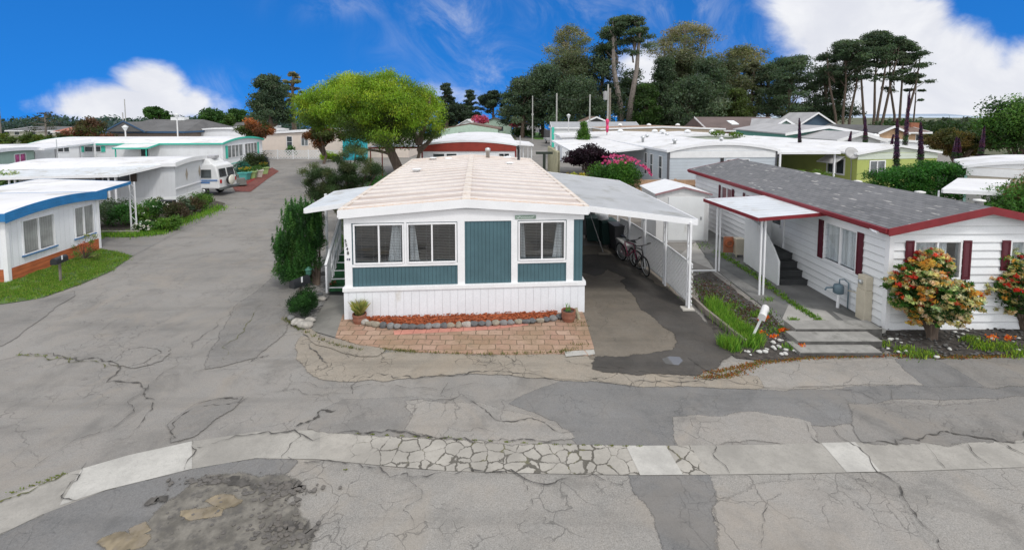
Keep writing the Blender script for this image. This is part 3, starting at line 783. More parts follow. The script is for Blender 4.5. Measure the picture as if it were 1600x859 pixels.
deck = t.math('MAXIMUM', t.ramp(t.math('ADD', Z, t.math('MULTIPLY', nd, .12)), .34, .56), t.math('MAXIMUM', t.ramp(t.math('ADD', t.math('MULTIPLY', Y, -1), t.math('MULTIPLY', nd, .5)), -.34, .1), t.ramp(t.math('ADD', t.math('ABSOLUTE', az), nd), 1.35, 2.1)))  # added deck, kept mostly to the sky outside the view
deck = t.math('MULTIPLY', deck, t.ramp(nv, .2, .5, .75, 1))
cl = t.math('MAXIMUM', cl, deck)
skyc = t.mix(1., sky.outputs[0], (.14,.8,1.5), 'MULTIPLY')
ccol = t.mix(t.ramp(n1, .35, .75), (7.2,7.4,8.1), (8.9,9.0,9.3))
ccol = t.mix(t.ramp(deck, .2, .9), ccol, t.mix(t.ramp(Z, .15, .7), (15.0,15.2,15.6), (10.6,10.7,11.0)))  # added deck is brightest near the horizon, to lift the walls
fin = t.mix(cl, skyc, ccol)
t.link(fin, bg.inputs['Color']); bg.inputs['Strength'].default_value = .09

cam = bpy.data.cameras.new('camera'); co = bpy.data.objects.new('camera', cam); COL.objects.link(co); scene.camera = co
cam.sensor_width = 36; cam.lens = 36*F/1600; cam.shift_y = -(429.5-PPY)/1600; cam.clip_end = 5000; cam.clip_start = .1
co.location = (0, 0, H); co.rotation_euler = (math.pi/2-PIT, 0, 0)
scene.view_settings.view_transform = 'Standard'; scene.view_settings.look = 'None'; scene.view_settings.gamma = 1; scene.view_settings.exposure = .22
scene.render.engine = 'CYCLES'; scene.cycles.use_denoising = True; scene.cycles.max_bounces = 6; scene.cycles.transparent_max_bounces = 16
# ---------------------------------------------------------------- the main home
TEAL = mat('slate_blue_panelling', (.06,.125,.15), .55, .1, 1.5, groove=('xy', .1, .14, .012, .72))
SKW = mat('white_ribbed_skirting', (.75,.77,.81), .5, .03, 1.5, groove=('xy', .2, .05, .01, .9), dirt=((.5,.47,.4), .63, 1.2))
RUST = NT('weathered_metal_roof')
def _rust(t):
    v = t.obj(); st = t.noise(t.scalevec(v, (.16, 1.9, 1)), 1.6, 5, .6); bg_ = t.noise(v, .45, 5); f = t.noise(v, 14, 4, .7); s2 = t.noise(t.scalevec(v, (.22, 6, 1)), 2.2, 5, .6)
    col = t.mix(t.ramp(bg_, .3, .7), (.44,.38,.35), (.58,.53,.5))
    col = t.mix(t.ramp(st, .47, .72, 0, .5), col, (.38,.28,.21))
    col = t.mix(t.ramp(s2, .52, .8, 0, .7), col, (.52,.3,.15))
    sx = t.new('ShaderNodeSeparateXYZ'); t.link(v, sx.inputs[0])
    edge = t.math('MAXIMUM', t.ramp(sx.outputs[1], 10.5, 13.2), t.ramp(sx.outputs[1], .8, -.2))
    q = t.math('MULTIPLY', edge, t.ramp(f, .38, .7)); col = t.mix(q, col, (.55,.32,.15))
    col = t.mix(t.ramp(f, .55, .9, 0, .2), col, (.33,.24,.18))
    t.link(col, t.p.inputs['Base Color']); t.p.inputs['Roughness'].default_value = .55; t.link(t.bump(f, .2, .01), t.p.inputs['Normal'])
_rust(RUST)
RUSTS = mat('weathered_ridge_cap', (.62,.55,.48), .6, .1, 3, dirt=((.36,.22,.13), .52, 4))
HA, HB = G(543,499), G(909,487)
BLM = mat('grey_blind', (.22,.22,.23), .6)
near = dict(glass=GLASS, near=True, fw=.045)
main, mm, W = home('mobile_home', 'white mobile home with blue panelled front and rusty metal roof in the centre', 'mobile home', HA, HB, 13.2, h=2.86, rise=.24, curve=False,
    wall=TEAL, roof=RUST.m, fascia=WHITE2, oh=(.12,.12,.1), fh=.18, rt=.03,
    wins=[('front', .24, 1.44, 1.5, 2.47, dict(near, blinds=True, blindm=BLM, curtains=[(.68,.97,.12)])), ('front', 1.6, 2.8, 1.5, 2.47, dict(near, blinds=True, blindm=BLM, curtains=[(.02,.22,-.12)])),
          ('front', 4.5, 5.68, 1.5, 2.47, dict(near, blinds=True, blindm=BLM, curtains=[(.02,.14,-.05),(.75,.98,.12)])), ('left', 4.2, 5.2, 1.5, 2.4), ('right', 3, 4.2, 1.5, 2.4)], gable=WHITE)
tr = MB()
tr.box(-.03, W+.03, -.03, -.003, 2.535, 2.86)
tr.box(1.49,1.55,-.034,-.003,1.45,2.535)
for a, b in ((-.03,.16),(2.86,3.05),(4.27,4.44),(5.745,5.94)): tr.box(a, b, -.034, -.003, .86, 2.535)
tr.box(.16, 2.86, -.03, -.003, 1.38, 1.45); tr.box(4.44, 5.745, -.03, -.003, 1.38, 1.45)
tr.box(-.034, -.003, -.003, .14, .86, 2.7)
tr.build('trim_board', WHITE2, main, bevel=.005)
sk = MB(); sk.box(-.06, W+.06, -.06, -.004, 0, .76); sk.box(-.06, -.004, -.004, 13.2, 0, .76); sk.box(W+.004, W+.06, -.004, 13.2, 0, .76)
sk.build('skirting', SKW, main)
sk = MB(); sk.box(-.085, W+.085, -.09, -.005, .76, .87); sk.box(-.085, -.005, -.005, 13.2, .76, .87); sk.box(W+.005, W+.085, -.005, 13.2, .76, .87); sk.build('belt_board', WHITE2, main, bevel=.008)
MB().box(.1, W-.1, .5, 13, .3, .8).build('floor', DARKIN, main)
pr = profile(W, 2.86, .24, .12, False)
rb = MB()
for k in range(17):
    y = .1+k*.815
    for (x0, z0), (x1, z1) in zip(pr[:-1], pr[1:]): rb.bar((x0, y, z0+.05), (x1, y, z1+.05), .08, .05)
rb.build('roof_seam', mat('painted_seam', (.72,.68,.65), .5, .05, 3), main)
MB().box(W/2-.11, W/2+.11, -.14, 13.32, 3.12, 3.165).build('ridge_cap', RUSTS, main, bevel=.01)
eg = MB()
for x in (-.14, W+.02): eg.box(x, x+.12, -.12, 13.3, 2.87, 2.925)
eg.build('gutter_rail', RUSTS, main)
def vent(root, x, y, z, r=.12, hh=.1, m=WHITE, name='roof_vent', cap=None):
    v = MB().lathe([(r, 0), (r*.9, hh*.6), (r*1.5, hh*.6), (r*1.4, hh*.85), (r*.3, hh)], (x, y, z), 14).build(name, m, root, smooth=True)
for x, y in ((1.1,12.2),(4.9,9.4),(.9,7.2)): vent(main, x, y, 3.0, .13, .12)
for x, y in ((1.9,12.1),(5.0,12.6)): MB().rock((x, y, 3.04), (.22,.16,.07), int(x*10)).build('roof_patch', WHITE2, main, smooth=True)
MB().lathe([(.1,0),(.1,.35),(.14,.36),(.14,.5),(.02,.55)], (3.95, 12.3, 3.05), 14).build('chimney_pipe', ALU, main, smooth=True)
MB().lathe([(.13,0),(.09,.04),(.09,.12),(.075,.14),(.075,.62),(.11,.63),(.11,.8),(.02,.82)], (5.55, 11.9, 2.9), 14).build('stove_pipe', BLACKP, main, smooth=True)
MB().tube([(W-.6, 11.5, 2.95), (W-.6, 11.5, 4.25)], .018, 6).build('antenna', ALU, main)
# house sign and number
def text(body, size, m, parent, loc, rot, depth=.004, name='lettering', spacing=1.):
    cu = bpy.data.curves.new('txt', 'FONT'); cu.body = body; cu.size = size; cu.extrude = depth; cu.align_x = 'CENTER'; cu.align_y = 'CENTER'; cu.offset = size*.01; cu.space_character = spacing
    o = bpy.data.objects.new('txt', cu); COL.objects.link(o); bpy.context.view_layer.update()
    me = bpy.data.meshes.new_from_object(o); bpy.data.objects.remove(o); me.name = name; me.materials.clear(); me.materials.append(m)
    q = bpy.data.objects.new(name, me); COL.objects.link(q); q.parent = parent; q.location = loc; q.rotation_euler = rot; return q
for i, ch in enumerate('5548'): text(ch, .12, BLACKP, main, (.01+.018*i, -.04, 2.08-.105*i), (R(90), 0, 0), name='number')
text('48', .085, mat('navy_paint', (.02,.02,.09), .5), main, (.07, -.04, 1.6), (R(90), 0, 0), name='number', spacing=1.3)
sg = MB(); sg.box(4.37, 4.92, -.052, -.034, 2.58, 2.68); sgo = sg.build('sign', mat('sage_sign', (.2,.28,.23), .6, .2, 8), main)
pp = [(4.41,2.64),(4.45,2.6),(4.5,2.66),(4.53,2.62)]+[(4.55+.022*i, 2.625+(.014 if i % 2 else -.014)) for i in range(14)]+[(4.88,2.65)]
MB().tube([(x, -.057, z) for x, z in pp], .006, 5).build('lettering', WHITE2, sgo)

# left awning of the main home
def L2W(root, x, y):  # local to site xy
    a = root.rotation_euler.z; return (root.location.x+x*math.cos(a)-y*math.sin(a), root.location.y+x*math.sin(a)+y*math.cos(a))
AWN = mat('awning_metal', (.58,.61,.64), .5, .08, 1, groove=('y', .3, .12, .01, .62), dirt=((.4,.39,.36), .5, 1.4))
a0 = xx(480, 12.9, 2.6)
awning('entry_awning', 'small white metal awning over the entry on the left side of the central home', [(a0,12.75),(L2W(main,-.14,.55)[0],12.9),(L2W(main,-.14,3.6)[0],15.9),(a0-.3,15.75)], [2.62,2.8,2.8,2.62], [(xx(492,14.2),14.15,2.6),(xx(512,15.6),15.6,2.62)], roofm=AWN, pr=.07, fh=.13)
# steps beside the home
st = empty('entry_steps', (*L2W(main, -.62, 1.75), 0), main.rotation_euler.z, 'green carpeted entry steps with a white railing beside the central home', 'steps')
GRC = mat('green_turf_carpet', (.02,.09,.035), .95, .25, 10)
s = MB()
for k in range(5): s.box(-.42, .42, .12+k*.26, 1.95, k*.17+.002 if k else 0, (k+1)*.17)
s.build('step', GRC, st)
s = MB()
for k in range(5): s.box(-.43, .43, .105+k*.26, .14+k*.26, (k+1)*.17-.02, (k+1)*.17+.006)
s.build('step_nosing', WHITE, st)
s = MB(); s.hexa([(-.5,.05,0),(-.45,.05,0),(-.45,.4,0),(-.5,.4,0),(-.5,.05,.8),(-.45,.05,.8),(-.45,.4,1.25),(-.5,.4,1.25)])
s.bar((-.475,.05,.85), (-.475,1.5,1.9), .07, .1); s.bar((-.475,1.5,0), (-.475,1.5,1.95), .07); s.bar((-.475,.4,.55),(-.475,1.5,1.3),.05,.08)
for k in range(6): s.bar((-.475,.45+k*.17,.3), (-.475,.45+k*.17,1.1+k*.12), .03)
s.build('railing', WHITE2, st)
tag(MB().box(*sorted((L2W(main,-1.05,1.3)[0],L2W(main,-.25,1.3)[0])), G(0,458)[1]-.2, G(0,458)[1]+.25, .03, .045).build('doormat', BLACKP), 'black rubber doormat at the foot of the green entry steps', 'doormat')

# entry walk, gravel bed, patio
sheet('walkway', [(482,516),(505,478),(522,455),(527,440),(560,440),(558,498),(543,500),(530,530)], .024, mat('smooth_walk_concrete', (.19,.185,.17), .85, .15, 1.5, dirt=((.13,.13,.12), .5, 1.1), bump=.4, bscale=60))
GRAV = mat('grey_gravel', (.17,.165,.16), .9, .6, 12, dirt=((.3,.29,.27), .5, 14), bump=1., bscale=25)
sheet('gravel_bed', [(447,500),(470,460),(490,430),(505,400),(535,395),(527,440),(505,480),(482,516),(462,512)], .03, GRAV, jag=.02)
BRK = NT('patio_brick')
def _brk(t):
    v = t.obj(); b = t.new('ShaderNodeTexBrick'); b.inputs['Scale'].default_value = 1; b.inputs['Brick Width'].default_value = .33; b.inputs['Row Height'].default_value = .235; b.inputs['Mortar Size'].default_value = .012
    b.inputs['Color1'].default_value = (.33,.2,.145,1); b.inputs['Color2'].default_value = (.43,.3,.23,1); b.inputs['Mortar'].default_value = (.15,.11,.07,1); b.offset_frequency = 2; b.squash = 1; b.inputs['Mortar Smooth'].default_value = .3; b.inputs['Bias'].default_value = -.2
    nz = t.new('ShaderNodeTexNoise'); nz.inputs['Scale'].default_value = 3; t.link(v, nz.inputs['Vector']); sc = t.new('ShaderNodeVectorMath', operation='SCALE'); sc.inputs['Scale'].default_value = .12; t.link(nz.outputs['Color'], sc.inputs[0])
    ad = t.new('ShaderNodeVectorMath', operation='ADD'); t.link(v, ad.inputs[0]); t.link(sc.outputs[0], ad.inputs[1]); t.link(ad.outputs[0], b.inputs['Vector'])
    col = t.mix(t.ramp(t.noise(v, 1.3, 5), .35, .65, 0, .6), b.outputs['Color'], (.24,.17,.1)); col = t.mix(t.ramp(t.noise(v, 9, 5), .5, .8, 0, .6), col, (.12,.095,.06))
    col = t.mix(t.ramp(t.noise(v, 2.4, 6, .7), .6, .72, 0, .7), col, (.13,.115,.07))
    t.link(col, t.p.inputs['Base Color']); t.p.inputs['Roughness'].default_value = .85
    t.link(t.bump(t.math('SUBTRACT', t.noise(v, 20, 4), b.outputs['Fac']), .9, .015), t.p.inputs['Normal'])
_brk(BRK)
pt_pix = [(524,528),(536,492),(543,497),(909,486),(914,497),(928,545),(926,557),(880,553),(800,555),(700,553),(650,551),(600,545),(560,540)]
ptw = [Vector(G(*p)) for p in pt_pix]
pm = MB().prism([(p.x, p.y) for p in ptw], .0, .03); po = pm.build('patio', BRK.m, kind='structure')
cur = [(615,518),(760,511),(825,505),(825,510),(762,517),(616,525)]
sheet('patio_border', cur, .034, mat('pink_brick', (.5,.22,.17), .8, .12, 3, groove=('x', .3, .07, .01, .5)))
sheet('patio_slab', [(882,551),(912,549),(918,556),(884,559)], .033, GUTN); sheet('patio_slab', [(914,549),(928,548),(930,555),(920,557)], .033, GUTN)
soft_sheet('walk_edge', [(480,515),(500,528),(530,533),(560,543),(600,548),(590,556),(540,552),(505,540),(478,522)], .03, ASPHT, .1)
# bark bed + river stones
bed = [(566,500),(580,507),(620,511),(660,512),(720,509),(800,506),(850,502),(872,496),(866,489),(760,494),(700,496),(600,499)]
bm_ = MB(); n_ = 0
for i in range(900):
    t_ = random.random(); x_ = 570+t_*300; yb = interp([(566,501),(620,510),(660,511),(720,508),(800,505),(850,501),(872,495)], x_); yt = 499-12*(x_-543)/366
    v_ = yt+(yb-yt)*random.random(); p = G(x_, v_); a = random.random()*6.28; w = random.uniform(.015,.05)
    rot = Matrix.Rotation(a, 3, 'Z')@Matrix.Rotation(random.uniform(-.6,.6), 3, 'X'); bm_.rbox((p[0], p[1], .055+random.random()*.05), (w*2, w*.7, .012), rot)
mu = MB().prism([G(*p) for p in bed], .0, .055); mu.v += bm_.v; k_ = len(mu.v)-len(bm_.v); mu.f += [tuple(i+k_ for i in f) for f in bm_.f]
mu.build('bark_bed', BARKM, kind='stuff', label='bed of reddish orange bark chips along the white skirting')
STN = [mat('stone_%s' % n, c, .8, .25, 9, bump=.4, bscale=30) for n, c in (('grey', (.2,.2,.2)), ('dark', (.11,.115,.12)), ('pale', (.36,.34,.31)), ('tan', (.27,.24,.19)))]
path = [(560,503),(570,508),(588,512),(620,515),(660,515),(720,512),(800,508),(850,505),(872,500),(884,494)]
WPT = [Vector(G(*p)) for p in path]; cum = [0]
for a, b in zip(WPT[:-1], WPT[1:]): cum.append(cum[-1]+(b-a).length)
N_ST = 30
adj = ['grey', 'charcoal', 'pale', 'tan']
for k in range(N_ST):
    s_ = cum[-1]*(k+.5)/N_ST; j = max(i for i in range(len(cum)) if cum[i] <= s_); j = min(j, len(WPT)-2)
    p = WPT[j].lerp(WPT[j+1], (s_-cum[j])/(cum[j+1]-cum[j])); mi = random.choice([0,0,1,1,2,3])
    MB().rock((p.x, p.y, .085), (random.uniform(.09,.13), random.uniform(.07,.09), random.uniform(.06,.085)), k).build('river_stone', STN[mi], smooth=True, label='%s rounded river stone in the row edging the red bark bed' % adj[mi], cat='stone', group='river stones edging the bark bed')
TERR = mat('terracotta', (.24,.095,.06), .75, .2, 4, dirt=((.13,.09,.07), .55, 4))
def pot(name, label, xy, r, h, m, cat='plant pot', rim=True, dirtm=SOIL, parent_only=False, group=None):
    e = empty(name, (*xy, 0), 0, label, cat, group)
    MB().lathe([(r*.75,0),(r*1.0,h*.45),(r*.95,h*.8),(r*1.04,h*.82),(r*1.04,h),(r*.9,h),(r*.86,h*.85)], (0,0,0), 20).build('bowl', m, e, smooth=False)
    MB().lathe([(r*.88,h*.86),(.001,h*.9)], (0,0,0), 16).build('soil', dirtm, e)
    return e
def grass_tuft(name, xy, z, r, h, n, cols, label=None, parent=None, seed=1, w=.008, lean=.5, **kw):
    g = np.random.default_rng(seed); mbv = []; C = []
    for i in range(n):
        a = g.uniform(0, 6.28); rr_ = r*.35*math.sqrt(g.random()); x, y = xy[0]+rr_*math.cos(a), xy[1]+rr_*math.sin(a); b = g.uniform(0, 6.28); le = g.uniform(0, 1)*lean*h; hh = h*g.uniform(.6,1.1)
        px_, py_ = math.cos(b+1.57)*w, math.sin(b+1.57)*w; dx, dy = math.cos(b)*le, math.sin(b)*le
        mbv.append([(x-px_, y-py_, z), (x+px_, y+py_, z), (x+dx*.5+px_*.7, y+dy*.5+py_*.7, z+hh*.6), (x+dx*1.3, y+dy*1.3, z+hh)]); C.append(np.array(cols[g.integers(len(cols))])*g.uniform(.7,1.3))
    V = np.array(mbv); V = np.stack([V[:,0], V[:,1], V[:,2], V[:,3]], 1); off = np.zeros(3)
    if parent is None and not kw.get('kind'): off = np.array([xy[0], xy[1], z]); V = V-off
    me = bpy.data.meshes.new(name); me.from_pydata([tuple(p) for q in V for p in q], [], [(4*i,4*i+1,4*i+2,4*i+3) for i in range(n)])
    at_ = me.color_attributes.new('col', 'FLOAT_COLOR', 'POINT'); cc = np.ones((n*4,4), dtype=np.float32); cc[:,:3] = np.repeat(np.array(C), 4, axis=0); at_.data.foreach_set('color', cc.reshape(-1))
    me.materials.append(LEAF); o = bpy.data.objects.new(name, me); COL.objects.link(o); o.location = off
    if parent: o.parent = parent
    return tag(o, label, kw.get('cat'), kw.get('group'), kw.get('kind'))
p1 = pot('potted_grass', 'round terracotta pot of straw coloured ornamental grass at the left corner of the patio', G(562,505), .17, .26, TERR)
grass_tuft('foliage', (0,0), .22, .2, .36, 420, [(.3,.3,.09),(.36,.32,.12),(.2,.26,.07)], parent=p1, w=.004, lean=.55)
p2 = pot('terracotta_pot', 'straight terracotta pot with a few green shoots at the right corner of the patio', G(888,502), .18, .3, TERR)
grass_tuft('foliage', (0,0), .26, .2, .3, 9, [(.1,.25,.05)], parent=p2, w=.01, lean=.3)
tag(MB().tube([(*G(905,500),0),(*G(899,497),.28)], .05, 10).build('downspout', mat('weathered_pipe', (.3,.27,.19), .8, .2, 4)), 'short weathered pipe standing beside the right terracotta pot', 'pipe')

# ---------------------------------------------------------------- carport
cx1 = xx(1088, 12.35, 2.45)
CPR = mat('carport_roof_metal', (.42,.43,.44), .55, .08, .8, groove=('y', .19, .16, .012, .6), dirt=((.27,.27,.25), .5, .9))
rE = (4.75+.1, 21.6)
cf = L2W(main, W+.14, .15); cr_ = L2W(main, W+.14, 7.7)
pA, pB, pC, pD = G(1076,484), G(1039,447), G(1007,420), G(983,400)
carport = awning('carport', 'long white metal carport roof on lattice posts along the right side of the central home', [cf, (cx1,12.3), (at(966,283,19.2).x,19.2), cr_], [2.8,2.42,2.5,2.8],
    [(pA[0],pA[1],2.42),(pB[0],pB[1],2.43),(pC[0],pC[1],2.44),(pD[0],pD[1],2.45),(xx(966,18.8),19.0,2.46)], roofm=CPR, pr=.055, fh=.16, lattice=False, ribs=0)
# posts carry scroll-lattice brackets: second upright
for p in (pA, pB, pC, pD):
    q = MB(); o = Vector((p[0]-.0, p[1]+.16, 0))-carport.location
    q.bar(o, o+Vector((0,0,2.42)), .045)
    for k in range(10): q.bar(o+Vector((0,-.16*(k%2),.22*k)), o+Vector((0,-.16*((k+1)%2),.22*(k+1))), .014)
    q.build('post_bracket', WHITE2, carport)
MB().box(-.16,.16,-.12,.12,0,.06).build('footing', mat('white_footing', (.5,.48,.44), .8, .1, 3), carport).location = (pA[0]-carport.location.x-.04, pA[1]-carport.location.y, .0)
LATT = mat('lattice_plastic', (.7,.71,.72), .5, .05, 3)
lf = empty('lattice_fence', (pA[0], pA[1], 0), 0, 'white diagonal lattice screen between the carport posts', 'lattice fence')
def lattice_panel(root, a, b, z0, z1, name='lattice_panel', m=LATT, step=.135, w=.052, org=None, frame=True):
    a, b = Vector((a[0], a[1], 0)), Vector((b[0], b[1], 0)); o = Vector(org if org is not None else root.location); a -= Vector((o.x,o.y,0)); b -= Vector((o.x,o.y,0))
    L = (b-a).length; d = (b-a)/L; nrm = Vector((-d.y, d.x, 0)); hgt = z1-z0; mb = MB()
    def P(u, z, off): return a+d*u+nrm*off+Vector((0,0,z0+z))
    for sgn, off in ((1, .006), (-1, -.006)):
        k = -hgt
        while k < L+hgt:
            u0, u1 = (k, k+hgt) if sgn > 0 else (k+hgt, k)
            p0, p1 = [u0, 0.], [u1, hgt]
            du = p1[0]-p0[0]
            def cl(p, q):
                if p[0] < 0: t_ = (0-p[0])/(q[0]-p[0]); return [0, p[1]+(q[1]-p[1])*t_]
                if p[0] > L: t_ = (L-p[0])/(q[0]-p[0]); return [L, p[1]+(q[1]-p[1])*t_]
                return p
            if max(u0, u1) > .001 and min(u0, u1) < L-.001:
                c0, c1 = cl(p0, p1), cl(p1, p0)
                if abs(c0[0]-c1[0]) > .01: mb.bar(P(c0[0], c0[1], off), P(c1[0], c1[1], off), w if False else .009, w)
            k += step
    if frame:
        for za, zb in ((0,.04),(hgt-.04,hgt)): mb.bar(P(0,(za+zb)/2,0), P(L,(za+zb)/2,0), .035, .04)
    mb.build(name, m, root, fix=False)
zt, zb = 1.28, .12
for a, b in ((pA,pB),(pB,pC),(pC,pD),(pD,(xx(968,17.6),17.9))): lattice_panel(lf, (a[0]+.07,a[1]), (b[0]+.07,b[1]), zb, zt)

# bicycles, bins, boxes in the carport
def bicycle(label, xy, rz, fcol, tilt=0):
    e = empty('bicycle', (*xy, .0), rz, label, 'bicycle', 'bicycles leaning on the lattice screen'); e.rotation_euler = (tilt, 0, rz)
    T = mat('tyre_rubber', (.012,.012,.012), .9); Fm = mat('bike_'+fcol[0], fcol[1], .35, .05, spec=.6); r = .33
    for x in (0, 1.03):
        w = MB().torus((x,0,r), r-.025, .025, n=28).build('wheel', T, e, smooth=True)
        q = MB().torus((x,0,r), r-.055, .011, n=28, m=6)
        for k in range(16): a = k*math.pi/8; q.tube([(x,.02*(-1)**k,r),(x+math.cos(a)*(r-.06),0,r+math.sin(a)*(r-.06))], .0025, 4)
        q.tube([(x,-.04,r),(x,.04,r)], .018, 8); q.build('rim', ALU, w)
    f = MB(); bb = (.43,0,.29); hd, hb = (.86,0,.83), (.9,0,.68); stp = (.27,0,.78)
    for a, b, rd in ((bb,stp,.017),(bb,hb,.02),(stp,hd,.018),(hd,hb,.022)): f.tube([a,b], rd, 8)
    for s_ in (-.05,.05):
        f.tube([(0,s_,r),(.43,s_*.5,.29)], .01, 6); f.tube([(0,s_,r),(.29,s_*.4,.72)], .009, 6); f.tube([(1.03,s_,r),(.93,s_,.6),(.9,0,.66)], .013, 6)
    f.build('frame', Fm, e, smooth=True)
    h = MB().tube([hd,(.84,0,.95),(.9,0,1.0)], .014, 6); h.tube([(.86,-.31,1.03),(.9,-.12,1.0),(.9,.12,1.0),(.86,.31,1.03)], .013, 6); h.build('handlebar', DARKM, e, smooth=True)
    g = MB()
    for s_ in (-1,1): g.tube([(.86,s_*.31,1.03),(.84,s_*.2,1.02)], .02, 8)
    g.build('grip', BLACKP, e)
    s_ = MB().tube([stp,(.24,0,.92)], .013, 6); s_.build('seat_post', ALU, e)
    MB().hexa([(.08,-.08,.92),(.38,-.02,.93),(.38,.02,.93),(.08,.08,.92),(.08,-.08,.98),(.38,-.015,.96),(.38,.015,.96),(.08,.08,.98)]).build('saddle', BLACKP, e, bevel=.015)
    c = MB().torus((.43,-.05,.29), .09, .008, n=18, m=6); c.bar((.43,-.06,.29),(.53,-.07,.15),.02,.012); c.bar((.43,.06,.29),(.33,.07,.43),.02,.012); c.box(.49,.57,-.14,-.07,.135,.155); c.box(.29,.37,.07,.14,.42,.44)
    c.build('crank', DARKM, e)
bicycle('dark mountain bicycle with its front wheel turned to the camera beside the lattice screen', (G(990,408)[0]-.15, 15.9), R(-82), ('black', (.02,.02,.025)), R(5))
bicycle('magenta framed bicycle parked behind the dark one beside a pale storage box', (G(978,400)[0]-.28, 16.55), R(-70), ('magenta', (.35,.02,.1)), R(5))
bx = empty('storage_box', (xx(984,17.2), 17.2, 0), R(4), 'pale grey plastic storage box behind the bicycles', 'storage box')
MB().box(-.4,.4,-.6,.6,0,.5).build('body', mat('grey_plastic', (.34,.34,.34), .6, .06), bx, bevel=.02); MB().box(-.43,.43,-.63,.63,.5,.58).build('lid', mat('pale_plastic', (.5,.5,.5), .6, .06), bx, bevel=.02)
def bin_(label, xy, rz, c, name, openlid=0):
    e = empty('wheelie_bin', (*xy,0), rz, label, 'bin', 'wheelie bins in the carport'); m = mat('bin_'+name, c, .5, .08)
    MB().hexa([(-.24,-.26,.05),(.24,-.26,.05),(.24,.24,.05),(-.24,.24,.05),(-.3,-.36,.98),(.3,-.36,.98),(.3,.34,.98),(-.3,.34,.98)]).build('body', m, e, bevel=.02)
    l = MB(); l.box(-.32,.32,-.39,.38,.985,1.04); l.tube([(-.28,.4,1.0),(.28,.4,1.0)], .02, 6); l.build('lid', m, e, bevel=.015)
    for s_ in (-1,1): MB().torus((s_*.27,.24,.1), .075, .028, (1,0,0), 16, 6).build('wheel', BLACKP, e, smooth=True)
    return e
bin_('charcoal grey wheelie bin in front of the green ones under the carport', (xx(966,17.9), 17.9), R(8), (.05,.05,.055), 'charcoal')
b2 = bin_('dark green wheelie bin with a white bag on its lid under the carport', (xx(948,18.7), 18.7), R(5), (.015,.05,.045), 'green')
tag(MB().rock((xx(942,18.6),18.6,1.12),(.26,.22,.1),4).build('bag', mat('white_bag', (.6,.6,.6), .6), smooth=True), 'white plastic bag lying on the green wheelie bin', 'bag')
bin_('dark green wheelie bin at the back of the carport near the home wall', (xx(926,19.2), 19.2), R(-6), (.015,.05,.045), 'green')
sw = empty('push_broom', (xx(930,17.6), 17.6, 0), 0, 'push broom leaning on the bins under the carport', 'broom')
MB().tube([(.25,-.4,.05),(-.1,.7,1.35)], .016, 8).build('handle', mat('broom_handle', (.3,.3,.3), .5), sw); MB().box(.05,.45,-.47,-.36,.0,.09).build('head', mat('broom_bristle', (.2,.18,.15), .9), sw)
bw = empty('rear_wall_panel', (L2W(main, W+.2, 8.2)[0], 20.1, 0), 0, 'grey board screen closing the rear of the carport with a white door', 'screen')
MB().box(0,2.2,0,.05,0,2.3).build('panel', mat('dim_boards', (.12,.12,.125), .8, .1, 3, groove=('x', .15, .06, .01, .6)), bw)
MB().box(2.25,2.8,0,.05,.0,2.05).build('panel', WHITE, bw)

# ---------------------------------------------------------------- home on the right
RED = mat('dark_red_paint', (.19,.016,.022), .5, .12, 3); MAR = mat('maroon_shutter', (.085,.008,.018), .55, .1, 3)
SIDE = mat('white_lap_siding', (.76,.78,.8), .55, .04, 1.1, groove=('z', .2, .13, .006, .66), dirt=((.46,.47,.45), .62, 1.1))  # dark line at each lap edge: shade under the overlap put into the colour
SH = NT('asphalt_shingle')
def _sh(t):
    v = t.obj(); b = t.new('ShaderNodeTexBrick'); mp = t.new('ShaderNodeMapping'); mp.inputs['Rotation'].default_value = (0,0,R(90)); t.link(v, mp.inputs[0]); t.link(mp.outputs[0], b.inputs['Vector'])
    b.inputs['Scale'].default_value = 1; b.inputs['Brick Width'].default_value = .3; b.inputs['Row Height'].default_value = .14; b.inputs['Mortar Size'].default_value = .008
    b.inputs['Color1'].default_value = (.1,.103,.11,1); b.inputs['Color2'].default_value = (.15,.152,.16,1); b.inputs['Mortar'].default_value = (.05,.05,.055,1)
    w = t.noise(t.scalevec(mp.outputs[0], (1.2,2.4,1)), 2.4, 4, .75); z = t.noise(v, 14, 3)
    wear = t.math('MULTIPLY', t.ramp(w, .58, .63), t.ramp(z, .36, .48)); col = t.mix(t.ramp(t.noise(v, .5, 4), .3, .7, 0, .35), b.outputs['Color'], (.17,.17,.175))
    # granules lost from single tabs
    vo = t.new('ShaderNodeTexVoronoi'); vo.inputs['Scale'].default_value = 1.; mp2 = t.scalevec(mp.outputs[0], (2.6, 11., 3)); t.link(mp2, vo.inputs['Vector']); sp_ = t.new('ShaderNodeSeparateColor'); t.link(vo.outputs['Color'], sp_.inputs[0])
    tab = t.math('MULTIPLY', t.ramp(sp_.outputs[0], .82, .88), t.ramp(t.noise(v, .8, 2), .38, .55)); tab = t.math('MULTIPLY', tab, t.ramp(vo.outputs['Distance'], .5, .35)); tab = t.math('MULTIPLY', tab, t.ramp(z, .35, .5))
    col = t.mix(t.math('MAXIMUM', t.math('MULTIPLY', tab, .9), t.math('MULTIPLY', wear, .0)), col, (.36,.35,.34))
    t.link(col, t.p.inputs['Base Color']); t.p.inputs['Roughness'].default_value = .9; t.link(t.bump(t.math('SUBTRACT', t.noise(v, 60, 2), t.math('MULTIPLY', b.outputs['Fac'], 2)), .6, .012), t.p.inputs['Normal'])
_sh(SH)
RA = G(1383,515); RB = (RA[0]+4.35, RA[1]+.05)
sh_ = (MAR, .2)
rw = dict(glass=GLASS, near=True, fw=.05, shut=sh_)
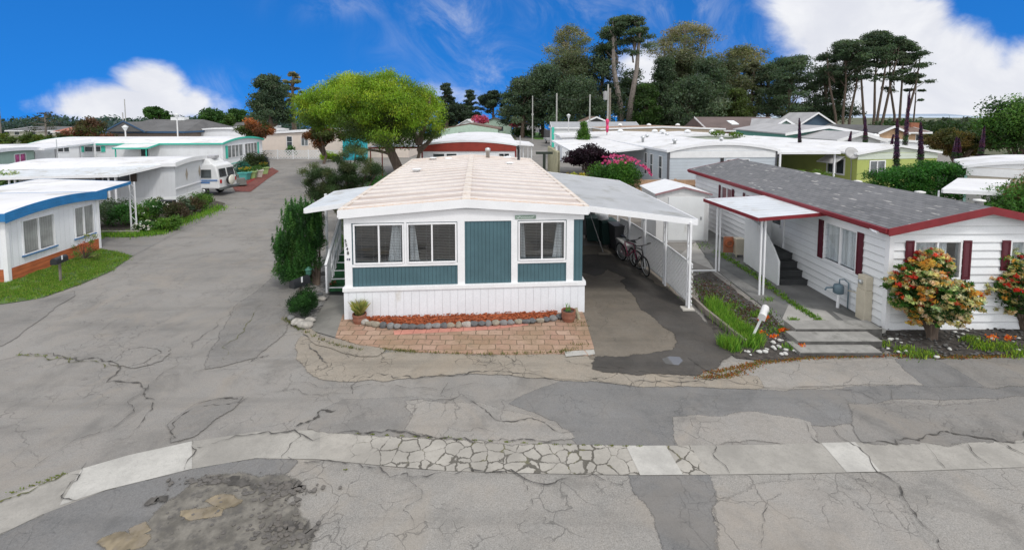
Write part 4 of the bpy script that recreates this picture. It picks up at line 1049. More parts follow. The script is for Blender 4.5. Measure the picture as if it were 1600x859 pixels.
right, rm, RW = home('mobile_home', 'white lap sided home with dark red eaves, maroon shutters and grey shingle roof', 'mobile home', RA, RB, 11.6, h=2.56, rise=.52, wall=SIDE, roof=SH.m, fascia=RED,
    oh=(.28,.28,.2), fh=.13, rt=.045, lap=.2, corner=WHITE2,
    wins=[('front', .62, 1.72, 1.33, 2.2, dict(rw, curtains=[(.0,.5,0),(.5,.78,0)], nx=2)), ('front', 3.0, 3.7, 1.55, 2.2, dict(rw, curtains=[(0,1,0)])),
          ('left', 1.05, 2.25, 1.12, 2.16, dict(rw, curtains=[(0,1,0)])), ('left', 7.9, 8.8, 1.65, 2.2, dict(rw, glass=mat('pinkish_glass', (.22,.12,.14), .15), shut=(MAR,.16))),
          ('left', 6.3, 6.75, 1.72, 2.2, dict(rw, glass=DGLASS, nx=1, shut=(MAR,.14)))])
MB().box(.1, RW-.1, .1, 11.5, .3, .6).build('floor', DARKIN, right)
for x, y in ((RW/2+.5,2.2),(RW/2+.35,4.4),(RW/2+.3,6.4),(RW/2+.9,.9)): vent(right, x, y, 3.06-.1, .09, .14, OFFW)
m = rm['left']
door(right, m, 4.28, 4.98, .82, 2.3, WHITE, win=(.5,.92), frame=WHITE2, ho=0)
g2 = MB().tube([(-.3, .25, 2.5), (-.33, .12, 2.46), (-.33,-.02,2.44)], .04, 8); g2.build('gutter_outlet', WHITE2, right)
rl = MB(); rl.box(-.36,-.285,-.28,11.8,2.5,2.6); rl.build('rain_gutter', RED, right)
# porch awning, stair
aw = [G(1186,462), G(1119,425)]
zf = 2.28
fl = at(1188,336,G(1188,462)[1]-.25); flx, fly = fl.x, fl.y
xw = RA[0]-.05
awning('porch_awning', 'white awning with dark red edge over the side door of the right home', [(flx-.05, fly),(xw, fly+.15),(xw, G(1119,422)[1]+.5),(flx-.35, G(1119,422)[1]+.5)], [2.32,2.46,2.46,2.32],
    [(aw[0][0],aw[0][1],2.32),(aw[0][0]+.12,aw[0][1]+.02,2.32),(aw[1][0]-.02,aw[1][1],2.32),(aw[1][0]+.1,aw[1][1]+.03,2.32)], roofm=AWN, fm=RED, pr=.045, fh=.1)
for o in bpy.data.objects:
    if o.name.startswith('post') and o.parent and o.parent.name.startswith('porch_awning'): o.data.materials[0] = WHITE2
tag(MB().tube([(aw[1][0],aw[1][1],.06),(aw[1][0]-1.3,aw[1][1]-.05,.06)], .03, 6).build('base_rail', WHITE2), 'low white pipe rail on the concrete between the lattice screen and the awning post', 'rail')
sx0 = xw-.95; sy0 = G(1256,447)[1]
stp_ = empty('porch_steps', (sx0, sy0, 0), 0, 'dark grey steps with a solid white side panel at the right home', 'steps')
DST = mat('dark_step', (.045,.048,.05), .85, .2, 3); s = MB()
for k in range(4): s.box(.1, .93, k*.27, 2.0, (k*.2+.002) if k else 0, (k+1)*.2)
for k in range(4): s.box(.08, .93, k*.27-.02, k*.27+.03, (k+1)*.2-.03, (k+1)*.2+.012)
s.build('step', DST, stp_)
s = MB(); pf = [(-.0,.0),(-.0,.78),(.35,1.15),(.95,1.62),(2.1,1.72),(2.1,.1)]
n = len(pf); s.v = [(.0, y, z) for y, z in pf]+[(.06, y, z) for y, z in pf]; s.f = [tuple(range(n)), tuple(range(2*n-1, n-1, -1))]+[(i,(i+1)%n,n+(i+1)%n,n+i) for i in range(n)]
s.build('side_panel', WHITE, stp_); MB().box(.06,.93,2.0,2.06,.0,1.72).build('rear_panel', WHITE, stp_)
# gas meter, electric box, heater cabinet
gm = empty('gas_meter', (RA[0]-.3, RA[1]+1.25, 0), 0, 'blue grey gas meter with pipes on the white side wall', 'gas meter'); GMM = mat('meter_grey', (.13,.19,.23), .5, .1)
MB().lathe([(.08,.42),(.13,.45),(.13,.62),(.1,.68),(.02,.7)], (0,0,0), 14).build('body', GMM, gm, smooth=True)
q = MB().tube([(0,0,.45),(0,0,.0)], .04, 8); q.build('stand', WHITE2, gm)
q = MB().tube([(.02,0,.68),(.02,0,.82),(.15,.0,.82),(.2,-.1,.75),(.2,-.1,.0)], .018, 8); q.tube([(-.05,0,.6),(-.3,.05,.57),(-.33,.05,.5)], .025, 8); q.build('pipe', GMM, gm, smooth=True)
CRM = mat('cream_cabinet', (.55,.5,.4), .6, .06, 3)
eb = empty('electric_cabinet', (RA[0]-.13, RA[1]+.55, 0), 0, 'tall cream electric meter cabinet by the corner of the right home', 'meter cabinet')
MB().box(-.1,.1,-.15,.15,0,.82).box(-.085,.1,-.14,.14,.823,1.18).build('cabinet', CRM, eb, bevel=.01); MB().lathe([(.06,0),(.06,.06),(.03,.08)], (0,0,0), 14).build('meter', ALU, eb).matrix_local = Matrix.Translation((-.085,0,1.02))@Matrix.Rotation(-math.pi/2, 4, 'Y')
q = MB(); q.tube([(.02,.2,.6),(-.02,.32,.62),(.02,.6,.55)], .015, 6); q.build('conduit', CRM, eb)
hc = empty('heater_cabinet', (*G(1153,402), 0), 0, 'cream cabinet with a coiled orange hose beside it against the right home', 'cabinet')
MB().box(-.13,.2,-.1,.2,.12,.72).box(-.13,-.09,-.1,-.06,0,.12).box(.16,.2,-.1,-.06,0,.12).build('body', CRM, hc, bevel=.01)
MB().torus((-.3,.1,.52), .15, .035, (0,1,0), 20, 8).torus((-.3,.06,.5), .12, .03, (0,1,0), 20, 8).build('hose', mat('orange_hose', (.4,.12,.05), .6), hc, smooth=True); MB().box(-.5,-.14,.1,.14,.15,.75).build('reel_board', mat('faded_red_board', (.4,.17,.1), .8), hc)
# low steps of the concrete walk
for k, (v0, z0) in enumerate(((557,.1),(545,.2),(530,.3))):
    y0 = gy(v0)+ .0; x0, x1 = xx(1250-k*3, y0), xx(1378+k*1, y0)
    MB().box(x0+.01, x1-.01, y0+.02*k-.012, y0+.02*k-.003, .0, [.085,.165,.23][k]).build('step_riser', mat('dirty_riser', (.075,.073,.07), .9, .3, 6), kind='structure')  # thin face strip, coloured darker than the tread
    MB().box(x0, x1, y0+.02*k, y0+.5, .0, z0-.02*k if k < 2 else .24).build('walk_step', mat('step_concrete', (.26,.255,.24), .85, .2, 2, dirt=((.13,.13,.12), .5, 2)), kind='structure')
wk = [(1232,520),(1383,520),(1383,515),(1245,385),(1120,352),(1085,375),(1115,420),(1190,478)]
W_ = MB().prism([G(p[0], p[1]) for p in wk], 0, .03); W_.build('concrete_walk', mat('walk_concrete', (.17,.17,.165), .85, .25, .9, dirt=((.08,.085,.08), .5, .8), bump=.5, bscale=50), kind='structure')
sheet('walk_slab', [(1232,478),(1290,487),(1330,520),(1245,520),(1222,500)], .036, CONC); sheet('walk_slab', [(1300,488),(1335,500),(1384,516),(1384,522),(1352,528),(1330,512)], .036, GUTN)
sheet('walk_slab', [(1120,392),(1180,430),(1240,470),(1225,478),(1160,440),(1100,402)], .037, mat('walk_dark', (.12,.125,.125), .85, .25, 1.5))
crack([(1120,395),(1180,432),(1240,478),(1300,520)], .05, CRACKG, .045, 3)
shd = empty('garden_shed', (*G(1016,383), 0), 0, 'white metal garden shed with a low gable between the carport and the right home', 'shed')
A_, B_ = G(1043,378), G(1103,376); ang = 0
shd.location = (A_[0]-.5, A_[1], 0); SW = B_[0]-A_[0]+.5; SL = 2.2
SHM = mat('shed_white', (.66,.66,.66), .5, .04, 2, groove=('xy', .3, .03, .01, .88), dirt=((.5,.47,.4), .62, 2))
mb = MB(); prf = [(0,0),(SW,0),(SW,2.02),(SW/2,2.3),(0,2.02)]; mb.ext(prf, 0, SL); mb.build('wall', SHM, shd)
MB().ext([(-.08,2.0),(SW/2,2.3),(SW+.08,2.0),(SW+.08,2.04),(SW/2,2.35),(-.08,2.04)], -.08, SL+.08).build('roof', mat('shed_roof', (.7,.71,.72), .5, .04, 2, groove=('y', .25, .05, .01, .85)), shd)
q = MB()
for (x0, z0, x1, z1) in ((-.09,2.0,SW/2,2.3),(SW/2,2.3,SW+.09,2.0)): q.hexa([(x0,-.11,z0-.02),(x1,-.11,z1-.02),(x1,-.083,z1-.02),(x0,-.083,z0-.02),(x0,-.11,z0+.045),(x1,-.11,z1+.045),(x1,-.083,z1+.045),(x0,-.083,z0+.045)])
q.build('gable_trim', mat('mauve_trim', (.3,.16,.17), .6), shd)
MB().box(.5,SW-.2,-.03,-.003,.08,1.9).build('door', WHITE, shd, bevel=.005); MB().box(SW-.36,SW-.3,-.05,-.031,.95,1.08).build('handle', ALU, shd)
WD = mat('cedar_fence', (.47,.31,.2), .85, .15, 2, groove=('xy', .15, .08, .01, .55))
fy = 24.3; fx0, fx1 = xx(948,fy), xx(1108,fy)
fe = empty('wooden_fence', (fx0, fy, 0), 0, 'tan cedar board fence behind the shed', 'fence')
MB().box(0, fx1-fx0, 0, .03, 0, zz(281,fy)).build('board_panel', WD, fe); MB().box(0, fx1-fx0, -.05, -.003, zz(281,fy)-.3, zz(281,fy)-.2).build('rail', WD, fe)
for k in range(4): MB().box(k*(fx1-fx0)/3-.05, k*(fx1-fx0)/3+.05, .033, .13, 0, zz(281,fy)+.04).build('post', WD, fe)
# ---------------------------------------------------------------- homes on the left
BLUE = mat('blue_fascia_board', (.02,.17,.4), .5, .12, 3, groove=('z', .09, .1, .01, .6))
ORG = mat('orange_stained_boards', (.42,.12,.045), .7, .25, 2, groove=('z', .14, .08, .012, .5), stretch=(1,1,6))
VG = ('xy', .2, .06, .01, .82)
WV = mat('white_vertical_siding', (.77,.79,.82), .55, .04, 1.2, groove=VG, dirt=((.45,.44,.4), .63, 1.2))
A_ = G(14,441); B_ = G(156,388)
g1 = mat('curtained_glass', (.3,.31,.3), .3, .2, 2, groove=('xy', .09, .5, .01, .75), spec=.7)
wst = dict(glass=g1, fw=.04, sill=mat('blue_sill', (.03,.15,.35), .5))
hw, hm, HW = home('mobile_home', 'white mobile home with bright blue fascia and orange board skirting at the far left', 'mobile home', A_, B_, 12, h=2.2, rise=.17, curve=True, wall=WV, fascia=BLUE,
     oh=(.2,.2,.2), fh=.26, skirt=(.42,ORG), wins=[('front', .58, 1.74, .74, 1.82, wst), ('front', 2.66, 3.5, .74, 1.82, wst), ('left', 1.5, 2.5, 1.0, 1.8, wst)], corner=WHITE2)
MB().rock((3.2,3.5,2.36),(.5,.3,.12),4).build('skylight', WHITE2, hw, smooth=True)
MB().lathe([(.06,0),(.06,.3),(.1,.32),(.02,.4)], (1.2,7,2.4), 10).build('roof_vent', WHITE, hw)
c0 = L2W(hw, HW+.18, .15); c3 = L2W(hw, HW+.18, 5.)
q0 = G(211,363)
awning('side_awning', 'narrow white awning with blue edge between the blue trimmed home and the garden', [c0, (q0[0]+.15, q0[1]-.3), (q0[0]-4.8, q0[1]+.6), c3], [2.2,2.3,2.3,2.2], [(q0[0]-.15,q0[1],2.3,Vector((.22,.02,0))),(q0[0]-3,q0[1]+.1,2.3,Vector((.22,.02,0)))], fm=BLUE, pr=.045, fh=.13, lattice=True)
for o in bpy.data.objects:
    if o.name.startswith('post') and o.parent and o.parent.name == 'side_awning': o.data.materials[0] = WHITE2

TAN = mat('tan_shutter', (.28,.21,.15), .6)
BST = mat('brown_shutter', (.1,.075,.06), .6)
A_ = G(276,322); B_ = G(326,303)
WG = mat('pale_grey_panel', (.64,.66,.69), .55, .04, 1.2, groove=VG, dirt=((.42,.41,.4), .62, 1.2))
hb, bm_, BW = home('mobile_home', 'pale grey mobile home with two diamond ornaments on its end wall', 'mobile home', A_, B_, 8, h=2.5, rise=.14, curve=True, wall=WG, oh=(.12,.2,.2), fh=.2,
    skirt=(.55,WHITE), wins=[('left', 2.3, 3.6, 1.55, 2.15, dict(shut=(BST,.3))), ])
hb2, _, _ = home('mobile_home', 'lower pale grey rear wing with tan shutters left of the diamond ornamented home', 'mobile home', L2W(hb, .12, 8.2), L2W(hb, BW-.12, 8.2), 9, h=2.2, rise=.12, curve=True, wall=WG, oh=(.05,.2,.2), fh=.16, skirt=(.5,WHITE), wins=[('left', .6, 1.9, 1.1, 1.95, dict(glass=g1, shut=(BST,.3))), ('left', 5.2, 6.1, 1.2, 1.95, dict(shut=(TAN,.25)))])
door(hb, bm_['left'], 5.6, 6.4, .6, 2.3, WHITE, win=(.5,.9), ho=0)
for u in (.32, .72):
    u = u*BW; q = MB(); q.v = [(u,-.012,1.3),(u+.17,-.012,1.7),(u,-.012,2.1),(u-.17,-.012,1.7),(u,-.04,1.7)]; q.f = [(0,1,4),(1,2,4),(2,3,4),(3,0,4),(3,2,1,0)]; q.build('diamond_ornament', mat('ornament', (.35,.31,.26), .6), hb)
MB().box(-.02,BW+.02,-.05,-.004,.98,1.03).build('belt_board', WHITE2, hb)
lx = lambda x, y: L2W(hb, x, y)
awning('porch_awning', 'long white ribbed awning along the pale grey home above the garden', [lx(-2.3,13.2), lx(-2.3,1.6), lx(-.22,.6), lx(-.22,13.2)], [2.12,2.12,2.4,2.12],
    [(*lx(-2.2,1.8),2.12),(*lx(-2.2,2.1),2.12),(*lx(-2.2,6.2),2.12),(*lx(-2.2,6.45),2.12),(*lx(-2.2,10),2.12),(*lx(-2.2,12.8),2.12)], roofm=AWN, pr=.06, ribs=14)
pr_ = empty('porch', (*lx(-1.9,7.6),0), hb.rotation_euler.z, 'weathered grey wooden porch with railing under the long awning', 'porch'); GW = mat('weathered_wood', (.2,.175,.15), .85, .25, 3)
MB().box(0,1.6,-2.6,.8,0,.6).build('deck', GW, pr_)
q = MB()
for k in range(18): q.bar((0,-2.6+k*.2,.6),(0,-2.6+k*.2,1.35), .035)
q.bar((0,-2.6,1.38),(0,.8,1.38), .07); q.bar((0,-2.6,1.4),(0,-3.6,.75),.06)
for k in range(5): q.bar((0,-2.8-k*.2,0),(0,-2.8-k*.2,1.25-k*.13),.035)
q.build('railing', GW, pr_)

TEALT = mat('turquoise_trim', (.05,.5,.38), .5, .06, 3)
A_ = G(349,267); B_ = G(410,254)
tws = dict(frame=WHITE2, nx=4, glass=MGLASS, shut=(TEALT,.35))
hc_, cm_, CW = home('mobile_home', 'white mobile home with turquoise trim and potted plants along the lane', 'mobile home', A_, B_, 17, h=2.62, rise=.42, curve=True, wall=WV, fascia=TEALT, oh=(.15,.2,.2), fh=.13, corner=WHITE2,
    wins=[('front', .9, 3.6, 1.15, 2.3, dict(tws, noshut=(1,))), ('front', 4.1, 6.6, 1.15, 2.3, dict(tws, noshut=(0,))), ('left', 11, 12.4, 1.9, 2.35, dict(shut=(TEALT,.35))), ('left', 13.8, 14.8, 1.9, 2.35, {})])
MB().box(-.03,CW+.03,-.04,-.004,.5,.56).box(-.04,-.004,-.004,17,.5,.56).build('belt_board', TEALT, hc_)
lx = lambda x, y: L2W(hc_, x, y)
awning('door_awning', 'small awning with turquoise edge over the door of the turquoise trimmed home', [lx(-1.8,8.6), lx(-1.8,5.6), lx(-.22,5.6), lx(-.22,8.6)], [2.3,2.3,2.58,2.58], [(*lx(-1.7,5.75),2.3),(*lx(-1.7,8.4),2.3)], fm=TEALT, pr=.07)
door(hc_, cm_['left'], 6.6, 7.5, .5, 2.4, WHITE, win=(.5,.9))

SAGE = mat('sage_siding', (.34,.47,.4), .6, .06, 1.5, groove=VG)
Yd = 37.; xa = xx(-70, Yd); xb = xx(60, Yd)
DA, DB, DC = (xx(-60,27.6),27.6), (xx(57,34.6),34.6), (xx(124,41.5),41.5)
hd_, dm_, DW = home('mobile_home', 'sage green mobile home with a white roof and a pink picture in its window', 'mobile home', DA, DB, 7, h=2.8, rise=.2, curve=True, wall=SAGE, oh=(.25,.2,.2), fh=.18,
    wins=[('front', 5.2, 6.4, 1.85, 2.5, dict(glass=mat('pink_picture', (.4,.05,.2), .3, .5, 3))), ('front', 1.6, 3.4, 1.5, 2.4, dict(glass=MGLASS))])
dn = Vector((DC[0]-DB[0], DC[1]-DB[1])).normalized(); dq = Vector((-dn.y, dn.x))*1.6
hd2, _, _ = home('mobile_home', 'white walled annex with sliding doors beneath the big pale awning, far left', 'mobile home', (DB[0]+dq.x,DB[1]+dq.y), (DC[0]+dq.x,DC[1]+dq.y), 5, h=2.75, rise=.15, wall=WV, oh=(.1,.1,.1), wins=[('front', .5, 1.6, .6, 2.2, {}), ('front', 2.1, 2.8, .6, 2.3, {}), ('front', 3.4, 4.2, .6, 2.3, {})])
awning('patio_awning', 'large pale flat awning on white posts joined to the sage green home', [(DB[0]-dq.x*.35,DB[1]-dq.y*.35),(xx(152,42.5),42.3),(xx(140,43.5),43.8),(DB[0]+dq.x*.9,DB[1]+dq.y*.9)], [2.7,2.72,2.92,2.9], [(xx(90,37.6),37.6,2.7),(xx(149,42),42.1,2.7),(xx(128,40.6),40.6,2.7)], roofm=ROOFW, pr=.1)
tag(MB().tube([(*at(90,250,Yd-1)[:2],0),(*at(90,250,Yd-1)[:2],zz(218,Yd-1))], .03, 6).build('antenna_mast', ALU), 'thin metal antenna mast in front of the sage green home', 'mast')

GSH = mat('grey_shingle', (.11,.11,.112), .9, .15, .6, groove=('z', .12, .08, .01, .7)); BSH = mat('brown_shingle', (.15,.1,.08), .9, .15, .6); TSH = mat('tan_shingle', (.3,.2,.14), .9, .15, .6)
def hip(name, label, u0, u1, vb, vt, Y, depth, wallm, roofm, trim, ridge=.35, rz=0, cat='house', gable=False, eave=2.6, over=.5, extra=None, wins=3):
    x0, x1 = xx(u0, Y), xx(u1, Y); W_ = x1-x0; zt = zz(vt, Y+depth*.4)
    eave = min(eave, zt-.9); e = empty(name, (x0, Y, 0), rz, label, cat)
    q = MB(); q.box(over, W_-over, over, depth-over, 0, eave); q.build('wall', wallm, e)
    q = MB(); rx = 0 if gable else W_*ridge*.5
    a = [(0,0,eave),(W_,0,eave),(W_,depth,eave),(0,depth,eave)]; r0, r1 = (rx, depth/2, zt), (W_-rx, depth/2, zt)
    q.add(a+[r0, r1], [(3,2,1,0),(0,1,5,4),(1,2,5),(2,3,4,5),(3,0,4)]); q.build('roof', roofm, e)
    t = MB(); t.box(-.04,W_+.04,-.05,-.01,eave-.22,eave+.02); t.box(-.05,-.01,-.01,depth,eave-.22,eave+.02); t.box(W_+.01,W_+.05,-.01,depth,eave-.22,eave+.02)
    if gable:
        for x in (-.05, W_+.01):
            t.hexa([(x,0,eave-.2),(x+.04,0,eave-.2),(x+.04,depth/2,zt-.2),(x,depth/2,zt-.2),(x,0,eave+.06),(x+.04,0,eave+.06),(x+.04,depth/2,zt+.06),(x,depth/2,zt+.06)])
    t.build('fascia', trim, e)
    for k in range(wins):
        u = over+ (W_-2*over)*(k+.35)/wins; wt = min(2.2, eave-.25); wb = wt-1.1; f = MB().box(u-.06,u+1.26,over-.05,over-.002,max(.1,wb-.06),wt+.06).build('window', WHITE2, e); MB().box(u,u+1.2,over-.06,over-.052,max(.15,wb),wt).build('pane', DGLASS, f)
    return e, W_, zt
NAVY = mat('navy_trim', (.03,.08,.16), .5)
e1, w1, z1 = hip('community_hall', 'large dark grey hip roofed hall with navy trim beyond the turquoise trimmed home', 158, 290, 222, 187, 62, 13, mat('hall_wall', (.25,.2,.17), .8), GSH, NAVY, .3, eave=3.1, wins=7)
tg = MB(); tg.ext([(1.2,3.1),(6.4,3.1),(3.8,4.4)], -.6, 4.5); tg.build('gable', GSH, e1); t2 = MB(); t2.hexa([(1.0,-.68,2.95),(3.8,-.68,4.4),(3.8,-.62,4.4),(1.0,-.62,2.95),(1.0,-.68,3.15),(3.8,-.68,4.6),(3.8,-.62,4.6),(1.0,-.62,3.15)]); t2.hexa([(6.6,-.68,2.95),(3.8,-.68,4.4),(3.8,-.62,4.4),(6.6,-.62,2.95),(6.6,-.68,3.15),(3.8,-.68,4.6),(3.8,-.62,4.6),(6.6,-.62,3.15)]); t2.build('gable_trim', NAVY, e1)
MB().box(5.2,7.2,6,7,z1-.2,z1+.35).build('roof_unit', WHITE, e1)
hip('house', 'grey roofed pale house on the far left horizon', 8, 92, 215, 198, 120, 14, mat('pale_wall', (.5,.5,.42), .8), GSH, WHITE2, .2, gable=True, eave=3.2)
hip('house', 'small house with terracotta roof between the far left hedges', 80, 104, 215, 199, 100, 8, mat('pale_wall', (.5,.5,.42), .8), mat('terracotta_roof', (.32,.12,.08), .85, .1), WHITE2, .4, eave=3)
hip('house', 'low house with dark gable roof behind the orange topped tree', 322, 400, 206, 190, 90, 10, mat('dim_wall', (.3,.3,.28), .8), GSH, WHITE2, .1, gable=True, eave=3.0, wins=2)

CREAM = mat('peach_siding', (.7,.61,.54), .6, .04, 1.5, groove=VG)
Yf = 58
hf, fm_, FW_ = home('mobile_home', 'peach coloured mobile home behind the white lattice fence at the end of the lane', 'mobile home', (xx(405,Yf),Yf), (xx(640,Yf),Yf-.5), 8, h=3.05, rise=.55, wall=CREAM, fascia=WHITE2, oh=(.2,.2,.2), fh=.2,
    wins=[('front', (450-405)/720*Yf, (458-405)/720*Yf, 1.3, 2.6, dict(ny=2, nx=1)), ('front', (473-405)/720*Yf, (483-405)/720*Yf, 1.5, 2.6, dict(glass=MGLASS)), ('front', 15.5, 16.5, 1.4, 2.5, {})])
home('mobile_home', 'white roofed mobile home behind the turquoise trimmed home', 'mobile home', (xx(298,66),66), (xx(402,66),66), 9, h=3.0, rise=.45, curve=True, wall=WV, oh=(.2,.2,.2))
tq = empty('garden_shed', (xx(536,54),54,0), 0, 'bright turquoise shed seen under the big green tree', 'shed'); TQ = mat('turquoise_wall', (.02,.42,.5), .6, .06, groove=('x',.3,.05,.01,.8))
MB().ext([(0,0),(2.3,0),(2.3,2.9),(1.15,3.5),(0,2.9)],0,2).build('wall', TQ, tq); MB().ext([(-.2,2.85),(1.15,3.55),(2.5,2.85),(2.5,2.95),(1.15,3.68),(-.2,2.95)],-.2,2.2).build('roof', mat('teal_roof', (.05,.2,.24), .7), tq); MB().box(.5,1.2,-.03,-.003,0,2.0).build('door', mat('teal_door',(.03,.3,.4),.6), tq)
yf = 55.3; lf2 = empty('lattice_fence', (xx(412,yf), yf, 0), 0, 'low white lattice fence across the end of the lane', 'lattice fence')
n = 5; fx = [xx(410+k*(530-410)/n, yf) for k in range(n+1)]
for k in range(n):
    lattice_panel(lf2, (fx[k]+.06,yf), (fx[k+1]-.06,yf), .05, 1.08, step=.34, w=.09); MB().box(fx[k]-lf2.location.x-.05, fx[k]-lf2.location.x+.05,-.05,.05,0,1.15).build('post', WHITE2, lf2)
# red-band home behind the central one
RB_ = mat('dark_red_band', (.27,.035,.022), .55, .1, 2, groove=('z', .2, .08, .012, .6)); Yj = 37.5
AJ, BJ = (xx(660,Yj),Yj), (xx(806,Yj),Yj+.25)
hj, jm, JW = home('mobile_home', 'white mobile home with a wide dark red band under its curved roof', 'mobile home', AJ, BJ, 19, h=2.84, rise=.34, curve=True, wall=WV, oh=(.1,.12,.1), fh=.07, corner=mat('red_corner', (.2,.02,.02), .5),
    wins=[('front', .9, 1.8, 1.6, 2.14, dict(nx=1)), ('front', 2.0, 2.8, 1.6, 2.14, dict(nx=1)), ('front', 6.3, 7.1, 1.6, 2.14, dict(nx=2))], roof=ROOFW)
q = MB(); nn = 16
for k in range(nn):
    xa_, xb_ = JW*k/nn, JW*(k+1)/nn; za, zb_ = zr(JW,2.84,.34,.12,True,xa_)-.02, zr(JW,2.84,.34,.12,True,xb_)-.02
    q.hexa([(xa_,-.09,2.35),(xb_,-.09,2.35),(xb_,-.01,2.35),(xa_,-.01,2.35),(xa_,-.09,za),(xb_,-.09,zb_),(xb_,-.01,zb_),(xa_,-.01,za)])
q.build('red_band', RB_, hj)
lx = lambda x, y: L2W(hj, x, y)
awning('carport', 'pale translucent carport roof at the right side of the red banded home', [lx(JW+.15,2.5), lx(JW+1.7,3.2), lx(JW+1.6,8), lx(JW+.15,8)], [2.75,2.6,2.6,2.75], [(*lx(JW+1.55,3.4),2.6),(*lx(JW+1.5,7.6),2.6),(*lx(JW+.8,3.3),2.65)], pr=.09)
awning('carport', 'white carport with red edge under the big green tree beside the red banded home', [lx(-5,2.5), lx(-.15,.8), lx(-.15,8), lx(-5,9)], [2.45,2.6,2.8,2.7], [(*lx(-4.9,2.7),2.45),(*lx(-3.8,2.3),2.45),(*lx(-2.6,1.8),2.5)], fm=RB_, pr=.08)
for (u0,u1,vt,Y,lab,rf,wl,dp) in [(690,778,193,84,'house with brown roof and pale green gable beyond the red banded home',BSH,mat('mint_wall',(.42,.55,.46),.7),10),(745,800,184,125,'house with grey roof at the end of the far street',GSH,mat('mint_wall',(.42,.55,.46),.7),10),(715,745,187,105,'low white roofed house with a small gable left of the far street',ROOFW,WHITE,8)]:
    x0, x1 = xx(u0,Y), xx(u1,Y); w_ = x1-x0; e = empty('house', (x0,Y,0), 0, lab, 'house'); zt_ = zz(vt,Y+3); q = MB().ext([(0,0),(w_,0),(w_,2.7),(w_/2,zt_-.15),(0,2.7)],0,dp); q.build('wall', wl, e)
    MB().ext([(-.5,2.6),(w_/2,zt_-.1),(w_+.5,2.6),(w_+.5,2.8),(w_/2,zt_+.1),(-.5,2.8)],.35 if u0 == 690 else -.4,dp+.5).build('roof', rf, e); MB().box(w_*.3,w_*.42,-.03,-.003,1,2.2).build('window', DGLASS, e); MB().box(w_*.6,w_*.75,-.03,-.003,1,2.2).build('window', DGLASS, e)

# ---------------------------------------------------------------- homes on the right, behind
GL = mat('pale_blue_lap_siding', (.48,.53,.58), .55, .04, 1.5, groove=('z', .2, .08, .012, .6)); LW = mat('white_panel', (.74,.75,.76), .5, .04)
Ym = 30.; AM, BM = (xx(1043,Ym),Ym), (xx(1219,Ym),Ym+.6)
hm_, mm_, MW = home('mobile_home', 'pale blue grey lap sided home with a wide curved white roof behind the garden shed', 'mobile home', AM, BM, 17, h=2.98, rise=.48, curve=True, wall=GL, oh=(.1,.15,.1), fh=.12, gable=LW, corner=mat('grey_corner', (.1,.1,.11), .5),
    wins=[('front', 4.0, 5.5, 1.6, 2.35, dict(nx=2)), ('left', 1.0, 1.5, 1.0, 2.5, dict(ny=2,nx=1)), ('left', 2.6, 3.1, 1.0, 2.5, dict(ny=2,nx=1)), ('left', 3.7, 4.2, 1.0, 2.5, dict(ny=2,nx=1))])
MB().box(.1, MW-.1, -.04, -.004, 2.5, 2.95).build('upper_panel', LW, hm_); MB().box(3.55,3.75,-.06,-.004,0,2.5).build('pilaster', DARKM, hm_)
for x, y in ((1.2,1.8),(2.0,9),(4.6,11),(5.5,3.5),(.5,6)): MB().lathe([(.1,0),(.1,.3),(.17,.31),(.17,.42),(.02,.5)], (x,y,3.2), 10).build('roof_vent', ALU, hm_, smooth=True)
lx = lambda x, y: L2W(hm_, x, y)
awning('carport', 'wide white awning running left from the pale blue grey home toward the street', [(xx(905,31),31.5), lx(-.15,3.9), lx(-.15,15), (xx(870,38),43)], [2.55,2.85,2.95,2.9], [(xx(870,37),37.5,2.7),(xx(873,42),42,2.8),(xx(1018,34),34,2.8)], pr=.1)
YB = mat('pale_yellow_block', (.5,.48,.33), .8, .12, 2, groove=('xy', .4, .08, .02, .7)); fw_ = empty('block_wall', (xx(871,38),36.5,0), R(92), 'pale yellow breeze block screen wall below the white awning', 'wall'); MB().box(0,7,0,.15,0,2.35).build('panel', YB, fw_)
for k in range(8): MB().box(k*.9,k*.9+.12,-.04,.19,0,2.42).build('pier', YB, fw_)
awning('carport', 'white carport roof between the pale blue home and the lime green home', [lx(MW+.15,.3), (xx(1310,31),31.), (xx(1280,40),41), lx(MW+.15,12)], [2.75,2.75,3.0,3.0], [(xx(1222,30),30.4,2.75),(xx(1298,31.5),31.3,2.7)], pr=.1)
LIME = mat('lime_green_siding', (.4,.46,.13), .6, .06, 1.5, groove=VG); PGR = mat('pale_green_panel', (.58,.64,.55), .6, .04, 1.5, groove=('z', .25, .06, .01, .8))
Yn = 31.; AN, BN = (xx(1337,Yn),Yn), (xx(1486,Yn),Yn+1.2)
hn, nm, NW = home('mobile_home', 'lime green mobile home with white roof and sliding window behind the dark hedge', 'mobile home', AN, BN, 14, h=2.72, rise=.5, curve=False, wall=LIME, oh=(.15,.2,.2), fh=.1, gable=PGR,
    wins=[('front', 1.05, 2.2, 1.35, 2.15, dict(fw=.08, glass=MGLASS)), ('left', 1.0, 2.3, 1.2, 2.2, dict(fw=.1)), ('left', 7, 7.8, 1.9, 2.4, dict(fw=.1))])
MB().box(.0, NW, -.035, -.004, 2.3, 2.7).build('upper_panel', PGR, hn)
lx = lambda x, y: L2W(hn, x, y)
awning('window_awning', 'white tilted window awning on the lime green home', [lx(-.9,.9), lx(-.9,2.4), lx(-.03,2.4), lx(-.03,.9)][::1], [1.95,1.95,2.4,2.4], [], t=.03, fh=.05)
dish = empty('satellite_dish', (*lx(-.35,.3),0), 0, 'grey satellite dish on a bent pole at the corner of the lime green home', 'satellite dish')
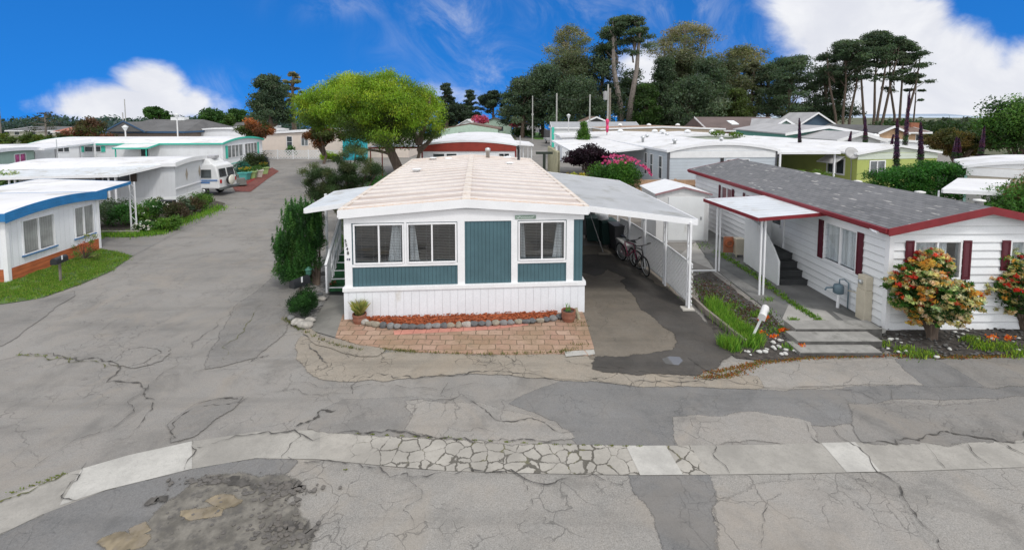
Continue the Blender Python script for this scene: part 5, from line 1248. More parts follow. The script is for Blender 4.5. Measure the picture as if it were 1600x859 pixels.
dm2 = MB().lathe([(.001,0),(.25,.03),(.42,.09),(.43,.1),(.25,.05),(.001,.02)], (0,0,0), 20).build('reflector', mat('dish_grey', (.4,.4,.4), .5), dish, smooth=True); dm2.location = (0,-.15,2.7); dm2.rotation_euler = (R(65), R(-15), 0)
MB().tube([(0,-.1,2.7),(.12,0,2.45),(.25,.1,1.9),(.25,.1,0)], .03, 8).build('pole', ALU, dish, smooth=True); MB().tube([(0,-.2,2.5),(-.05,-.6,2.7)], .015, 6).build('feed_arm', ALU, dish)
Yp = 20.5; AP, BP = (xx(1503,Yp),Yp), (xx(1503,Yp)+3.9,Yp-3.2)
hp, pm_, PWW = home('mobile_home', 'beige trailer with rounded white roof at the right edge behind the hedge', 'mobile home', AP, BP, 3.6, h=3.0, rise=.36, curve=True, wall=mat('beige_siding', (.48,.43,.35), .6, .05, 1.5, dirt=((.36,.35,.33), .55, .8)), oh=(.05,.1,.1), fh=.08, gable=LW)
MB().box(0,PWW,-.04,-.004,2.62,2.98).build('upper_panel', LW, hp); MB().box(-.05,.04,-.05,-.004,0,2.62).build('corner_trim', mat('aqua_trim', (.3,.5,.48), .5), hp); MB().box(.04,PWW,-.02,-.003,0,1.9).build('lower_panel', mat('grey_panel', (.38,.38,.37), .6), hp)
awning('shed_roof', 'low flat white roof in front of the beige trailer', [(xx(1478,16.5),16.8),(xx(1545,16.5),16.2),(xx(1570,19),19),(xx(1510,19),19.5)], [2.52,2.52,2.56,2.56], [(xx(1480,16.5),17,2.5),(xx(1540,16.5),16.5,2.5)])
for (u0,u1,vt,Y,lab,m1,m2,h1) in [(878,1108,196,52,'long white mobile home with low roof behind the conical shrub',ROOFW,WV,2.9),(1020,1188,199,48,'white roofed mobile home with pale green wall in the row behind',ROOFW,PGR,3.0),(940,1130,190,68,'mobile home with tan shingle roof and white roof vents',TSH,mat('tan_wall',(.4,.33,.25),.7),3.3),(1330,1450,212,46,'white flat roofed home behind the lime green home',ROOFW,WV,2.6)]:
    hh_, _, w_ = home('mobile_home', lab, 'mobile home', (xx(u0,Y),Y), (xx(u1,Y),Y), 8, h=h1, rise=.3, wall=m2, roof=m1, oh=(.1,.2,.1), wins=[('front', 2, 3.2, 1.3, 2.2, {})])
    for k in range(3): MB().lathe([(.14,0),(.14,.15),(.4,.18),(.3,.4),(.02,.5)], (w_*(.2+.25*k),4,h1+.2), 10).build('roof_vent', WHITE, hh_, smooth=True)
e, w_, z_ = hip('house', 'long white building with flat grey roof beside the far street', 862, 1000, 205, 190.5, 76, 6, WHITE, mat('grey_flat_roof', (.3,.31,.33), .8), WHITE2, .02, gable=True, eave=3.6, over=.2)
MB().box(0,.4,-.1,.15,0,3.3).build('corner_post', TEALT, e)
e, w_, z_ = hip('house', 'brown roofed house with two skylights in front of the tall trees', 1106, 1232, 205, 183, 70, 11, mat('peach_wall', (.5,.33,.2), .7), mat('dark_brown_shingle', (.12,.09,.085), .9, .15, .6), WHITE2, .05, gable=True, eave=3.0)
def on_slope(x, y, W_, dp, ev, zt): return ev+(zt-ev)*min(y, dp-y)/(dp/2)
for x in (4.6, 8.6): q = MB(); za, zb_ = on_slope(x,2.2,w_,11,3.0,z_)+.05, on_slope(x,3.6,w_,11,3.0,z_)+.05; q.hexa([(x,2.2,za-.05),(x+1.1,2.2,za-.05),(x+.9,3.6,zb_-.05),(x-.2,3.6,zb_-.05),(x,2.2,za+.08),(x+1.1,2.2,za+.08),(x+.9,3.6,zb_+.08),(x-.2,3.6,zb_+.08)]); q.build('skylight', mat('skylight', (.75,.78,.8), .3), e)
MB().box(-.3,6,8,8.4,0,.1)
# front-gabled houses
def gab(label, u0, u1, v0, vt, Y, dp, rf, wl, trim=WHITE2, rz=0, eave=2.7, chim=False):
    x0, x1 = xx(u0,Y), xx(u1,Y); w_ = x1-x0; zt_ = zz(vt,Y); e = empty('house', (x0,Y,0), rz, label, 'house'); ev = min(eave, zt_-.5)
    MB().ext([(.3,0),(w_-.3,0),(w_-.3,ev),(w_/2,zt_-.15),(.3,ev)],0,dp).build('wall', wl, e); MB().ext([(0,ev-.1),(w_/2,zt_-.12),(w_,ev-.1),(w_,ev+.04),(w_/2,zt_+.04),(0,ev+.04)],-.5,dp+.4).build('roof', rf, e)
    q = MB()
    for a, b in (((0,ev-.1),(w_/2,zt_-.12)), ((w_/2,zt_-.12),(w_,ev-.1))): q.hexa([(a[0],-.56,a[1]-.12),(b[0],-.56,b[1]-.12),(b[0],-.503,b[1]-.12),(a[0],-.503,a[1]-.12),(a[0],-.56,a[1]+.18),(b[0],-.56,b[1]+.18),(b[0],-.503,b[1]+.18),(a[0],-.503,a[1]+.18)])
    q.build('fascia', trim, e); f = MB().box(w_*.3,w_*.3+1.4,-.05,-.003,1,2.1).build('window', WHITE2, e); MB().box(w_*.3+.08,w_*.3+1.32,-.06,-.052,1.08,2.02).build('pane', DGLASS, f)
    if chim: MB().box(w_*.6,w_*.6+1,dp*.4,dp*.4+1,zt_-1,zt_+.7).build('chimney', mat('red_brick', (.3,.12,.07), .85, .1), e)
    return e
SGW = mat('teal_green_wall', (.11,.3,.26), .65, .05, 1.5, groove=('z', .2, .08, .01, .75)); PSH = mat('pale_grey_shingle', (.36,.36,.37), .9, .1, .6, groove=('y',.4,.05,.01,.85))
gab('teal green gabled house with pale grey roof behind the lime green home', 1222, 1345, 0, 197, 50, 16, PSH, SGW, rz=R(-8), eave=3.3)
gab('grey shingled pyramid roofed house behind the teal green house', 1246, 1302, 0, 176, 85, 8, PSH, mat('navy_wall', (.05,.09,.14), .7), eave=3.6)
gab('pale green house with small gables next to the brown roofed house', 1196, 1250, 0, 186, 66, 9, PSH, mat('pale_teal_wall', (.3,.45,.4), .7), eave=3.2)
gab('peach gabled house with grey roof right of the teal green house', 1366, 1415, 0, 197, 62, 12, GSH, mat('peach_wall', (.5,.33,.2), .7), eave=2.9)
gab('white gabled small house right behind the lime green home', 1300, 1378, 0, 207, 44, 8, PSH, WV, eave=2.9)
hip('house', 'brown shingle roofed house with brick chimney below the umbrella pines', 1372, 1455, 0, 197, 72, 9, mat('peach_wall', (.5,.33,.2), .7), BSH, WHITE2, .05, gable=True, eave=2.8)
tag(MB().box(xx(1402,78),xx(1402,78)+1.3,75.5,76.5,2,zz(192,76)).build('chimney', mat('red_brick', (.3,.12,.07), .85, .1)), 'orange red brick chimney beneath the umbrella pines', 'chimney')
gab('dark gabled porch house behind the conical shrub', 912, 950, 0, 182.5, 88, 8, BSH, mat('dark_wall', (.1,.1,.1), .8), eave=4.)
# ---------------------------------------------------------------- garden plants, near
def plant(name, label, cat, base, tr=None, group=None): return empty(name, (base[0], base[1], 0), 0, label, cat, group)
# hollywood juniper
bj = G(497,446); e = plant('juniper_tree', 'dark green twisted juniper tree left of the entry awning', 'tree', bj)
Yq = bj[1]; q = MB(); o = Vector((*bj,0))
for tp in (((440,400)),((455,370)),((480,345)),((470,410)),((500,380))): p = at(*tp, Yq)-o; q.tube([(0,0,0), Vector((p.x*.3,.05,p.z*.35)), p], [.07,.05,.015], 8)
q.build('trunk', BARK, e)
JC = [(.028,.095,.02),(.04,.12,.026),(.02,.065,.018),(.065,.16,.035)]
cl = []
rg = random.Random(3)
for (u,v,ru,rv) in [(462,395,32,34),(450,380,22,30),(480,370,26,30),(470,350,20,22),(445,410,16,20),(492,358,14,22),(460,425,18,10),(438,385,12,18),(486,395,16,34),(475,405,22,26),(458,345,14,18),(486,335,14,12)]:
    for k in range(14):
        p = at(u+rg.gauss(0,.45)*ru, v+rg.gauss(0,.5)*rv, Yq+rg.uniform(-.45,.45))-o; f = rg.uniform(.7,1.4); c = rg.choice(JC)
        cl.append((p.x,p.y,p.z,.17,.17,.24,420,.05,tuple(x*f for x in c)))
        # pointed sprays
        cl.append((p.x+rg.uniform(-.1,.1),p.y-.1,p.z+.26,.035,.035,.17,110,.045,tuple(x*f*1.25 for x in c)))
leaves('crown', cl, e, 5, aspect=.4, hollow=.2)
shrub('low_shrub', 'low clipped dark green shrub in the gravel bed behind the black mailbox', G(474,484), (.5,.52,.36), 11000, .032, [(.018,.065,.012),(.03,.1,.018),(.012,.04,.01)], 30, .16, 2)
shrub('low_shrub', 'low dark green shrub in front of the black mailbox near the pale rocks', G(473,497), (.5,.42,.34), 11000, .032, [(.018,.065,.012),(.03,.1,.018),(.012,.04,.01)], 22, .14, 4)
mb_ = G(470,480)
def mailbox(label, xy, h, c, rz, lean=0, post=None, s=1.):
    e = empty('mailbox', (*xy,0), rz, label, 'mailbox'); m_ = mat('box_'+label[:5], c, .45, .1)
    p = MB().bar((lean*-.5,0,0),(0,0,h), .05); p.build('post', post or GW, e)
    b = MB(); pf = [(-.09*s,0),(.09*s,0),(.09*s,.11*s)]+[(.09*s*math.cos(a),.11*s+.09*s*math.sin(a)) for a in [k*math.pi/8 for k in range(1,8)]]+[(-.09*s,.11*s)]
    b.ext(pf, -.24*s, .24*s); bo = b.build('box', m_, e); bo.location = (0,0,h); MB().box(.095*s,.1*s,-.05,.0,.1*s,.24*s).build('flag', WHITE, bo)
    return e, bo
mailbox('black arched mailbox on a wooden post among the low shrubs', mb_, .62, (.02,.022,.026), R(-25), s=1.1)
mailbox('black box mailbox on a post on the lawn by the orange skirting', G(95,440), .62, (.03,.032,.035), R(10), s=1.)
e, bo = mailbox('white tilted mailbox on a leaning pole in the rock garden', G(1190,540), .72, (.6,.6,.6), R(-35), lean=.5, post=WHITE, s=.85); bo.rotation_euler = (R(12), R(14), 0)
ga = G(483,455); e = empty('bird_feeder', (*ga,0), 0, 'small green bird feeder on a stake beneath the juniper tree', 'bird feeder'); MB().tube([(0,0,0),(0,0,.5)], .015, 6).build('stake', GW, e); MB().lathe([(.06,.5),(.08,.56),(.08,.66),(.11,.67),(.02,.76)], (0,0,0), 10).build('house', mat('feeder_green', (.05,.16,.12), .6), e)
e = empty('birdhouse', (*G(486,440),0), 0, 'weathered wooden birdhouse beside the awning post', 'birdhouse'); MB().tube([(0,0,0),(0,0,.85)], .02, 6).build('post', GW, e); MB().ext([(-.11,.85),(.11,.85),(.14,1.0),(0,1.12),(-.14,1.0)],-.1,.1).build('body', mat('bird_wood', (.35,.24,.18), .8), e)
for (u,v,r,mi) in [(466,508,.13,2),(478,512,.14,2),(485,504,.11,2),(455,500,.09,0),(498,480,.08,0),(503,470,.09,2),(511,455,.08,0),(520,440,.1,2),(500,462,.07,1),(506,430,.1,0),(525,415,.1,1),(516,422,.08,2),(528,402,.1,0)]:
    MB().rock((*G(u,v),r*.5+.02),(r*1.3,r,r*.7),int(u*v)).build('garden_rock', STN[mi], smooth=True, label='%s rock in the gravel bed along the concrete entry walk' % ['grey','charcoal','pale','tan'][mi], cat='rock', group='rocks in the gravel bed by the entry walk')
shrub('flower_shrub', 'small bright green shrub behind the entry steps', G(531,392), (.4,.4,.35), 2500, .05, BG, 10, .2, 9)
shrub('flower_shrub', 'dark green shrub against the left wall behind the entry awning', G(545,372), (.6,.6,.6), 3000, .06, DG, 12, .3, 12)
fl_ = pot('potted_flowers', 'small dark pot with red flowers at the foot of the entry steps', G(520,455), .1, .15, BLACKP); leaves('foliage', [(0,0,.22,.12,.12,.08,160,.04,(.03,.1,.02)),(0,0,.26,.12,.12,.06,30,.04,(.4,.02,.05))], fl_, 3)
# dark shore pine behind the entry awning and hedge behind it
bp = (xx(548,20.5),20.5); e = plant('shore_pine', 'dark irregular shore pine leaning over the lane behind the entry awning', 'tree', bp); o = Vector((*bp,0)); Yq = 20.5; q = MB(); cl = []
PC = [(.04,.075,.028),(.055,.095,.035),(.085,.11,.045),(.03,.055,.02)]
for (u,v,ru,rv,k) in [(548,250,22,14,9),(540,272,22,14,10),(560,285,34,22,16),(520,275,16,12,7),(498,272,15,8,8),(510,295,20,14,10),(535,300,24,16,12),(495,300,10,8,4),(485,288,6,6,2),(575,262,18,8,5),(556,232,12,8,5),(590,265,14,6,4),(545,320,20,14,8),(505,310,14,8,5)]:
    pc = at(u,v,Yq)-o; q.tube([(0,0,.1),(pc.x*.4,0,pc.z*.5),(pc.x,pc.y,pc.z)], [.09,.06,.02], 6)
    for _ in range(k):
        p = at(u+rg.gauss(0,.55)*ru, v+rg.gauss(0,.55)*rv, Yq+rg.uniform(-.7,.7))-o; f = rg.uniform(.6,1.5); c = rg.choice(PC); cl.append((p.x,p.y,p.z,.32,.32,.22,560,.09,tuple(x*f for x in c)))
q.build('trunk', BARK, e); leaves('crown', cl, e, 8, aspect=.22, hollow=.1)
shrub('hedge_shrub', 'bright green leafy shrub between the shore pine and the rusty roof', (xx(596,24),24), (1.3,1.2,1.25), 12000, .08, [(.04,.16,.02),(.03,.1,.015),(.06,.2,.03)], 40, .45, 6)
# photinia-like shrubs with red and cream leaves
def pieris(label, base, r, z0, seed, n=42):
    e = plant('variegated_shrub', label, 'shrub', base, group='red and cream leaved shrubs by the front wall'); q = MB(); g = random.Random(seed); cl = []
    for k in range(n):
        d = Vector((g.gauss(0,1), g.gauss(0,1), g.gauss(0,.85))).normalized(); s = g.uniform(.72,1.05); c = Vector((d.x*r[0]*s, d.y*r[1]*s, z0+r[2]+d.z*r[2]*s*.98))
        if k % 3 == 0: q.tube([(g.uniform(-.05,.05),0,0),(c.x*.2,c.y*.2,z0*1.05),(c.x*.6,c.y*.6,c.z*.85),c*.95], [.05,.04,.02,.008], 6)
        rad = .17*g.uniform(.8,1.25)
        cl.append((c.x*.8,c.y*.8,(c.z-z0-r[2])*.8+z0+r[2],rad*1.5,rad*1.5,rad*1.3,260,.085,g.choice([(.035,.09,.02),(.05,.13,.025),(.025,.06,.015)])))
        for j in range(14):
            dd = Vector((g.gauss(0,1), g.gauss(0,1), g.gauss(.3,1))).normalized()*rad*1.05; topc = max(0,(c.z+dd.z-z0)/(2*r[2]))
            if j and g.random() < .72: cc = prev_c
            else: cc = g.choices([(.55,.045,.03),(.62,.12,.05),(.62,.36,.07),(.62,.54,.27),(.56,.55,.3),(.07,.18,.03)], [.04+.9*topc**2.6,.12+.22*topc,.9,2.,1.7,1.])[0]
            prev_c = cc; p = c+dd; cl.append((p.x,p.y,p.z,.075,.075,.045,30,.08,tuple(x*g.uniform(.8,1.1) for x in cc)))
    q.tube([(0,0,0),(.02,0,z0*.6),(-.03,0,z0+.15)], [.085,.07,.05], 8); q.tube([(.08,0,0),(.1,0,z0*.5),(.16,0,z0+.15)], [.07,.055,.04], 8)
    q.build('trunk', BARK, e); leaves('crown', cl, e, seed, aspect=.38, hollow=.05)
b = G(1454,530); pieris('rounded red, cream and yellow shrub on a short trunk before the shuttered window', b, (.74,.66,.8), .38, 21, 66)
b2_ = G(1600,515); pieris('dense red and cream leaved shrub at the right edge of the picture', (b2_[0],b2_[1]), (.8,.66,.78), .33, 33, 56)
# right-hand gravel beds
bedm = mat('dark_mulch', (.055,.048,.043), .95, .5, 8, dirt=((.12,.11,.1), .54, 12), bump=1., bscale=25)
sheet('planting_bed', [(1352,528),(1384,516),(1600,503),(1700,500),(1700,556),(1600,558),(1440,561),(1405,560),(1385,545)], .012, bedm, jag=.03)
sheet('planting_bed', [(1083,432),(1110,425),(1180,478),(1222,502),(1245,525),(1250,548),(1262,560),(1200,566),(1150,560),(1130,545),(1100,495)], .024, bedm, jag=.03)
pr_g = np.random.default_rng(4)
def scatter_rocks(n, poly_uv, label, group, rng_r=(.04,.09), mats=(2,), z=.03):
    k = 0; g = random.Random(n*7)
    while k < n:
        u, v = g.choice(poly_uv); u += g.gauss(0, 14); v += g.gauss(0, 5); r = g.uniform(*rng_r); MB().rock((*G(u,v),z+r*.4),(r*1.2,r,r*.7),int(u*31+v)).build('white_rock', WROCK, smooth=True, label=label, cat='rock', group=group); k += 1
WROCK = mat('white_rock', (.5,.5,.48), .8, .12, 12, bump=.4, bscale=30)
scatter_rocks(26, [(1200,552),(1210,546),(1220,556),(1190,553),(1225,548),(1235,540),(1250,550),(1215,535)], 'whitish rock among the orange poppies beside the low walk steps', 'white rocks around the leaning mailbox', (.025,.055))
scatter_rocks(22, [(1383,532),(1400,540),(1418,534),(1425,532),(1433,532),(1376,546),(1405,552),(1425,548),(1461,551),(1490,520),(1495,515),(1532,518),(1502,545),(1555,532),(1545,530),(1580,522),(1590,528),(1593,536)], 'whitish rock on the dark mulch beneath the variegated shrubs', 'white rocks on the dark mulch', (.02,.048))
pb = MB(); g = random.Random(9)
for k in range(700):
    if k % 2: u, v = g.uniform(1360,1690), g.uniform(512,558)
    else:
        t_ = g.random(); u = 1092+150*t_+g.uniform(-18,22); v = 436+112*t_+g.uniform(-8,8)
    r = g.uniform(.012,.035); pb.rock((*G(u,v),.028+r*.2),(r*1.3,r,r*.7),k)
pb.build('loose_stones', mat('dark_pebble', (.09,.088,.085), .9, .4, 9), kind='stuff', label='small grey stones strewn over the planting beds', smooth=True)
def veg(name, label, spots, h, n, cols, w=.008, su=8, sv=3, lean=.35, z=.02, seed=1):
    """ground cover: one object"""
    g = random.Random(seed); V = []; Fc = []; C = []
    for k in range(n):
        u, v, s = g.choice(spots); u += g.gauss(0, su)*s; v += g.gauss(0, sv)*s; x, y = G(u, v); b = g.uniform(0, 6.28); hh = h*g.uniform(.5,1.2); le = hh*lean*g.random(); a = g.uniform(0,6.28); px_, py_ = math.cos(a)*w, math.sin(a)*w; i = len(V)
        V += [(x-px_,y-py_,z),(x+px_,y+py_,z),(x+math.cos(b)*le*.5+px_*.7,y+math.sin(b)*le*.5+py_*.7,z+hh*.6),(x+math.cos(b)*le,y+math.sin(b)*le,z+hh)]; Fc.append((i,i+1,i+2,i+3)); c = g.choice(cols); f = g.uniform(.7,1.3); C += [[c[0]*f,c[1]*f,c[2]*f,1]]*4
    me = bpy.data.meshes.new(name); me.from_pydata(V, [], Fc); a_ = me.color_attributes.new('col','FLOAT_COLOR','POINT'); a_.data.foreach_set('color', np.array(C, dtype=np.float32).reshape(-1)); me.materials.append(LEAF); o = bpy.data.objects.new(name, me); COL.objects.link(o)
    return tag(o, label, kind='stuff')
def line(pts, n, s=1.):
    out = []
    for k in range(n):
        t_ = k/(n-1)*(len(pts)-1); j = min(int(t_), len(pts)-2); f = t_-j; out.append((pts[j][0]+(pts[j+1][0]-pts[j][0])*f, pts[j][1]+(pts[j+1][1]-pts[j][1])*f, s))
    return out
GRN = [(.12,.28,.03),(.18,.36,.04),(.08,.2,.03),(.25,.38,.06)]
veg('tall_grass', 'tall bright green grass along the timber bed edge', line([(1112,478),(1140,510),(1165,528),(1178,540)], 20)+line([(1130,540),(1150,548)], 4, .6), .25, 4600, GRN, .007, 7, 4, .6, seed=2)
veg('ground_cover', 'low green and reddish ground cover in the rock garden', line([(1090,445),(1120,470),(1160,490),(1200,515)], 20, 1.4), .05, 2600, [(.12,.045,.035),(.16,.06,.05),(.06,.1,.03),(.1,.08,.04),(.1,.22,.03)], .018, 12, 5, 1., seed=5)
veg('green_weeds', 'bright green weeds in the rock garden and walk joints', [(1185,492,.7),(1195,490,.7),(1180,495,.6),(1135,478,.9),(1150,482,.9),(1215,520,1),(1225,516,.8),(1235,545,.9),(1130,400,1),(1100,385,1),(1200,470,.5),(1240,503,.5)]+line([(1120,395),(1180,432),(1240,478),(1300,515)], 26, .35), .1, 3200, GRN+[(.1,.16,.05)], .01, 9, 3, .8, seed=7)
veg('bed_weeds', 'yellow green weeds and orange flowers in the dark mulch bed', [(1545,545,1),(1560,542,1),(1530,540,.8),(1515,532,.8),(1575,545,.8),(1445,556,.8),(1415,548,.8),(1435,556,1.1),(1375,540,.7),(1590,556,1),(1610,550,1),(1650,548,1)], .1, 2400, [(.2,.36,.03),(.3,.4,.05),(.12,.22,.04),(.1,.14,.05)], .011, 10, 3, .8, seed=8)
veg('orange_poppies', 'orange poppies beside the leaning white mailbox', [(1192,505,.5),(1197,502,.5),(1222,522,.5),(1210,532,.5),(1238,530,.5),(1250,540,.5),(1253,545,.5),(1245,535,.5),(1190,525,.4),(1575,535,.7),(1550,532,.7)], .05, 260, [(.75,.17,.02),(.8,.25,.03),(.6,.06,.02)], .025, 7, 3, 1., z=.1, seed=11)
veg('edge_weeds', 'yellowed weeds and leaf litter along the asphalt edge', line([(1110,583),(1180,568),(1262,560),(1385,556),(1500,559),(1600,557)], 40, .6)+line([(1100,590),(1140,588),(1180,570)], 12, .8), .03, 2600, [(.3,.16,.04),(.22,.15,.05),(.14,.16,.03),(.35,.1,.03)], .014, 10, 2.5, 1., z=.012, seed=12)
veg('patio_weeds', 'dry weeds in the joints at the patio edge', line([(600,548),(650,552),(760,556),(880,552)], 20, .5)+[(880,552,.9),(890,548,.9),(908,510,.8),(905,505,.7),(905,540,.6)]+line([(446,500),(455,508),(470,518),(520,540),(560,548)], 16, .35), .06, 900, [(.12,.13,.04),(.2,.17,.06),(.08,.12,.03)], .007, 9, 2, .9, z=.03, seed=13)
veg('gutter_weeds', 'tiny green weeds in the joints of the concrete gutter', line([(560,678),(700,686),(860,695),(1000,698)], 20, .25)+line([(20,770),(70,752),(100,741)], 8, .35)+line([(30,555),(62,555),(110,562)], 6, .3)+[(540,735,.2),(700,684,.3)], .02, 700, [(.14,.2,.04),(.2,.2,.05)], .008, 9, 2, .9, z=.012, seed=14)
# timber edging
te = empty('timber_edging', (*G(1076,470),0), 0, 'weathered grey timber boards edging the rock garden beside the driveway', 'edging'); P0 = Vector((*G(1076,470),0))
tp = [(1078,468),(1103,492),(1128,512),(1150,530),(1166,542)]
for a, b in zip(tp[:-1], tp[1:]): A3, B3 = Vector((*G(*a),.09))-P0, Vector((*G(*b),.09))-P0; MB().bar(A3, A3.lerp(B3,.97), .07, .17).build('board', GW, te)
sheet('lawn', [(0,476),(-90,490),(-90,440),(12,442),(156,388),(208,400),(172,425),(130,443),(62,467)], .02, mat('turf_soil', (.07,.12,.03), .95, .4, 2))
lawn = []; g = random.Random(2)
for k in range(400):
    while True:
        u, v = g.uniform(-60,206), g.uniform(392,474)
        lowb = 388+ (156-u)*.37 if u < 156 else 388+(u-156)*.25; upb = interp([(-90,488),(0,474),(62,465),(130,441),(172,424),(208,400)], max(-90,u))
        if lowb < v < upb: break
    lawn.append((u,v,.45))
veg('grass', 'short bright green lawn at the blue trimmed home', lawn, .055, 26000, [(.1,.24,.02),(.15,.3,.03),(.07,.17,.02),(.24,.3,.06),(.2,.26,.05)], .008, 10, 3, .8, seed=21)
lr = G(133,405); e = plant('rose_bush', 'thin rose bush with reddish tips against the orange skirting', 'shrub', lr, None); o = Vector((*lr,0)); q = MB(); cl = []
for k in range(14): p = at(g.uniform(118,152), g.uniform(368,402), lr[1]+g.uniform(-.3,.2))-o; q.tube([(0,0,0),p*.5+Vector((g.uniform(-.1,.1),0,.05)),p],[.014,.01,.005],5); cl.append((p.x,p.y,p.z,.13,.13,.12,70,.06,g.choice([(.12,.22,.04),(.1,.16,.04),(.4,.12,.06),(.25,.28,.08)])))
q.build('stem', BARK, e); leaves('foliage', cl, e, 4, hollow=.1)
MBs = MB(); 
# flower garden in front of the pale grey home
sheet('garden_soil', [(150,370),(152,352),(262,330),(330,312),(352,318),(345,326),(300,342),(255,366),(205,371)], .02, SOIL, jag=.03)
gspec = [(168,352,1.5,.55,'dark leafy shrub in the corner of the flower garden by the blue trimmed home',DG),(195,352,1.0,.55,'broad fern like shrub in the flower garden behind the lattice post',[(.03,.1,.02),(.05,.15,.03)]),(222,348,.9,.5,'bright green shrub in the flower garden right of the lattice post',BG),
 (243,345,1.0,.6,'shrub covered in small white flowers in the middle of the flower garden',None),(232,362,.7,.25,'low white flowering plant at the front kerb of the flower garden',None),(258,360,.8,.4,'light green spiky shrub at the tip of the flower garden',BG),
 (276,348,.8,.6,'purplish green shrub beside the lane in the flower garden',[(.06,.07,.03),(.08,.06,.04)]),(290,340,.7,.6,'dark rounded shrub right of the purplish one along the lane',DG),(304,333,.75,.5,'brownish green shrub near the end wall with diamonds',[(.07,.08,.03),(.09,.07,.04)]),(318,325,1.0,.5,'yellow green shrub near the van at the end of the flower garden',BG),(206,322,.8,.9,'red leaved shrub behind the lattice post by the porch',[(.12,.03,.03),(.04,.07,.02)]),(182,342,.9,.6,'tall dark shrub in front of the porch railing',DG)]
for i, (u,v,rx_,rz_,lab,cols) in enumerate(gspec):
    wf = cols is None; c_ = cols or [(.05,.15,.03),(.04,.1,.02)]
    cl = crown((0,0,rz_*.9), (rx_*.7,rx_*.6,rz_*.75), 22, rx_*.32, 110, .1, c_, 40+i, .3, .8, -.6)
    if wf: cl += crown((0,0,rz_*.95), (rx_*.85,rx_*.8,rz_*.85), 26, .1, 8, .09, [(.8,.8,.78)], 70+i, .9, 1, -.2)
    e = empty('garden_shrub', (*G(u,v),0), 0, lab, 'shrub'); q = MB(); stems(q, (0,0,0), [(rx_*.3*math.cos(k*1.3),rx_*.3*math.sin(k*1.3),rz_) for k in range(5)], .03, .01, i); q.build('stem', BARK, e); leaves('foliage', cl, e, 50+i, hollow=.2)
veg('garden_greens', 'grassy green plants filling the flower garden edge', line([(160,368),(205,368),(250,364),(300,342),(345,325)], 30, 1.), .16, 3500, GRN, .014, 7, 2, .6, seed=31)
e = pot('potted_plant', 'terracotta pot with green plant before the pale grey home', G(238,336), .28, .45, TERR); leaves('foliage', [(0,0,.65,.35,.35,.25,500,.09,(.08,.15,.05))], e, 6)
shrub('small_conifer', 'small pointed conifer with yellow edge beside the potted plant', G(252,334), (.28,.28,.6), 1500, .06, [(.03,.09,.02),(.2,.2,.04)], 14, .16, 15, aspect=.3)
e = empty('garden_kerb', (*G(155,366),0), 0, 'pale timber kerb rail in front of the flower garden', 'edging'); k0 = Vector((*G(155,366),0)); MB().bar(Vector((*G(153,367),.12))-k0, Vector((*G(218,366),.12))-k0, .08, .1).build('rail', mat('pale_timber', (.38,.35,.31), .85, .2, 4), e)
lm = G(263,343); e = empty('letter_box', (*lm,0), 0, 'black roadside letter box in the flower garden', 'mailbox'); MB().bar((0,0,0),(0,0,.75),.08).build('post', GW, e); MB().box(-.35,.35,-.15,.15,.75,1.0).build('box', BLACKP, e, bevel=.03)
# garden of the turquoise home
sheet('bark_strip', [(368,300),(360,287),(400,275),(425,262),(436,268),(418,280),(392,300)], .02, mat('dark_red_bark', (.16,.05,.04), .95, .4, 6, bump=1.))
for i, (u,v,c_,lab) in enumerate([(383,281,(.1,.45,.42),'turquoise square planter in the pots row along the lane'),(394,279,(.35,.5,.2),'lime green planter right of the turquoise one'),(404,277,(.6,.55,.5),'whitish planter under the dark shrub by the lane'),(412,272,(.35,.5,.2),'large lime green planter nearest the lane corner')]):
    e = empty('planter', (*G(u,v),0), R(15*i), lab, 'planter', 'planters along the lane'); q = MB(); q.hexa([(-.25,-.25,0),(.25,-.25,0),(.25,.25,0),(-.25,.25,0),(-.36,-.36,.62),(.36,-.36,.62),(.36,.36,.62),(-.36,.36,.62)]); q.build('box', mat('planter%d' % i, c_, .6), e); MB().box(-.4,.4,-.4,.4,.55,.63).build('rim', mat('planter%d' % i, c_, .6), e)
    leaves('foliage', [(0,0,.8,.4,.4,.25,180,.14,(.06,.14,.03))]+([(0,0,.95,.4,.4,.12,60,.12,(.6,.4,.02))] if i in (0,3) else []), e, 80+i)
shrub('dark_shrub', 'big dark rounded shrub behind the planters of the turquoise trimmed home', (G(398,272)[0],G(398,272)[1]), (1.3,1.1,1.15), 5000, .14, [(.04,.06,.02),(.03,.05,.018)], 26, .5, 90)
shrub('teal_shrub', 'blue green spiky plant left of the dark rounded shrub', G(381,277), (.8,.8,.8), 2000, .16, [(.03,.14,.11),(.04,.1,.07)], 16, .35, 91)
e = empty('barbecue', (*G(412,266),0), R(20), 'black covered barbecue at the corner of the turquoise trimmed home', 'barbecue'); MB().box(-.5,.5,-.35,.35,.1,.85).build('cover', BLACKP, e, bevel=.06); MB().ext([(-.45,.85),(.45,.85),(.4,1.15),(.2,1.3),(-.2,1.3),(-.4,1.15)],-.3,.3).build('hood', BLACKP, e, bevel=.03)
e = empty('wheelbarrow', (*G(372,291),0), R(30), 'upturned grey wheelbarrow beside a small red cart near the van', 'wheelbarrow'); MB().hexa([(-.6,-.4,.1),(.6,-.4,.1),(.6,.4,.1),(-.6,.4,.1),(-.35,-.25,.6),(.45,-.25,.6),(.45,.25,.6),(-.35,.25,.6)]).build('tub', mat('barrow_grey', (.14,.14,.13), .7), e, bevel=.04); MB().torus((-.85,0,.2),.17,.05,(0,1,0)).build('wheel', BLACKP, e); q = MB().tube([(-.85,-.1,.2),(.6,-.35,.2),(1.1,-.35,.5)],.025,6).tube([(-.85,.1,.2),(.6,.35,.2),(1.1,.35,.5)],.025,6); q.build('handle', mat('red_frame', (.35,.03,.03), .5), e)

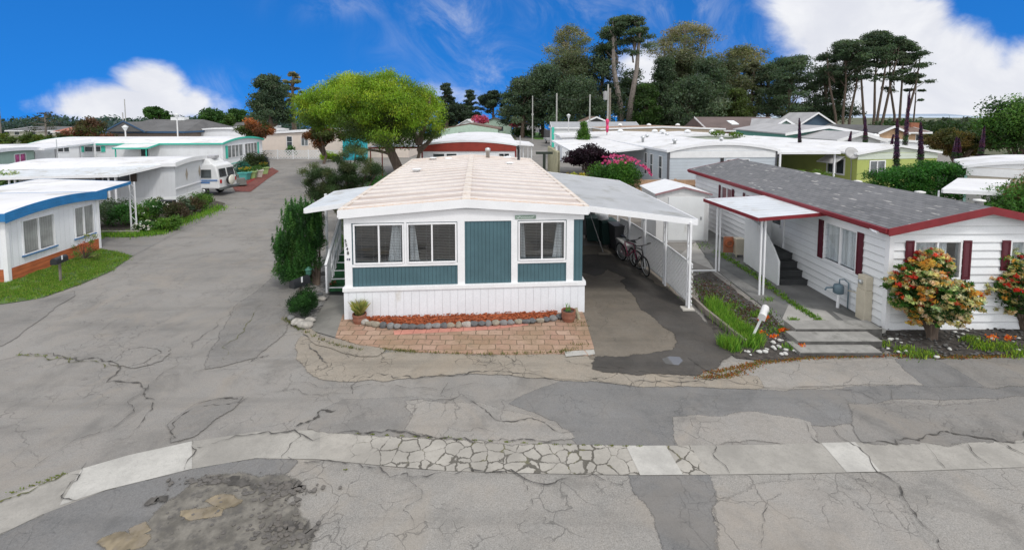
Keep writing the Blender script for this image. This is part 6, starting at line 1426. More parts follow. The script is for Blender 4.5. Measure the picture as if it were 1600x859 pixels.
# ---------------------------------------------------------------- vehicles
def camper_van(base, rz):
    e = empty('camper_van', (*base,0), rz, 'white camper van with blue stripe and rear spare wheel parked beside the diamond ornamented home', 'van')
    VW = mat('van_white', (.7,.71,.72), .3, .03, 1, spec=.6); L_ = 5.2; hw_ = .98
    # x forward, rear at x=0 ; side profile extruded across y with tumblehome
    pf = [(0,.5),(.02,1.0),(.12,1.55),(.25,1.98),(.5,2.12),(3.6,2.12),(3.95,1.75),(4.35,1.25),(5.1,1.08),(5.2,.55)]
    q = MB(); n = len(pf); rings = []
    for y, k in ((-hw_,0),(-hw_+.06,1),(hw_-.06,1),(hw_,0)):
        rings.append([(x if not k else x, y*(1-.14*max(0,(z-1.1))) , z) for x, z in pf])
    base_ = 0
    for r_ in (rings[0], rings[3]): q.v += r_
    q.f = [tuple(range(n)), tuple(range(2*n-1,n-1,-1))]+[(i,(i+1)%n,n+(i+1)%n,n+i) for i in range(n)]
    q.build('body', VW, e, bevel=.06)
    MB().hexa([(.6,-.75,2.1),(3.3,-.75,2.1),(3.3,.75,2.1),(.6,.75,2.1),(.9,-.6,2.42),(3.0,-.6,2.42),(3.0,.6,2.42),(.9,.6,2.42)]).build('raised_roof', VW, e, bevel=.05)
    MB().box(.7,1.3,-.25,.25,2.42,2.62).build('roof_unit', mat('unit_grey', (.4,.4,.42), .5), e, bevel=.03)
    for s_ in (-1,1):
        y = s_*hw_; yy = lambda z: s_*(hw_*(1-.14*max(0,z-1.1))+.008)
        for a, b in ((.5,1.35),(1.6,2.5),(2.9,3.6)):
            w = MB().hexa([(a,yy(1.22),1.22),(b,yy(1.22),1.22),(b,yy(1.22)+s_*.01,1.22),(a,yy(1.22)+s_*.01,1.22),(a+.04,yy(1.75),1.75),(b-.04,yy(1.75),1.75),(b-.04,yy(1.75)+s_*.01,1.75),(a+.04,yy(1.75)+s_*.01,1.75)]); w.build('side_window', DGLASS, e)
        MB().hexa([(.1,y*1.003,1.02),(4.2,y*1.003,1.02),(4.2,y*1.01,1.02),(.1,y*1.01,1.02),(.1,y*1.003,1.1),(4.2,y*1.003,1.1),(4.2,y*1.01,1.1),(.1,y*1.01,1.1)]).hexa([(.6,y*1.003,.86),(2.0,y*1.003,.86),(2.0,y*1.01,.86),(.6,y*1.01,.86),(.6,y*1.003,.97),(2.0,y*1.003,.97),(2.0,y*1.01,.97),(.6,y*1.01,.97)]).build('stripe', mat('blue_stripe', (.08,.2,.45), .4), e)
        for x in (1.1, 4.2): w = MB().torus((x,s_*.84,.34), .23, .12, (0,1,0), 22, 8).build('wheel', BLACKP, e, smooth=True); MB().torus((x,s_*.9,.34), .08, .09, (0,1,0), 16, 6).build('hub_cap', ALU, w, smooth=True)
        MB().box(-.03,.05,s_*.78-.07,s_*.78+.07,.85,1.08).build('tail_light', mat('red_lens', (.4,.01,.01), .25), e)
        MB().hexa([(.055,s_*.08,1.25),(.055,s_*.8,1.25),(.075,s_*.8,1.25),(.075,s_*.08,1.25),(.145,s_*.08,1.78),(.145,s_*.75,1.78),(.165,s_*.75,1.78),(.165,s_*.08,1.78)]).build('rear_window', DGLASS, e).location = (-.02,0,0)
    MB().box(-.18,.02,-1.0,1.0,.42,.58).build('bumper', mat('bumper', (.12,.13,.13), .4), e, bevel=.03)
    w = MB().torus((-.2,.15,1.0), .2, .1, (1,0,0), 22, 8); w.lathe([(.001,0),(.28,0)], (0,0,0), 4) if False else None; w.build('spare_wheel', BLACKP, e, smooth=True)
    c = MB().lathe([(.32,0),(.33,.04),(.3,.07),(.001,.09)], (0,0,0), 22).build('spare_cover', mat('spare_cover', (.7,.68,.6), .5), e, smooth=True); c.matrix_local = Matrix.Translation((-.31,.15,1.0))@Matrix.Rotation(-math.pi/2,4,'Y')
    MB().hexa([(3.62,-.8,2.05),(3.62,.8,2.05),(3.64,.8,2.07),(3.64,-.8,2.07),(4.33,-.85,1.3),(4.33,.85,1.3),(4.36,.85,1.32),(4.36,-.85,1.32)]).build('windscreen', DGLASS, e)
    MB().box(.2,1.2,-1.04,-.99,.52,.8).build('side_rack', ALU, e)
    return e
vb = G(346,307); camper_van((vb[0]-.1, vb[1]+.95), R(180))
# pickup pulling a box trailer on the far street, dark SUV
def truck(label, base, rz, name='utility_trailer'):
    e = empty(name, (*base,0), rz, label, 'trailer'); MB().box(-2.2,1.6,-1,1,.6,1.05).build('bed', mat('truck_silver', (.4,.41,.42), .4), e, bevel=.05); MB().box(.0,1.6,-.95,.95,1.06,2.5).build('cargo_box', mat('cargo_dark', (.06,.06,.065), .6), e)
    for s_ in (-1,1):
        for x in (-1.1,): w = MB().torus((x,s_*.95,.42), .3, .13, (0,1,0), 20, 8).build('wheel', BLACKP, e, smooth=True); MB().torus((x,s_*1.0,.42), .1, .11, (0,1,0), 14, 6).build('rim', ALU, w)
    MB().box(1.6,2.8,-.06,.06,.55,.65).build('drawbar', DARKM, e)
ty = gy(224); truck('silver utility trailer with a tall dark box parked on the far street', (xx(857,ty)+.3,ty), R(95)); 
def car(label, base, rz, c):
    e = empty('parked_car', (*base,0), rz, label, 'car'); m_ = mat('car_'+label[:5], c, .25, .03, spec=.7); pf = [(-2.2,.45),(-2.25,.95),(-2.0,1.02),(-1.75,1.6),(.5,1.65),(1.1,1.08),(2.1,.95),(2.25,.45)]; MB().ext([(x,z) for x,z in pf], -.88,.88).build('body', m_, e, bevel=.08)
    q = MB().ext([(-1.68,1.06),(-1.55,1.52),(.4,1.55),(.9,1.08)], -.9,.9); q.build('side_window', DGLASS, e); MB().hexa([(-2.06,-.7,1.08),(-2.06,.7,1.08),(-2.0,.7,1.08),(-2.0,-.7,1.08),(-1.84,-.65,1.5),(-1.84,.65,1.5),(-1.76,.65,1.5),(-1.76,-.65,1.5)]).build('rear_window', DGLASS, e)
    for x in (-1.35,1.35):
        for s_ in (-1,1): MB().torus((x,s_*.82,.33), .22, .11, (0,1,0), 18, 8).build('wheel', BLACKP, e, smooth=True)
    for s_ in (-1,1): MB().box(2.2,2.28,s_*.65-.15,s_*.65+.15,.65,.8).build('headlight', WHITE, e)
ty = gy(212); car('dark blue car parked ahead of the trailer on the far street', (xx(846,ty)+.2,ty), R(268), (.02,.03,.05))
tag(MB().lathe([(.35,0),(.4,.9),(.42,1.0),(.1,1.05)], (xx(821,gy(211)),gy(211),0), 12).build('bin', BLACKP), 'black rubbish bin standing on the far street', 'bin')
# ---------------------------------------------------------------- the big willow-like tree
def limb(q, pts, r0, r1, n=8):
    m = len(pts); q.tube(pts, [r0+(r1-r0)*(i/(m-1))**.8 for i in range(m)], n)
Yt = 35.; base = (xx(628,Yt),Yt); e = plant('shade_tree', 'big spreading bright green tree with dark trunk behind the rusty roof', 'tree', base); o = Vector((*base,0))
A3 = lambda u, v, dy=0: at(u, v, Yt+dy)-o
q = MB(); limb(q, [(0,0,-.1),A3(622,262),A3(612,240),A3(603,222),A3(596,200)], .42, .28)
limb(q, [A3(603,226),A3(580,214,.3),A3(560,197,.6),A3(540,180,.6),A3(520,165)], .24, .06); limb(q, [A3(598,208),A3(585,180,-1),A3(560,150,-1.4),A3(545,130,-1)], .2, .05)
limb(q, [A3(596,202),A3(604,180,.5),A3(612,150,1),A3(610,125)], .2, .05); limb(q, [A3(610,240),A3(590,236),A3(560,232)], .14, .06)
for pts in ([(0,0,0),(A3(650,262)),A3(655,240),A3(653,220)],[A3(655,236),A3(670,222,-.5),A3(682,205)],[A3(654,225),A3(640,190,1),A3(635,160,1)],[A3(655,225),A3(668,180,-1),A3(672,150)]): limb(q, pts, .24, .07)
rg = random.Random(14)
outl = [(468,170),(478,140),(500,122),(525,115),(560,108),(595,110),(620,120),(650,128),(680,140),(695,165),(692,190),(675,210)]
cl = []
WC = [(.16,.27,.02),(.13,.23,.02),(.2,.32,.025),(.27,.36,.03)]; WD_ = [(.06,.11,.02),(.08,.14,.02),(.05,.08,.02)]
for k in range(370):
    # fill the crown: an asymmetric dome
    a = rg.uniform(0, 2*math.pi); rr_ = math.sqrt(rg.random()); ph = rg.random()
    u = 578+rr_*math.cos(a)*112; dy = rr_*math.sin(a)*5.4
    ex = (u-578)/122; top = 112+ 62*abs(ex)**2.6 + (6*math.sin(u*.09)); bot = 225-18*abs(ex) if u > 590 else (196-10*abs(ex) if u < 540 else 208)
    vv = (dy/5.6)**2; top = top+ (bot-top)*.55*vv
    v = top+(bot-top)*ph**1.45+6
    c = A3(u, v, dy); lit = 1-(v-top)/(bot-top); s = rg.uniform(.55,.95); col = rg.choice(WC if rg.random() < .35+.75*lit else WD_); f = rg.uniform(.75,1.25)  # lower clumps favour darker greens: crown shade put into the leaf colour
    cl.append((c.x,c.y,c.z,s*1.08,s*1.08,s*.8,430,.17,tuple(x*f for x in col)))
    if k % 5 == 0: q.tube([A3(598,205), c*.5+A3(598,200)*.5, c], [.07,.04,.015], 5)
q.build('trunk', BARK, e); leaves('crown', cl, e, 12, aspect=.3, hollow=.1, droop=1.6)

# ---------------------------------------------------------------- shrubs and small trees of the middle distance
def lollipop(label, u, v0, v1, Y, wpx, cols, n=7000, lf=.2, trunk=True, seed=1, k=40, name='small_tree', top=None, flat=.8, group=None, cr=None):
    """crown between rows v0 (top) and v1 (bottom)"""
    b = (xx(u,Y),Y); e = plant(name, label, 'tree', b, None, group); z1, z0 = zz(v0,Y), max(.2, zz(v1,Y)); r = wpx/2/F*Y; rz_ = (z1-z0)/2; c = (0,0,(z0+z1)/2); q = MB()
    cr = cr or min(r,rz_)*.38
    cl = crown(c,(r*.8,r*.75,rz_*.82),k,cr,n/k,lf,cols,seed,.35,flat,-1,top)
    limb(q,[(0,0,0),(.1*r,0,z0*.6),(0,0,z0+rz_*.3)], max(.06,r*.06), max(.04,r*.035))
    for j in range(0,k,max(1,k//9)): q.tube([(0,0,z0*.6),(cl[j][0]*.5,cl[j][1]*.5,(z0+cl[j][2])/2),cl[j][:3]], [r*.04,r*.025,.02], 5)
    q.build('trunk', BARK, e); leaves('crown', cl, e, seed, hollow=.1, aspect=.5); return e
OR_ = [(.12,.05,.02),(.22,.08,.03),(.06,.08,.02),(.05,.07,.02)]
lollipop('orange topped photinia tree before the peach coloured home', 402, 183, 224, 52, 66, OR_, 9000, .22, seed=3, top=[(.3,.1,.03),(.22,.08,.03)])
lollipop('multi stemmed photinia tree at the edge of the big green tree', 506, 188, 234, 50, 80, OR_[2:]+OR_[:1], 8000, .22, seed=4, top=[(.22,.08,.03)])
Yy = 53; shrub('yellow_shrub', 'yellow green mound shrub by the low lattice fence', (xx(516,Yy),Yy), (1.5,1,.5), 3500, .16, [(.3,.42,.03),(.22,.36,.03)], 18, .4, 5)
shrub('clipped_shrub', 'small round green shrub behind the low lattice fence', (xx(455,56.5),56.5), (.9,.7,.85), 1200, .16, [(.04,.13,.02)], 12, .35, 6)
lollipop('purple leaved maple beside the pale yellow block wall', 922, 224, 268, 27, 96, [(.02,.008,.016),(.032,.012,.022),(.013,.006,.011)], 16000, .13, seed=7, k=60, name='purple_maple', flat=.45, cr=.42)
Yr_ = 24.6; shrub('rhododendron', 'rounded rhododendron with pink blossom on its top behind the wooden fence', (xx(960,Yr_),Yr_), (1.85,1.3,1.25), 16000, .12, [(.05,.15,.02),(.09,.22,.03),(.035,.1,.018)], 60, .5, 8, z0=.72)
g = random.Random(8); cl = []
for k in range(75):
    th = g.uniform(-.5,1.35); ph_ = g.uniform(.1,.75); c = Vector((xx(960,Yr_)+1.86*math.sin(th)*math.cos(ph_*.4), Yr_-1.3*math.sin(ph_), 1.9+1.28*math.cos(th)*math.cos(ph_))); cl.append((c.x,c.y,c.z,.09,.09,.07,14,.1,g.choice([(.6,.08,.25),(.7,.15,.35),(.5,.06,.2)])))
bl = leaves('blossom', cl, None, 9, hollow=.1); rh = [o_ for o_ in bpy.data.objects if o_.name == 'rhododendron'][0]; bl.location = bl.location-rh.location; bl.parent = rh
shrub('yellow_shrub', 'yellow flowering shrub at the back corner of the rusty roof', (xx(893,23.5),23.5), (1.1,.6,.5), 3500, .09, [(.35,.36,.04),(.2,.3,.04),(.4,.3,.05)], 20, .3, 10, z0=1.5)
shrub('spiky_plant', 'dark spiky plant beside the far side of the rusty roof', (xx(850,27),27), (.4,.3,.5), 900, .2, DG, 10, .3, 11, z0=.6, aspect=.2)
e = empty('cactus_post', (xx(850,27.5),27.5,0), 0, 'dark post with a flat top and cactus like arms behind the rusty roof', 'ornament'); MB().bar((0,0,0),(0,0,zz(241,27.5)), .16).box(-.5,.5,-.1,.1,zz(241,27.5),zz(241,27.5)+.14).build('post', mat('dark_green_post', (.03,.04,.03), .8), e)
YH = 21.; hx0, hx1 = xx(1372,YH), xx(1506,YH); hz = zz(252,YH); cl = []; g = random.Random(31)
for k in range(240):
    x = g.uniform(hx0,hx1); t_ = (x-hx0)/(hx1-hx0); top = hz-(.55*(1-t_)**3)-(.1*t_)+.08*math.sin(x*3); z = g.uniform(.9,top-.2) if k % 3 else top-.25; cl.append((x,YH+g.uniform(-.5,.8),z,.4,.4,.3,150,.1,g.choice([(.03,.12,.018),(.045,.15,.022),(.02,.08,.014)])))
e = empty('hedge', ((hx0+hx1)/2,YH,0), 0, 'thick dark green hedge between the lime green home and the beige trailer', 'hedge'); cl = [(c[0]-e.location.x,c[1]-YH,*c[2:]) for c in cl]; leaves('foliage', cl, e, 3, hollow=.1); q = MB()
for k in range(6): q.tube([(-1.6+k*.65,0,0),(-1.6+k*.65,.1,2)],[.05,.03],6)
q.build('stem', BARK, e)
shrub('laurel_shrub', 'large leafy shrub with reddish shoots at the right edge above the shingle roof', (xx(1600,16.),16.), (1.8,1.2,1.35), 12000, .1, [(.06,.16,.03),(.09,.22,.035),(.05,.12,.03)], 60, .45, 14, z0=.95, top=[(.14,.24,.04),(.2,.12,.05),(.09,.22,.035)])
lollipop('bronze leaved rounded tree right of the lime green home', 1492, 200, 246, 38, 118, [(.1,.09,.025),(.14,.1,.03),(.06,.07,.02)], 15000, .2, seed=15, k=70, flat=.7)
lollipop('large dense green tree at the right edge of the picture', 1592, 138, 246, 34, 122, [(.05,.12,.025),(.08,.17,.03),(.03,.07,.018)], 26000, .2, seed=16, k=110, name='broadleaf_tree', flat=.8)
b = (xx(911,44),44); e = plant('conical_shrub', 'conical bright green shrub beside the long white mobile home', 'tree', b); cl = []; zt_ = zz(189,44); g = random.Random(6)
for k in range(60): t_ = g.random()**.8; a = g.uniform(0,6.28); r = (1-t_)*1.15*.85; cl.append((r*math.cos(a),r*math.sin(a),1.8+(zt_-2.1)*t_,.35,.35,.4,80,.16,g.choice([(.06,.14,.02),(.09,.2,.025),(.045,.11,.02)])))
leaves('crown', cl, e, 6, hollow=.1); MB().tube([(0,0,0),(0,0,3)],[.1,.05]).build('trunk', BARK, e)
leaves('ivy', [(c[0],c[1],c[2],.8,.5,.3,260,.2,(.1,.18,.02)) for c in [(xx(1120,46),46,3.5),(xx(1148,47),47,3.3)]], None, 7, label='ivy mound growing at the edge of the brown roofed house', cat='plant')
shrub('moss_mound', 'low yellow green hedge by the lime green home behind the shingle roof', (xx(1265,27),27), (1.6,.6,.7), 3500, .09, [(.1,.2,.03),(.14,.26,.03)], 24, .35, 17, z0=.9)
# hedges far left
for (u,vt,vb,w,Y,cols,lab,sd_) in [(25,206,240,124,60,[(.09,.13,.02),(.06,.1,.02)],'rounded green hedge mound at the left edge beyond the sage home',61),(70,210,232,60,60,[(.08,.12,.02),(.06,.1,.02)],'small rounded hedge between the two mounds on the far left',62),(133,196,236,112,56,[(.07,.08,.025),(.13,.05,.03),(.05,.07,.02)],'broad reddish green tree mass left of the dark hip roofed hall',63),(144,184,212,44,66,[(.12,.07,.045),(.08,.07,.03)],'thin reddish topped tree behind the far left hedges',64)]:
    lollipop(lab, u, vt, vb+8, Y, w, cols, 8000, .26, seed=sd_, k=60, name='hedge_tree', flat=.8)
# loquat in front of the sage green home
shrub('pale_shrub', 'pale leafy shrub at the left edge in front of the grey home', (xx(12,23.5),23.5), (1.,.7,1.2), 1600, .13, [(.2,.3,.1),(.3,.35,.2),(.1,.18,.05)], 20, .3, 65, z0=.6)

# ---------------------------------------------------------------- echium spires
for i, (u, vt, vb, Y, wd) in enumerate([(1247,186,222,38,.24),(1324,206,224,38,.2),(1349,183,222,38,.34),(1389,211,232,36,.18),(1397,188,268,25.5,.32),(1410,142,232,34,.34),(1434,193,250,27,.3),(1486,215,246,30,.22),(1495,218,246,30,.22),(1528,198,244,31,.3)]):
    z1_, z0_ = zz(vt,Y), max(0,zz(vb,Y)); b = (xx(u,Y),Y); e = plant('echium_spire', ['%s purple spire of echium %s' % ('short' if z1_-z0_ < 1.8 else 'tall', w) for w in ['beside the teal green house','left of the white gabled house','before the white gabled house','thin, left of the biggest spire','with shaggy green base before the lime green home','tallest of all, below the umbrella pines','leaning by the corner of the lime green home','left of a pair before the bronze tree','right of a pair before the bronze tree','against the large tree at the right edge']][i], 'plant', b, group='echium spires')
    cl = []; g = random.Random(i); Hh = z1_-z0_
    for k in range(34): t_ = k/33; r = wd*(1-t_)**.75*.55+.02; col = g.choice([(.07,.035,.09),(.1,.04,.1),(.05,.04,.07),(.11,.035,.06)]) if t_ > .25 else g.choice([(.04,.09,.03),(.07,.04,.07)]); cl.append((.12*t_*(1 if i % 2 else -1),0,z0_+Hh*t_,r,r,Hh/26,120,.09,col))
    MB().tube([(0,0,0),(0,0,z1_-.2)],[.06,.02],6).build('stem', mat('echium_stem', (.1,.07,.08), .8), e); leaves('flower_spike', cl, e, i, hollow=.3)
# ---------------------------------------------------------------- poles, lamps, windsock
def pole(label, u, vt, Y, r=.06, name='utility_pole', m=None, arms=0, vb=None):
    b = (xx(u,Y),Y); e = empty(name, (*b,0), 0, label, 'pole'); zt_ = zz(vt,Y); MB().tube([(0,0,0),(0,0,zt_)],[r*1.2,r],8).build('shaft', m or mat('pole_grey', (.4,.4,.38), .6), e)
    for k in range(arms): MB().bar((-1.,0,zt_-.4-k*.9),(1.,0,zt_-.4-k*.9), .1).build('crossarm', GW, e)
    return e, zt_
pole('dark utility pole at the left edge of the picture', 3, 152, 60, .14, m=GW)
pole('thin white pole before the dark trees left of the far street', 832, 150, 95, .1); pole('tall white pole just right of the far street', 869.5, 146, 90, .13); pole('white pole left of the pink windsock', 921, 148, 85, .12)
pole('wooden utility pole with a transformer at the tall twin pines', 952, 138, 95, .22, m=GW); e_, z_ = pole('grey pole beside the wooden one at the pink windsock', 949, 132, 90, .14)
MB().lathe([(.4,0),(.45,1.6),(.1,1.7)], (-.5,0,z_-3), 10).build('transformer', mat('transformer', (.35,.35,.35), .6), e_)
pole('slender antenna pole at the dark hip roofed hall', 199, 155, 70, .06); pole('short slanted antenna by the slender pole on the far left', 195, 176, 69, .07)
for lab, u, vt, Y in [('lamp post with a glass lantern before the long white building',888,184,62),('street lamp with a flat head at the far lawn',832,181,100),('lamp post with small lantern beyond the pale green home',199,203,48),('lamp post with slender pale pole right of the hip roofed hall',280,184,50)]:
    e, z = pole(lab, u, vt, Y, .06, 'lamp_post', mat('lamp_white', (.6,.6,.6), .5)); MB().lathe([(.08,0),(.24,.35),(.3,.4),(.05,.6)], (0,0,z-.1), 8).build('lantern', mat('lantern', (.6,.62,.62), .3), e)
wb = (xx(948,48),48); e = empty('windsock', (*wb,0), 0, 'bright pink windsock hanging on a pole behind the purple maple', 'windsock'); z = zz(186,48); MB().tube([(0,.15,0),(0,.15,z+.3)],[.05,.04]).build('pole', mat('pole_grey', (.4,.4,.38), .6), e)
MB().lathe([(.1,-1.4),(.17,-1.0),(.12,-.6),(.2,-.2),(.12,0)], (0,0,z), 10).build('sock', mat('pink_cloth', (.65,.05,.16), .7, .4, 3), e)
for i,(u,v,Y,lab) in enumerate([(751,185,110,'pink flowering shrub before the low white house left of the far street'),(806,191,118,'pink flowering bush beside the far end of the street')]): shrub('pink_bush', lab, (xx(u,Y),Y), (1.9,1.3,.95), 1200, .5, [(.6,.12,.22),(.5,.08,.15)], 14, 1., i, z0=zz(v,Y)-1.3)
shrub('green_bush', 'low green bush on the lawn edge by the far street', (xx(818,112),112), (4,2,1.2), 1500, .5, [(.06,.12,.03)], 12, 1.2, 3); shrub('roadside_shrub', 'light green shrub at the left kerb of the far street', (xx(783,80),80), (2.2,2,.8), 1400, .35, [(.15,.25,.05)], 12, 1., 4)
sheet('far_lawn', [(xx(838,100),100),(xx(905,100),100),(xx(910,140),140),(xx(805,140),140)], .02, mat('far_turf', (.09,.2,.03), .95, .2, .5), world=True)
# wires
for i,(a,b) in enumerate([(((3,160,60)),((199,160,70))),((832,152,95),(869,148,90)),((869,150,90),(921,150,85))]):
    A_, B_ = at(*a[:2],a[2]), at(*b[:2],b[2]); M_ = (A_+B_)/2-Vector((0,0,.8))
    if i: tag(MB().tube([A_,(A_+M_)/2-Vector((0,0,.2)),M_,(B_+M_)/2-Vector((0,0,.2)),B_], .03, 4).build('overhead_wire', BLACKP), ['','dark wire from the thin pole to the tall white pole','dark wire from the tall white pole to the pole near the windsock'][i], 'wire')

# ---------------------------------------------------------------- backdrop trees
def pine(label, u, vt, Y, wpx, vcb, seed=1, cols=DG, n=9000, lf=.6, trunks=1, lean=0, style='umbrella', vb=200, tr=.5, k=46, name='pine_tree', barkm=BARK, gap=.0, flat=.38):
    b = (xx(u,Y),Y); e = plant(name, label, 'tree', b); zt_, zc = zz(vt,Y), zz(vcb,Y); r = wpx/2/F*Y; g = random.Random(seed); q = MB(); cl = []
    tops = [((t_-(trunks-1)/2)*r*1.5/max(1,trunks)+g.uniform(-.1,.1)*r, g.uniform(-.3,.3)*r if trunks > 1 else 0) for t_ in range(trunks)]
    for j in range(k):
        hq = g.random()
        if style == 'umbrella':
            z = zc+(zt_-zc)*(hq**.6); w = math.sqrt(max(.05, 1-((z-zc)/(zt_-zc))**2.6)) ; w = max(w,.25)
        elif style == 'dense':
            z = zc+(zt_-zc)*hq; w = (1-.75*hq**1.7)
        else:  # conifer
            z = zc+(zt_-zc)*hq; w = 1-.85*hq
        a = g.uniform(0,2*math.pi); rr_ = r*w*g.uniform(.25,1.)*.92; x, y = rr_*math.cos(a)+lean*(z/zt_), rr_*math.sin(a); s = r*g.uniform(.24,.42)*(1. if style != 'umbrella' else .74); f = g.uniform(.65,1.4); c = g.choice(cols)
        cl.append((x,y,z-s*.3,s,s,s*flat,1.5*n/k*g.uniform(.6,1.4),lf,tuple(v*f for v in c)))
        tx, ty_ = min(tops, key=lambda p_: (p_[0]-x)**2+(p_[1]-y)**2); zs = max(zt_*.25, z-(s*1.2+rr_*.25))
        if j % 2 == 0: q.tube([(tx*zs/zt_+lean*zs/zt_*.8,ty_*zs/zt_,zs),((x+tx)/2,(y+ty_)/2,z-s*.5),(x,y,z-s*.2)],[tr*.3,tr*.18,.05],5)
    for (tx,ty_) in tops:
        wv = g.uniform(-.06,.06)*r; q.tube([(tx*.3,ty_*.3,-.2),(tx*.5+wv,ty_*.5,zt_*.25),(tx*.8-wv+lean*.5,ty_*.8,zt_*.55),(tx+lean*.8,ty_,zt_*.78),(tx*1.05+lean,ty_,zt_*.93)],[tr,tr*.85,tr*.65,tr*.4,tr*.12],7)
    q.build('trunk', barkm, e); leaves('crown', cl, e, seed, aspect=.4, hollow=.05); return e
EU = [(.15,.17,.08),(.19,.19,.1),(.12,.14,.06),(.24,.22,.13)]
OLV = [(.07,.09,.045),(.085,.105,.055),(.06,.08,.04),(.1,.11,.06)]
pine('tall airy eucalyptus rising behind the dark trees left of the twin trunked pine', 888, 40, 150, 96, 120, 1, EU, 7000, .55, 1, k=80, flat=.6, name='eucalyptus_tree', barkm=BARKG)
pine('tall airy eucalyptus with domed pale crown right of the twin trunked pine', 1066, 34, 150, 128, 100, 2, EU, 10000, .55, 3, k=110, flat=.45, name='eucalyptus_tree', barkm=BARKG, tr=.6)
pine('airy eucalyptus top between the dense dark trees', 1160, 72, 150, 110, 130, 3, EU, 9000, .55, 2, k=90, flat=.6, name='eucalyptus_tree', barkm=BARKG)
pine('twin trunked tall pine with grey leaning trunks', 975, 23, 115, 100, 84, 4, DG, 14000, .55, 2, k=70, tr=.85, barkm=BARKG, vb=205)
pine('dark bushy lower crown of a pine left of the twin trunks', 940, 70, 118, 90, 175, 5, DG, 12000, .6, 1, style='dense', k=90, flat=.6)
for i,(u,vt,vc,w,Y,c,lab,st,n_) in enumerate([
 (890,82,170,100,120,OLV,'large olive dark pine behind the white poles','dense',16000),(850,98,190,80,112,DG,'dark dense pine left of the white poles','dense',13000),(815,122,188,62,108,DG,'low dark tree overhanging the end of the far street','dense',9000),
 (905,120,200,90,105,DG,'dark undergrowth tree behind the tall white pole','dense',10000),(1062,84,200,96,122,OLV,'huge olive green cypress right of the twin trunked pine','dense',18000),(1035,90,200,60,116,DG,'dark spruce right beside the twin trunks','conifer',9000),
 (1100,92,200,80,112,DG,'dark green conifer in the middle of the dense tree mass','dense',14000),(1132,94,205,80,118,OLV,'tall olive conifer near the right end of the dense tree mass','dense',14000),(1170,98,178,60,125,OLV,'open crowned tree with bare trunks right of the dense tree mass','umbrella',6000),
 (1080,120,205,100,106,DG,'dark low boughs of a cypress behind the tan roof','dense',12000),(1010,130,205,50,108,[(.05,.1,.025),(.035,.07,.02)],'bright green young tree at the foot of the twin trunks','dense',6000),(1150,140,205,50,104,[(.07,.1,.025),(.05,.075,.02)],'yellowish green small tree before the dense tree mass','dense',5000)]):
    pine(lab,u,vt,Y,w*1.3,vc,20+i,c,n_*1.4,.55,3 if st == 'umbrella' else 1,style=st,k=90 if st != 'umbrella' else 40,flat=.6 if st == 'dense' else .45,name='conifer_tree')
pine('dark layered pine left of the umbrella pines', 1232, 86, 105, 104, 178, 41, DG, 13000, .5, 1, style='dense', k=80, flat=.35)
pine('low dark pine boughs beneath the layered pine by the umbrella group', 1292, 104, 108, 104, 182, 42, DG, 14000, .5, 2, style='dense', k=80, flat=.35)
pine('left tree of the umbrella pine group with many bare trunks', 1318, 62, 100, 92, 128, 43, DG, 14000, .45, 3, k=110, tr=.3, flat=.45)
pine('tallest domed umbrella pine in the middle of the group', 1362, 50, 100, 92, 108, 44, DG, 15000, .45, 4, k=110, tr=.3, flat=.45)
pine('right tree of the umbrella pine group with outreaching boughs', 1404, 64, 100, 76, 140, 45, DG, 10000, .45, 3, k=80, tr=.28, flat=.4)
pine('small crooked pine bough at the right side of the umbrella group', 1425, 118, 101, 42, 168, 46, DG, 1500, .5, 1, k=9, tr=.2, flat=.35)
pine('dark pine filling the gap between the dense trees and the layered pine', 1200, 98, 122, 80, 176, 51, DG, 11000, .55, 1, style='dense', k=70, flat=.5)
pine('dark dense pine behind the foot of the twin trunks', 985, 110, 124, 84, 200, 52, DG, 12000, .6, 1, style='dense', k=80, flat=.6)
pine('large dark pine left of the big bright green tree', 425, 118, 75, 72, 185, 47, DG, 15000, .42, 1, style='dense', k=90, flat=.6)
pine('wispy pine top seen over the left shoulder of the big green tree', 460, 112, 82, 44, 160, 48, EU, 3000, .45, 1, k=26, flat=.4)
for i,(u,vt,vc,w,Y,lab) in enumerate([(332,165,205,52,85,'round green tree right of the hip roofed hall'),(245,167,188,40,80,'round green tree directly above the hip roofed hall'),(372,165,200,30,95,'slim green tree before the large dark pine'),(262,177,190,16,90,'small dark tree beside the round one above the hall roof'),(350,172,205,34,88,'pale green tree in the row right of the hall')]):
    lollipop(lab,u,vt,vc,Y,w,[(.035,.09,.02),(.05,.12,.025)] if i != 4 else [(.07,.13,.03)],6000,.4,seed=70+i,k=50,name='round_tree')
for i,(u,vt,vc,w,Y,lab) in enumerate([(698,130,185,40,120,'dark pine immediately right of the big green tree'),(735,141,185,34,150,'small distant pine left of the flat crowned one'),(772,142,172,54,135,'flat crowned distant pine with bare trunk above the far street'),(715,160,195,70,125,'dark low tree row behind the brown roofed house on the far street')]):
    pine(lab,u,vt,Y,w,vc,80+i,[(.05,.08,.05),(.045,.07,.045)],5000,.7,1,style='umbrella' if i == 2 else 'dense',k=50,flat=.45)
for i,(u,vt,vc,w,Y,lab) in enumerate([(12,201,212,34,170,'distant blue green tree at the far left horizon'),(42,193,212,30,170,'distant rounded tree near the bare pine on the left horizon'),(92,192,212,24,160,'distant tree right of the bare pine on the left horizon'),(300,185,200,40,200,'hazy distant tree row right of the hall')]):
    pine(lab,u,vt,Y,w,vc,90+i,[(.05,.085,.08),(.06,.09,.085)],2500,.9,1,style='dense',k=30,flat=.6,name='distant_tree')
b = (xx(73,90),90); e = plant('bare_pine', 'thin pine with nearly bare horizontal branches on the left horizon', 'tree', b); q = MB(); z1_ = zz(176,90); q.tube([(0,0,0),(0,0,z1_)],[.25,.05],6); cl = []; g = random.Random(5)
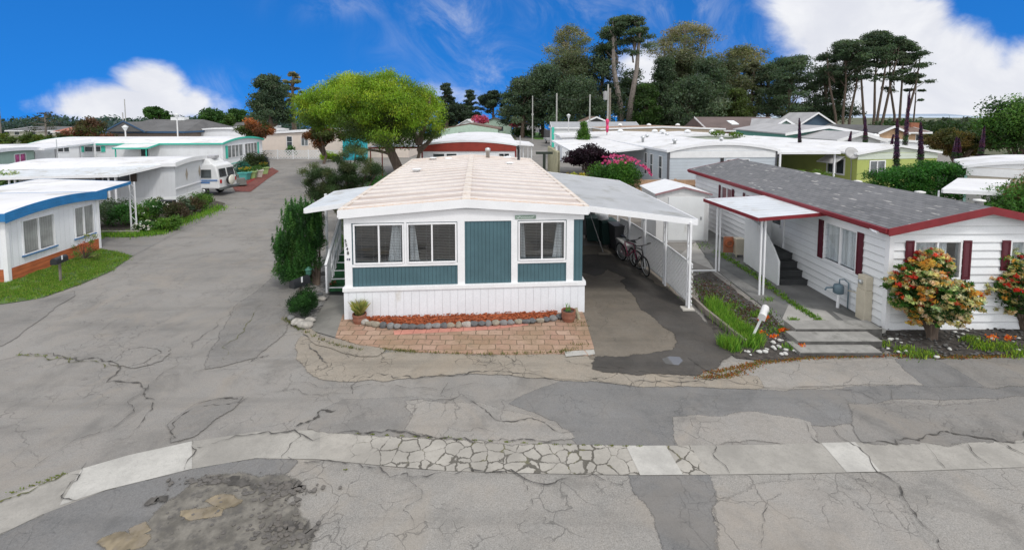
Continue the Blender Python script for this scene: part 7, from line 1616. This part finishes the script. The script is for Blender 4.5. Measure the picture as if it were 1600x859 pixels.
for k in range(22): z = 2+(z1_-2.2)*k/21; a = g.uniform(0,6.28); L_ = (1-.75*(k/21))*2.6; p = (L_*math.cos(a),L_*math.sin(a),z+.2); q.tube([(0,0,z),p],[.07,.03],4); cl.append((*p,.7,.7,.15,40,.3,(.07,.08,.06)))
q.build('trunk', BARKG, e); leaves('crown', cl, e, 3)
for i,(u,vt,Y) in enumerate([(1477,184,110),(1510,183,110)]):
    b = (xx(u,Y),Y); e = plant('araucaria_tree', ['sparse upright tree %s above the bronze tree' % w for w in ('on the left','on the right')][i], 'tree', b); z1_ = zz(vt,Y); q = MB().tube([(0,0,0),(0,0,z1_)],[.25,.05],6); cl = []
    for k in range(18): z = z1_*.55+(z1_*.45)*k/18; a = k*2.4; L_ = (1-k/20)*2.8; p = (L_*math.cos(a),L_*math.sin(a),z); q.tube([(0,0,z),p],[.06,.03],4); cl.append((*p,.6,.6,.3,40,.35,(.04,.06,.035)))
    q.build('trunk', BARK, e); leaves('crown', cl, e, 30+i)
# far woods on the left horizon
cl = []; g = random.Random(77)
for k in range(260):
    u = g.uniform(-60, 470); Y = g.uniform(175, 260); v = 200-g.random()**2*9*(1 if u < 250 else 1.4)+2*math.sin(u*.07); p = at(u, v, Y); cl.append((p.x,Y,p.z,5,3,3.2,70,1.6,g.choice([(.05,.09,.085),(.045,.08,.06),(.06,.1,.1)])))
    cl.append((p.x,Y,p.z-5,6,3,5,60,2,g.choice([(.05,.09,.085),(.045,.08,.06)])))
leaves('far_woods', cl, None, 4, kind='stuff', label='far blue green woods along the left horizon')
cl = []
for k in range(220):
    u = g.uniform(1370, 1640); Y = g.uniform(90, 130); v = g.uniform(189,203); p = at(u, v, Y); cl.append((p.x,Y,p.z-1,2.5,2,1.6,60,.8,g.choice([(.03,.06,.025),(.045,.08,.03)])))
leaves('far_woods', cl, None, 5, kind='stuff', label='low dark tree belt beyond the bronze leaved tree on the right')
# bay water and far hills at the horizon
sheet('water', [(300,900),(2400,900),(2400,2400),(300,2400)], .05, mat('bay_water', (.42,.5,.58), .6), world=True)
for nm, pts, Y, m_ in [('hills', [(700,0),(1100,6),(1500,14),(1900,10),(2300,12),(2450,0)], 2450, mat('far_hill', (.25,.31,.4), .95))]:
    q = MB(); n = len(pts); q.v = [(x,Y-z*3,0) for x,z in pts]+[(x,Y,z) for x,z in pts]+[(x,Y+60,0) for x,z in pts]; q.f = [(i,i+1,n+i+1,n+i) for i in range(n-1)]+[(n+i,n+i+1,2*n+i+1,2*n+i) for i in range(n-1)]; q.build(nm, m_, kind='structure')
